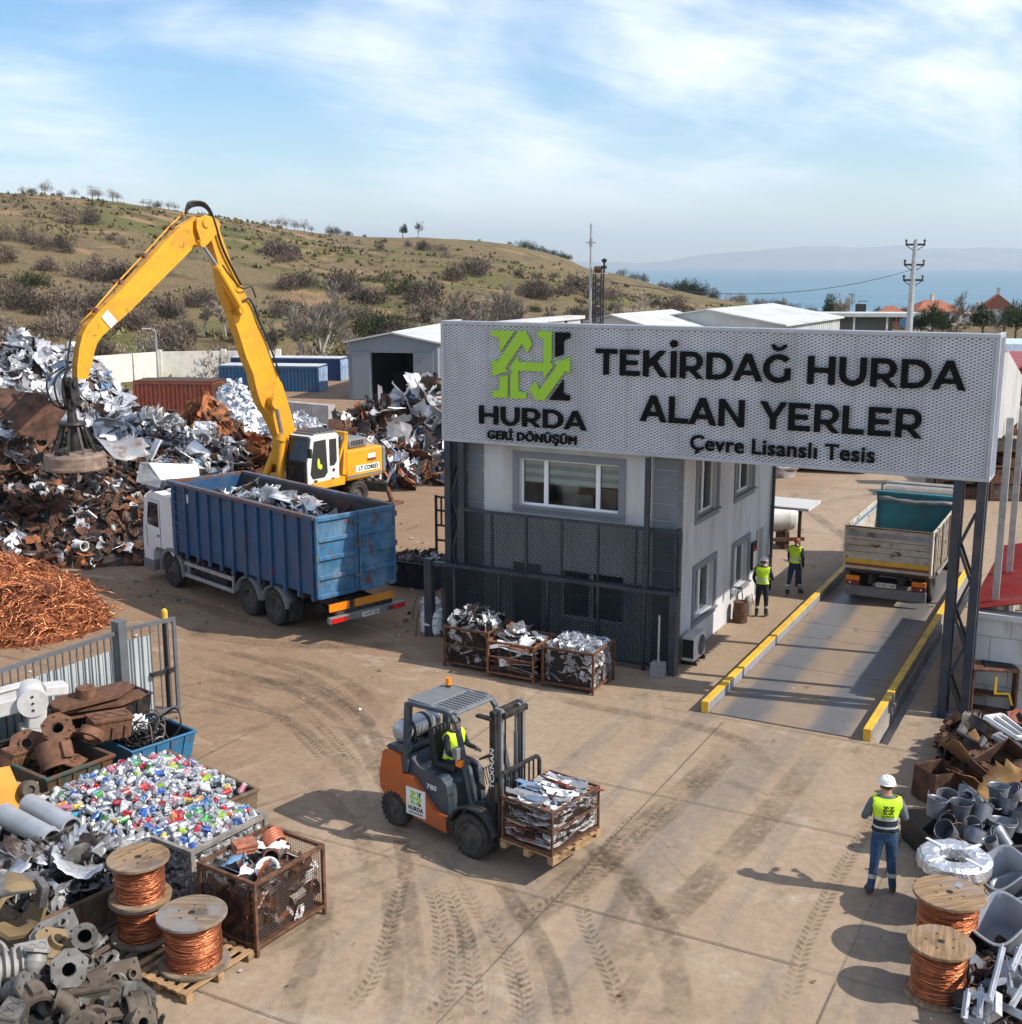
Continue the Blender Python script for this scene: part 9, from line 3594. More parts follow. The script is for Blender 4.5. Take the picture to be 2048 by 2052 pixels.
for a, b in (((-w / 2, -d / 2, 0), (-w / 2 + .05, d / 2, h)), ((w / 2 - .05, -d / 2, 0), (w / 2, d / 2, h)), ((-w / 2 + .05, d / 2 - .04, 0), (w / 2 - .05, d / 2, h)), ((-w / 2, -d / 2 - .04, h), (w / 2, d / 2, h + .06)),
   ((-w / 2 + .05, -d / 2, .0), (w / 2 - .05, d / 2 - .04, .08)), ((-w / 2 + .05, -d / 2 + .1, .42), (w / 2 - .05, d / 2 - .04, .45))):
 mb.span(a, b)
mb.obj('body', M_rust, cabn, bevel=.012)
mb = MB()
mb.bar((.0, -.38, .9), (.0, -.38, .55), .05, .04)
mb.bar((-.02, -.38, .55), (.3, -.38, .55), .05, .04)
mb.bar((.28, -.38, .57), (.36, -.38, .3), .07, .04)
mb.obj('bracket', M_yellow, cabn)
mb = MB()
mb.box((.1, 0, h + .075), (.6, .5, .03))
mb.obj('lid', M_dark, cabn)
for x, y, z, kd, m, sc, e, lab in (
  (1120, 500, .32, 'box', M_rust, (.75, 1.1, 1.4), (0.05, 0, .35), 'square brown steel box with a round hole at the front of the rusty pile'),
  (1240, 330, .5, 'curve2', mat('ochre_steel', (.2, .115, .035), .8, .1, .35, vs=5, rust=.7, ra=.5), (1.1, 1.0, 1.2), (.9, .2, .9), 'ochre curved bucket plate above the brown steel box'),
  (1290, 480, .45, 'sheet5', MATS['ochre_steel'], (.8, .7, 1), (1.3, .2, 1.9), 'ochre upright plate beside the brown steel box'),
  (1500, 400, .55, 'box', M_rust, (1.25, 1.25, .9), (.45, -.25, .5), 'open brown steel tray tilted on the rusty pile'),
  (1370, 230, .6, 'channel', M_greypaint, (1.5, 3, 3), (.3, .3, .9), 'grey steel channel leaning on the rusty pile'),
  (1290, 150, .6, 'curve1', M_castgrey, (.5, .7, .7), (1.4, .2, .3), 'grey fin plate standing at the back of the rusty pile'),
  (1540, 170, .75, 'frame', M_white, (1.1, 1.2, 1.5), (.5, .3, .9), 'pale edged steel frame on top of the rusty pile'),
  (1560, 260, .6, 'frame', M_greypaint, (1.0, 1.0, 1.4), (.4, .3, 1.0), 'grey steel frame leaning below the pale edged one'),
  (1420, 180, .65, 'panelbox', M_darksteel, (.9, .9, 1.2), (.3, .5, .7), 'black machine casing on the rusty pile'),
  (1655, 130, .5, 'sheet0', M_redpaint, (.8, .6, 1), (.2, .1, .4), 'flat reddish plate against the blockwork shed'),
  (1330, 300, .45, 'box', M_darksteel, (.9, .9, .9), (.5, .3, 1.2), 'dark open box in the middle of the rusty pile'),
  (1480, 560, .4, 'curve0', MATS['ochre_steel'], (1.0, .9, 1), (.4, -.3, .9), 'ochre bent plate low in the rusty pile'),
  (1600, 480, .45, 'drum', M_rust, (.9, .9, .9), (.3, .2, 1.0), 'brown crushed drum at the right of the rusty pile')):
 piece(kd, m, cR_(x, y, z), e, sc, lab, None)
mb = MB()
c_ = cR_(1118, 520, .33)
mb.lathe([(.05, -.02), (.11, -.02), (.12, .02), (.05, .02), (.05, -.02)], 20, Matrix.Translation((c_.x - .05, c_.y - .33, c_.z)) @ Matrix.Rotation(PI / 2, 4, 'X') @ Matrix.Rotation(.0, 4, 'Y'))
tag(mb.obj('steel_ring', M_rust), 'rusty ring on the face of the brown steel box', 'ring')
mb = MB()
rg = RG(101)
for _ in range(200):
 x, y = rg.un(1130, 1640), rg.un(250, 570)
 p = cR_(x, y, 0)
 b = PIECE[rg.choice(['angle', 'channel', 'sheet1', 'box', 'sheet4', 'beam'])]
 M = Matrix.Translation((p.x, p.y, rg.un(.0, .5))) @ Euler((rg.gauss(0, .7), rg.gauss(0, .7), rg.un(0, 6))).to_matrix().to_4x4() @ Matrix.Scale(rg.un(.3, .6), 4)
 mb.add([M @ Vec(q) for q in b.v], b.f, rg.choice((0, 0, 1)), b.s)
tag(mb.obj('steel_scraps', [M_rust, M_darksteel]), 'bed of rusty steel bits under the pile at the right edge', 'scrap', None, 'stuff')
p = c2_(1630, 1005)
br = thing('rusty_barrel', 'small brown rusty barrel by the side wall', 'barrel', (p.x, p.y, 0), 0)
mb = MB()
mb.lathe([(.001, 0), (.19, 0), (.2, .02), (.19, .2), (.2, .22), (.19, .24), (.19, .55), (.2, .57), (.18, .58), (.17, .54), (.001, .54)], 18)
mb.obj('body', M_rust, br)
p = c2_(1668, 985)
fx = thing('extinguisher_trolley', 'small pale wheeled extinguisher trolley behind the rusty barrel', 'extinguisher', (p.x, p.y, 0), SITE_RZ)
mb = MB()
mb.lathe([(.001, .08), (.1, .08), (.11, .12), (.11, .5), (.08, .58), (.03, .62), (.001, .63)], 14)
mb.obj('cylinder', M_castpale, fx)
mb = MB()
mb.tube([(-.12, 0, .05), (-.16, 0, .6), (-.2, 0, .85)], .015, 6)
mb.tube([(0, 0, .6), (.1, 0, .7), (.15, 0, .4)], .012, 6)
for s_ in (-1, 1):
 mb.cyl((-.08, s_ * .12, .08), (-.08, s_ * .15, .08), .08, None, 12)
mb.obj('trolley', M_blackmetal, fx)
p = S(1.0, 9.4)
cn = thing('small_canopy', 'small flat white canopy on a dark post at the far office corner', 'canopy', (p.x, p.y, 0), SITE_RZ)
mb = MB()
mb.span((-1.6, -.9, 2.4), (.05, .6, 2.48))
mb.obj('roof', M_whitesheet, cn)
mb = MB()
mb.span((-.35, -.5, 0), (-.26, -.41, 2.4))
mb.obj('post', M_rust, cn)
p = G(1560, 1082, .4)
tk_ = thing('fuel_tank', 'long cream fuel tank on a rusty cradle beyond the office corner', 'tank', (p.x - .6, p.y + .6, 0), SITE_RZ + R(35))
mb = MB()
M = frame((0, 0, -1), (0, 1, 0), (1, 0, 0), (0, 0, 1.05))
mb.lathe([(.001, -1.4), (.25, -1.36), (.45, -1.2), (.5, -1.0), (.5, 1.0), (.45, 1.2), (.25, 1.36), (.001, 1.4)], 24, M)
mb.obj('tank', M_castwhite, tk_)
mb = MB()
for x in (-.9, .9):
 mb.span((x - .08, -.45, .0), (x + .08, .45, .62))
mb.span((-1.5, -.5, .3), (1.5, -.4, .42))
mb.obj('cradle', M_rust, tk_)
p = G(1500, 1150)
dk = thing('black_cabinet', 'tall narrow black pump cabinet behind the side wall worker', 'cabinet', (p.x, p.y, 0), SITE_RZ)
mb = MB()
mb.span((-.14, -.14, 0), (.14, .14, 1.6))
mb.obj('case', M_hose, dk, bevel=.04)
mb = MB()
mb.span((-.1, -.15, 1.1), (.1, -.141, 1.45))
mb.obj('panel', M_castpale, dk)
p = c2_(20, 830)
ns = bin_('navy_skip', 'small dark navy skip of scrap by the left end of the fence', (p.x - .1, p.y + .4, 0), SITE_RZ, 1.9, 1.3, .78, mat('navy_bin', (.01, .02, .045), .55, dirt=.3), M_dark, .04, .06, .86)
fill('skip_load', 'dark twisted scrap in the small navy skip', TMof(ns), 1.75, 1.15, .4, .72, KD, [(M_darksteel, 3), (M_greypaint, 1), (M_rust, 1)], 90, (.2, .4), 48, .2)
p = c2_(140, 700)
bf = thing('steel_stand', 'black steel rack standing behind the navy skip', 'rack', (p.x - .1, p.y + .5, 0), SITE_RZ)
mb = MB()
for x in (-.3, .3):
 mb.bar((x, 0, 0), (x, 0, 2.1), .07)
for z in (.6, 1.1, 1.6, 2.05):
 mb.bar((-.3, 0, z), (.3, 0, z), .06)
mb.bar((-.1, 0, 1.1), (-.1, 0, 2.05), .05)
mb.bar((.12, 0, 1.1), (.12, 0, 2.05), .05)
mb.obj('frame', M_blackmetal, bf)
for x, y, sc, lab in ((75, 1065, 1.0, 'white woven bulk sack at the left end of the fence'), (50, 1000, .8, 'smaller white sack slumped behind the bulk sack')):
 p = c2_(x, y)
 t_ = thing('bulk_sack', lab, 'sack', (p.x, p.y + (.1 if sc == 1 else .5), 0), .3, None)
 mb = MB()
 rg = RG(x)
 prof = [(.001, 0), (.3, .0), (.36, .08), (.37, .3), (.35, .5), (.27, .62), (.12, .66), (.1, .74), (.14, .8), (.05, .78)]
 mb.lathe([(r_ * sc, z * sc) for r_, z in prof], 18)
 mb.v = [(a + rg.un(-.02, .02), b_ + rg.un(-.02, .02), c + rg.un(-.015, .015)) for a, b_, c in mb.v]
 mb.obj('bag', M_sack, t_)
 mb = MB()
 mb.tube([(-.1, 0, .7 * sc), (-.35, -.1, .85 * sc), (-.5, -.2, .5 * sc), (-.55, -.25, .02)], .015, 5)
 mb.obj('lifting_strap', M_castbrown, t_)
p = G(1572, 958)
fb_ = thing('foil_bale', 'round shiny foil bale beyond the office under the sign', 'bale', (p.x, p.y + .6, 0), 0)
mb = MB()
mb.lathe([(.001, 0), (.6, .0), (.62, .3), (.95, .5), (1.0, .9), (.85, 1.2), (.4, 1.35), (.001, 1.36)], 20)
rg = RG(4)
mb.v = [(a + rg.un(-.07, .07), b_ + rg.un(-.07, .07), c + rg.un(-.05, .05)) for a, b_, c in mb.v]
mb.s = [False] * len(mb.f)
mb.obj('bale', M_foil, fb_)
p = G(1640, 948)
hp = thing('half_pipe', 'long rusty half pipe section lying beyond the weighbridge', 'pipe', (p.x, p.y + .8, 0), R(-14))
mb = MB()
vs, fs = [], []
n = 12
for i in range(n + 1):
 a = PI * (.1 + 1.1 * i / n)
 for r_ in (.9, .84):
  for x in (-2.4, 2.4):
   vs.append((x, r_ * cos(a), .9 - r_ * sin(a)))
for i in range(n):
 k = 4 * i
 fs += [(k, k + 1, k + 5, k + 4), (k + 2, k + 6, k + 7, k + 3), (k, k + 4, k + 6, k + 2), (k + 1, k + 3, k + 7, k + 5)]
mb.add(vs, fs, 0, True)
mb.obj('shell', M_rust, hp)
def rack(label, px, py, L, D, H, rz, rows, seed, m=M_rustframe):
 p = G(px, py)
 t_ = thing('storage_rack', label, 'rack', (p.x, p.y, 0), rz, None)
 rg = RG(seed)
 mb = MB()
 nb = max(2, int(L / 1.3))
 for i in range(nb + 1):
  for y in (0, D):
   mb.span((L * i / nb - .05, y - .05, 0), (L * i / nb + .05, y + .05, H))
 for r_ in range(rows + 1):
  z = .1 + (H - .2) * r_ / rows
  mb.span((.0, -.02, z - .05), (L, D + .02, z + .03))
 mb.obj('frame', m, t_)
 b = MB()
 for r_ in range(rows):
  z0 = .13 + (H - .2) * r_ / rows
  hh = (H - .2) / rows - .12
  x = .1
  while x < L - .5:
   w = rg.un(.3, .9)
   if rg.random() < .8:
    b.span((x, .05, z0), (min(x + w, L - .08), D - .1, z0 + hh * rg.un(.5, 1)), rg.choice((0, 0, 1, 2)))
   x += w + .05
 b.obj('stored_goods', [M_rust, M_darksteel, M_palletold], t_)
 return t_
rack('tall rusty storage rack behind the right canopy posts', 1985, 1004, 6.0, 1.4, 4.2, R(-4), 6, 111)
rack('low rusty rack of crates behind the cream lorry', 1885, 998, 3.4, 1.2, 2.2, R(-6), 3, 112)
rack('second tall rusty rack further right behind the shed', 2085, 975, 6.0, 1.4, 5.0, R(-4), 7, 113)
p = G(1905, 985)
bxc = thing('crate_stack', 'stack of pale boxes between the rusty racks', 'crates', (p.x, p.y + 1.5, 0), R(-5))
mb = MB()
for i in range(3):
 for j in range(3 - i % 2):
  mb.box((j * 1.0, 0, .45 + i * .92), (.92, .9, .86))
mb.obj('box', M_palletold, bxc, bevel=.02)
rg = RG(121)
mb = MB()
for _ in range(700):
 if rg.random() < .6:
  x, y = rg.gauss(-9, 5), rg.gauss(37, 4)
 else:
  x, y = rg.un(-12, 12), rg.un(12, 48)
 b = PIECE[rg.choice(['sheet0', 'sheet3', 'crumple1', 'strip0', 'curve0'])]
 M = Matrix.Translation((x, y, .03)) @ Euler((rg.gauss(0, .2), rg.gauss(0, .2), rg.un(0, 6))).to_matrix().to_4x4() @ Matrix.Scale(rg.un(.03, .14) if y > 30 else rg.un(.02, .06), 4)
 mb.add([M @ Vec(q) for q in b.v], b.f, rg.choice((0, 0, 1, 2)), b.s)
tag(mb.obj('metal_litter', [M_rust, M_darksteel, M_silver]), 'small scraps of metal strewn over the yard', 'litter', None, 'stuff')
M_twig = mat('brown_twigs', (.155, .12, .096), 1.0, 0, .3, vs=.8, hue=.35, spec=.1)
M_twigdark = mat('dark_twigs', (.088, .07, .058), 1.0, 0, .3, vs=.8, hue=.3, spec=.1)
M_ever = mat('evergreen_leaves', (.026, .042, .016), .9, 0, .35, vs=.8, hue=.35, spec=.2)
M_olive = mat('olive_leaves', (.075, .08, .034), .9, 0, .3, vs=.8, hue=.3, spec=.2)
M_bark = mat('grey_bark', (.13, .105, .085), .95, 0, .3, vs=2, spec=.1)
M_birch = mat('pale_bark', (.42, .38, .33), .9, 0, .2, vs=2, spec=.1)
M_paletwig = mat('pale_twigs', (.27, .23, .185), 1.0, 0, .25, vs=1, spec=.1)
M_grasst = mat('dry_tufts', (.13, .115, .052), 1.0, 0, .45, vs=.05, spec=.05)
def shrub_mesh(seed, n=800, fl=.115):
 rg = RG(seed)
 mb = MB()
 lob = [(rg.un(-.55, .55), rg.un(-.5, .5), rg.un(.35, .65), rg.un(.6, 1.25)) for _ in range(6)]
 for _ in range(n):
  cx, cy, r_, h = rg.choice(lob)
  a, u, w = rg.un(0, 2 * PI), rg.random() ** .5, rg.random() ** .7
  x, y = cx + r_ * u * cos(a), cy + r_ * u * sin(a)
  z = h * w * math.sqrt(max(0, 1 - u * u * .9))
  d = Vec((x * .8 + rg.gauss(0, .35), y * .8 + rg.gauss(0, .35), .9 + rg.gauss(0, .3))).normalized()
  s_ = d.cross(Vec((rg.gauss(0, 1), rg.gauss(0, 1), rg.gauss(0, 1)))).normalized()
  L, b = fl * rg.un(.6, 1.6), fl * rg.un(.12, .3)
  p = Vec((x, y, z))
  mb.add([p - s_ * b, p + s_ * b, p + d * L], [(0, 1, 2)])
 return mb
SHR = [shrub_mesh(700 + i) for i in range(5)]
SHM = [b.mesh('shrub', M_twig) for b in SHR]
LEAFY = [shrub_mesh(750 + i, 1100, .1).mesh('leafy_shrub', M_ever) for i in range(3)]
def bare_tree(seed, mt, mc, H=7.0, spread=.55, depth=5):
 rg = RG(seed)
 tr, cr = MB(), MB()
 def grow(p, d, L, r, lv):
  pts = [p]
  rs = [r]
  q = p
  dd = d.copy()
  for k in range(3):
   dd = (dd + Vec((rg.gauss(0, .09), rg.gauss(0, .09), rg.gauss(.03, .05)))).normalized()
   q = q + dd * L / 3
   pts.append(q)
   rs.append(r * (1 - .16 * (k + 1)))
  (tr if lv < 2 else cr).tube(pts, rs, 5 if lv < 2 else 3, 0, False)
  if lv >= 3:
   for _ in range(4):
    b_ = pts[rg.randint(1, 3)]
    e_ = (dd + Vec((rg.gauss(0, .5), rg.gauss(0, .5), rg.gauss(.15, .4)))).normalized()
    n_ = e_.orthogonal().normalized() * rg.un(.014, .026) * H / 7 * (1.9 if mt is M_birch else 1.1)
    cr.add([b_ - n_, b_ + n_, b_ + e_ * rg.un(.35, .9) * H / 7], [(0, 1, 2)])
  if lv >= depth:
   return
  nb = 4 if lv == 0 else rg.choice((2, 3, 3))
  for b in range(nb):
   f = rg.un(.45, 1.0) if b else 1.0
   i = min(3, int(f * 3))
   base = pts[i]
   ax = dd.orthogonal().normalized()
   ax.rotate(Quaternion(dd, rg.un(0, 2 * PI)))
   nd = dd.copy()
   nd.rotate(Quaternion(ax, rg.un(.25, spread + .12 * lv) * (0.35 if (b == 0 and lv < 2) else 1)))
   nd.z += .12
   grow(base, nd.normalized(), L * rg.un(.58, .8), max(rs[i] * .62, .02), lv + 1)
 grow(Vec((0, 0, -.3)), Vec((0, 0, 1)), H * .34, H * (.03 if mt is M_birch else .022), 0)
 return tr.mesh('trunk', mt), cr.mesh('crown', mc)
BT = [bare_tree(800 + i, M_bark, M_twig, 7, .6) for i in range(3)]
BP = [bare_tree(820 + i, M_birch, M_paletwig, 8, .42) for i in range(3)]
RD = []
for i in range(3):
 c_ = shrub_mesh(880 + i, 620, .1)
 c_.v = [(x * 2.1, y * 2.1, z * 2.5 + .7) for x, y, z in c_.v]
 RD.append((MB().tube([(0, 0, -.3), (.05, 0, .8), (0, 0, 2.2)], [.14, .1, .04], 5).mesh('trunk', M_bark), c_.mesh('crown', M_twig)))
EV = []
for i in range(3):
 rg = RG(840 + i)
 c_ = shrub_mesh(860 + i, 1700, .12)
 c_.v = [(x * .9, y * .9, z * 1.5 + .7) for x, y, z in c_.v]
 tr = MB()
 tr.tube([(0, 0, -.3), (.03, 0, .6), (0, .03, 1.3)], [.09, .07, .03], 6)
 for k in range(5):
  a = k * 1.3
  tr.tube([(0, 0, .5 + .1 * k), (.45 * cos(a), .45 * sin(a), 1.0 + .15 * k)], [.04, .015], 4)
 EV.append((tr.mesh('trunk', M_bark), c_.mesh('crown', M_ever)))
def plant(mesh, p, sc, m, name, label, group, rg, cat='shrub', sq=1.0):
 o = newobj(name, mesh, None, (p.x, p.y, p.z - .1 * sc), (0, 0, rg.un(0, 6.3)), (sc * rg.un(.85, 1.25), sc * rg.un(.85, 1.25), sc * sq * rg.un(.8, 1.15)))
 o.material_slots[0].link = 'OBJECT'
 o.material_slots[0].material = m
 return tag(o, label, cat, group)
def tree(kind, p, sc, label, group, rg, name='bare_tree'):
 t_ = thing(name, label, 'tree', (p.x, p.y, p.z), rg.un(0, 6.3), group)
 t_.scale = (sc, sc, sc)
 newobj('trunk', kind[0], t_)
 newobj('crown', kind[1], t_)
 return t_
rg = RG(900)
CL_ = [(47, 458, 30, 12, 7, 2.6), (109, 476, 26, 10, 6, 2.4), (210, 451, 16, 14, 4, 2.2), (152, 420, 16, 12, 5, 2.6), (101, 516, 14, 9, 4, 2.6), (181, 527, 40, 9, 9, 2.4), (247, 530, 30, 8, 6, 2.2), (29, 578, 24, 12, 5, 3),
 (120, 588, 40, 10, 8, 2.6), (200, 592, 42, 12, 10, 2.6), (261, 610, 34, 16, 8, 2.4), (319, 598, 34, 12, 8, 2.4), (381, 578, 30, 10, 7, 2.4), (345, 640, 30, 14, 5, 2.4), (120, 630, 22, 8, 4, 2.4), (508, 484, 34, 12, 9, 2.8),
 (558, 486, 24, 10, 6, 2.8), (555, 545, 24, 14, 7, 2.6), (537, 600, 20, 10, 5, 2.4), (660, 550, 34, 14, 9, 2.6), (694, 572, 24, 12, 6, 2.6), (796, 568, 16, 16, 5, 2.8), (803, 609, 20, 10, 5, 2.6), (856, 600, 26, 10, 7, 2.6),
 (690, 604, 20, 8, 5, 2.2), (854, 530, 26, 8, 7, 3.0), (905, 512, 22, 10, 6, 3.0), (1000, 560, 30, 8, 8, 2.8), (1017, 552, 20, 10, 5, 3), (1072, 556, 30, 7, 7, 3), (1126, 562, 24, 6, 6, 3), (780, 470, 40, 6, 6, 2.6), (820, 480, 26, 8, 5, 3),
 (1266, 585, 24, 5, 5, 2.4), (1360, 608, 26, 5, 5, 2.4), (1430, 604, 34, 5, 7, 2.2), (1500, 606, 40, 5, 8, 2.4), (1580, 610, 30, 4, 6, 2.4), (10, 495, 14, 8, 3, 2.4), (20, 690, 30, 8, 4, 2.6), (470, 640, 30, 12, 6, 2.2),
 (312, 447, 18, 8, 3, 2.0), (1210, 575, 22, 6, 4, 2.6), (940, 600, 40, 10, 8, 2.4), (740, 640, 30, 12, 6, 2.4), (1100, 600, 30, 8, 6, 2.4)]
cnt = 0
for cx, cy, sx_, sy_, n, size in CL_:
 for _ in range(int(n * .62 + .5)):
  p = hill_hit((cx + rg.gauss(0, sx_ * .55)) * 1.06224, (cy + rg.gauss(0, sy_ * .55)) * 1.06224)
  if p is None or p.length < 92:
   continue
  cnt += 1
  dk = rg.random() < .45
  plant(rg.choice(SHM), p, size * rg.un(.6, 1.15), M_twigdark if dk else M_twig, 'shrub', 'brown leafless shrub on the grassy hillside', 'leafless shrubs on the hillside', rg)
for _ in range(24):
 p = hill_hit(rg.un(0, 1250), rg.un(400, 640))
 if p is None or p.length < 95:
  continue
 plant(rg.choice(SHM), p, rg.un(.5, 1.1), rg.choice((M_twigdark, M_twig)), 'shrub', 'brown leafless shrub on the grassy hillside', 'leafless shrubs on the hillside', rg)
for x, y, s_ in ((48, 540, 2.6), (72, 545, 2.8), (40, 553, 1.8), (118, 408, 2.0), (515, 462, 1.6), (760, 545, 2.6), (720, 535, 2.2), (745, 556, 2.6), (780, 552, 2.0), (690, 531, 1.5), (705, 632, 3), (655, 640, 3.4), (735, 628, 2.4), (905, 600, 1.8),
    (965, 598, 1.5), (60, 628, 1.6), (640, 595, 1.2), (1010, 588, 1.6), (1153, 583, 1.5), (978, 520, 1.8), (1015, 527, 1.6), (1043, 524, 1.7), (1072, 527, 1.6), (1108, 527, 1.7)):
 p = hill_hit(x * 1.06224, y * 1.06224)
 if p:
  plant(rg.choice(LEAFY), p, s_ * rg.un(.7, 1.0), rg.choice((M_ever, M_ever, M_olive)), 'leafy_shrub', 'dark evergreen bush among the brown hillside shrubs', 'evergreen bushes on the hillside', rg)
def on_ridge(px):
 for k in range(120):
  p = hill_hit(px * 1.06224, (lerp_t(AZT, px) - 6 + k * .5) * 1.06224)
  if p:
   return p
 return None
for x, s_ in ((42, .55), (58, .4), (85, .95), (140, .6), (175, 1.0), (186, .8), (213, .95), (222, .7), (270, .55), (283, .6), (303, .6), (318, .7), (330, .55), (352, .4), (500, .5), (512, .55), (528, 1.0), (540, .8), (556, .95), (574, .95), (588, .7), (620, .5), (636, .4)):
 p = on_ridge(x)
 if p:
  tree(rg.choice(RD), p, s_ * rg.un(.85, 1.15), 'bare rounded tree on the hill skyline', 'bare trees on the skyline', rg)
for x, s_ in ((300, .8), (118, .7), (60, .9), (625, 1.3), (655, 1.0), (690, .5), (960, .6), (905, .4)):
 p = on_ridge(x)
 if p:
  plant(rg.choice(SHM), p, s_ * 2, M_twigdark, 'shrub', 'brown leafless shrub on the grassy hillside', 'leafless shrubs on the hillside', rg)
p = on_ridge(760)
tree(EV[0], p, 1.9, 'single dark evergreen tree on the skyline', None, rg, 'evergreen_tree')
p = on_ridge(789)
tree(BT[1], p, .85, 'single leaning bare tree near the dark evergreen on the skyline', None, rg)
for x in (985, 997, 1008, 1020, 1030, 1040, 1050, 1058, 1066, 1073):
 p = on_ridge(x)
 if p:
  plant(rg.choice(LEAFY), p, rg.un(1.5, 2.8), M_ever, 'leafy_shrub', 'dark evergreen bush on the headland edge above the sea', 'evergreens on the headland', rg, 'shrub', 1.0)
for x in (1281, 1292, 1301, 1310, 1318, 1325):
 p = on_ridge(x)
 if p:
  plant(rg.choice(LEAFY), p, rg.un(2.6, 3.6), M_ever, 'leafy_shrub', 'dark round evergreen in the grove at the coast', 'coastal evergreen grove', rg, 'shrub', 1.5)
for x in list(range(1180, 1600, 20)):
 p = on_ridge(x + rg.un(-5, 5))
 if p:
  plant(rg.choice(SHM), p, rg.un(1.8, 3.2), rg.choice((M_twig, M_twigdark)), 'shrub', 'brown leafless shrub along the coast edge', 'coastal shrubs', rg)
for x, yb, yt, kind, lab in ((602, 716, 541, 0, 'tall pale bare birch behind the two blue containers'), (432, 735, 596, 1, 'spreading pale bare tree left of the yellow boom'), (229, 701, 629, 2, 'dark bare tree in front of the meadow by the boom'),
       (967, 650, 540, 1, 'pale bare birch above the sign logo'), (883, 645, 552, 2, 'slim pale bare tree left of the sign top'), (1213, 650, 556, 0, 'pale bare birch right of the antenna mast'),
       (1040, 650, 575, 2, 'broad pale bare tree above the frame building'), (520, 735, 620, 2, 'bare tree behind the boom foot'), (390, 735, 640, 1, 'bare tree by the cream wall'), (15, 700, 600, 0, 'bare tree at the left edge behind the heap'),
       (830, 650, 585, 0, 'bare tree behind the grey shed roof'), (660, 722, 620, 1, 'bare tree beside the grey metal shed'), (760, 655, 590, 2, 'small bare tree behind the shed ridge'), (575, 716, 575, 1, 'forked pale tree close to the tall birch behind the containers'),
       (345, 720, 590, 0, 'tall pale bare tree above the red container'), (470, 725, 575, 2, 'pale bare tree right of the boom above the wall'), (905, 650, 560, 0, 'pale leaning tree between the two birches over the sign'), (1150, 650, 570, 1, 'pale bare tree directly behind the antenna mast')):
 Y = 112 + (x % 7) * 2
 b, c_ = atY(x * 1.06224, yb * 1.06224, Y), atY(x * 1.06224, yt * 1.06224, Y)
 z0 = hill_z(b.x, Y)
 h = c_.z - z0
 k = BP[kind] if 'dark' not in lab else BT[kind]
 tree(k, Vec((b.x, Y, z0)), max(.5, h / 7.0), lab, None, rg)
for x in range(0, 1180, 40):
 Y = rg.un(104, 118)
 b = atY((x + rg.un(-12, 12)) * 1.06224, 760, Y)
 plant(rg.choice(SHM), Vec((b.x, Y, hill_z(b.x, Y))), rg.un(1.4, 2.5), rg.choice((M_twig, M_paletwig, M_twig)), 'shrub', 'tall brown thicket shrub at the foot of the hill', 'thicket behind the yard wall', rg, 'shrub', 1.3)
for x, s_ in ((690, 3.0), (645, 2.4)):
 Y = 108
 b = atY(x * 1.06224, 700, Y)
 plant(LEAFY[0], Vec((b.x, Y, hill_z(b.x, Y))), s_, M_olive, 'leafy_shrub', 'olive green thicket beside the grey metal shed', 'olive thicket', rg, 'shrub', 1.2)
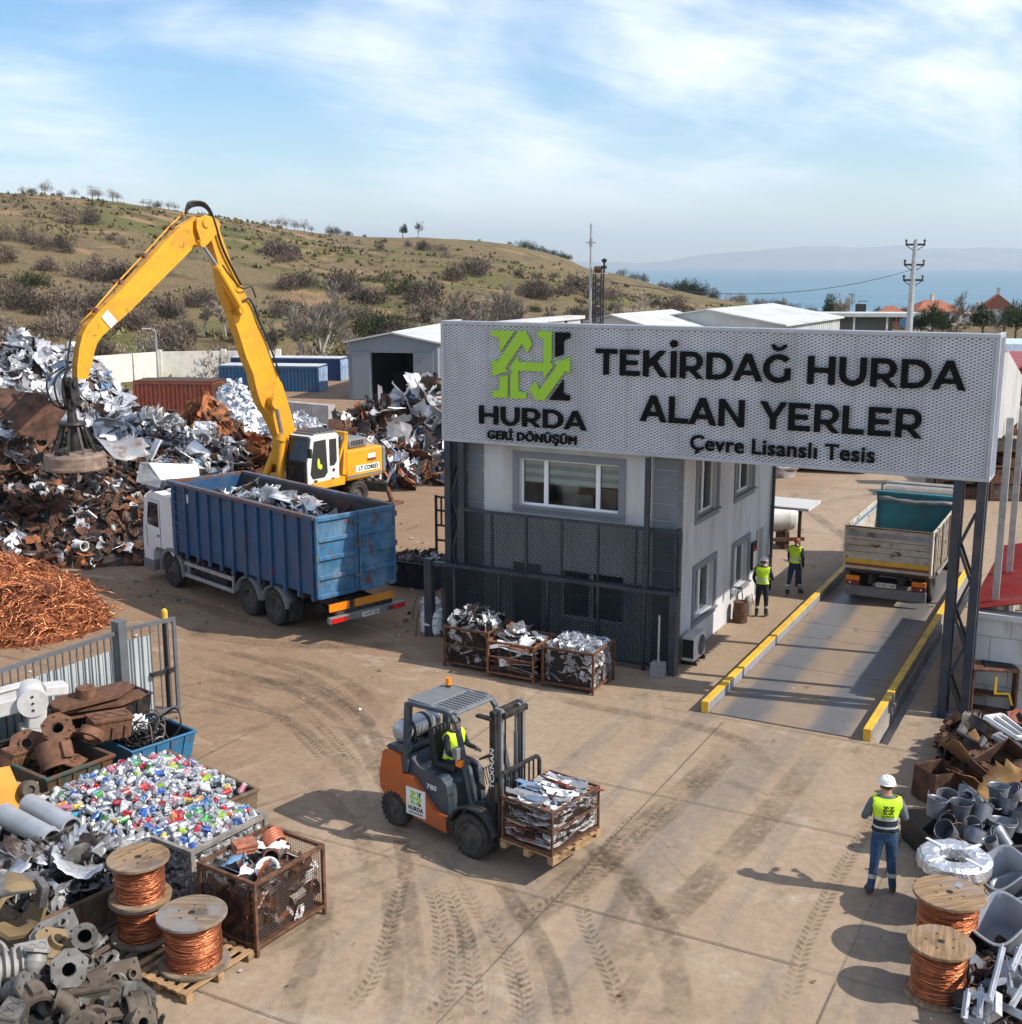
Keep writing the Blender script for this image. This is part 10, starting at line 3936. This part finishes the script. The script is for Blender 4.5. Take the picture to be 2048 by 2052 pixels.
for i, (px, py, Y, kind, sc, lab) in enumerate(((1672, 655, 190, 'e', 2.4, 'dark cypress like evergreen left of the lamp pole'), (1695, 655, 180, 'b', .9, 'bare tree behind the lamp pole by the canopy'), (1845, 668, 120, 'e', 1.2, 'dark evergreen at the foot of the utility pole'),
            (1870, 668, 118, 'e', 1.5, 'large dark evergreen right of the utility pole'), (1890, 668, 122, 'e', 1.2, 'dark evergreen in front of the big tiled house'), (1915, 665, 130, 'b', .7, 'bare tree in front of the big tiled house'),
            (1970, 668, 130, 'e', 1.6, 'dark bush before the small faded house'), (2035, 672, 118, 'e', 1.5, 'dark evergreen by the gabled house at the right edge'), (2010, 672, 122, 'b', .6, 'bare tree by the gabled house'),
            (1760, 648, 240, 'e', 1.6, 'round evergreen beside the brown hut'), (1812, 648, 236, 'e', 1.5, 'round evergreen right of the brown hut'), (1946, 650, 245, 'b', .7, 'bare tree between the two tiled houses'),
            (2043, 655, 240, 'e', 2.4, 'tall dark tree at the right edge of the village'), (1860, 655, 250, 'e', 1.5, 'bush beside the big tiled house'))):
 b = atY(px, py, Y)
 z0 = b.z - .5
 tree(EV[i % 3] if kind == 'e' else BT[i % 3], Vec((b.x, Y, z0)), sc, lab, None, rg, 'evergreen_tree' if kind == 'e' else 'bare_tree')
for x in range(1600, 2060, 34):
 Y = rg.un(150, 300)
 b = atY(x, 668, Y)
 plant(rg.choice(SHM), Vec((b.x, Y, b.z - .5 if Y < 200 else b.z + .3)), rg.un(1.2, 2.2), rg.choice((M_twig, M_twigdark, M_olive)), 'shrub', 'low brown shrub among the village houses', 'village shrubs', rg)
mb = MB()
for _ in range(9000):
 a = rg.un(-.52, .36)
 d = 84 * math.exp(rg.random() * 1.45)
 x, y = d * sin(a), d * cos(a)
 z = hill_z(x, y)
 n_ = mnoise.fractal(Vec((x * .03, y * .03, 1.7)), 1.0, 2.0, 3)
 if n_ < rg.un(-.5, .3):
  continue
 s_ = rg.un(.25, .7) * (.6 + d / 300)
 for k in range(3):
  t_ = rg.un(0, 6.3)
  c, s2 = cos(t_) * s_, sin(t_) * s_
  p = Vec((x + rg.gauss(0, s_ * .5), y + rg.gauss(0, s_ * .5), z - .05))
  mb.add([p - Vec((c, s2, 0)) * .6, p + Vec((c, s2, 0)) * .6, p + Vec((rg.gauss(0, .2), rg.gauss(0, .2), s_ * .8))], [(0, 1, 2)], 0 if rg.random() < .65 else 1)
tag(mb.obj('hill_undergrowth', [M_grasst, M_twig]), 'rough dry grass and low scrub over the slopes', 'undergrowth', None, 'stuff')
SC.view_settings.view_transform = 'Standard'
SC.view_settings.look = 'None'
SC.view_settings.exposure = 0.36
SC.view_settings.gamma = 1.0
SC.view_settings.use_curve_mapping = False
SC.cycles.use_denoising = True
SC.cycles.max_bounces = 6
SC.cycles.diffuse_bounces = 3
SC.cycles.glossy_bounces = 3
SC.cycles.transparent_max_bounces = 12
SC.cycles.transmission_bounces = 4
SC.cycles.volume_bounces = 0
SC.cycles.sample_clamp_indirect = 6.0
SC.cycles.use_adaptive_sampling = True
SC.cycles.adaptive_threshold = 0.015
SC.render.use_persistent_data = False
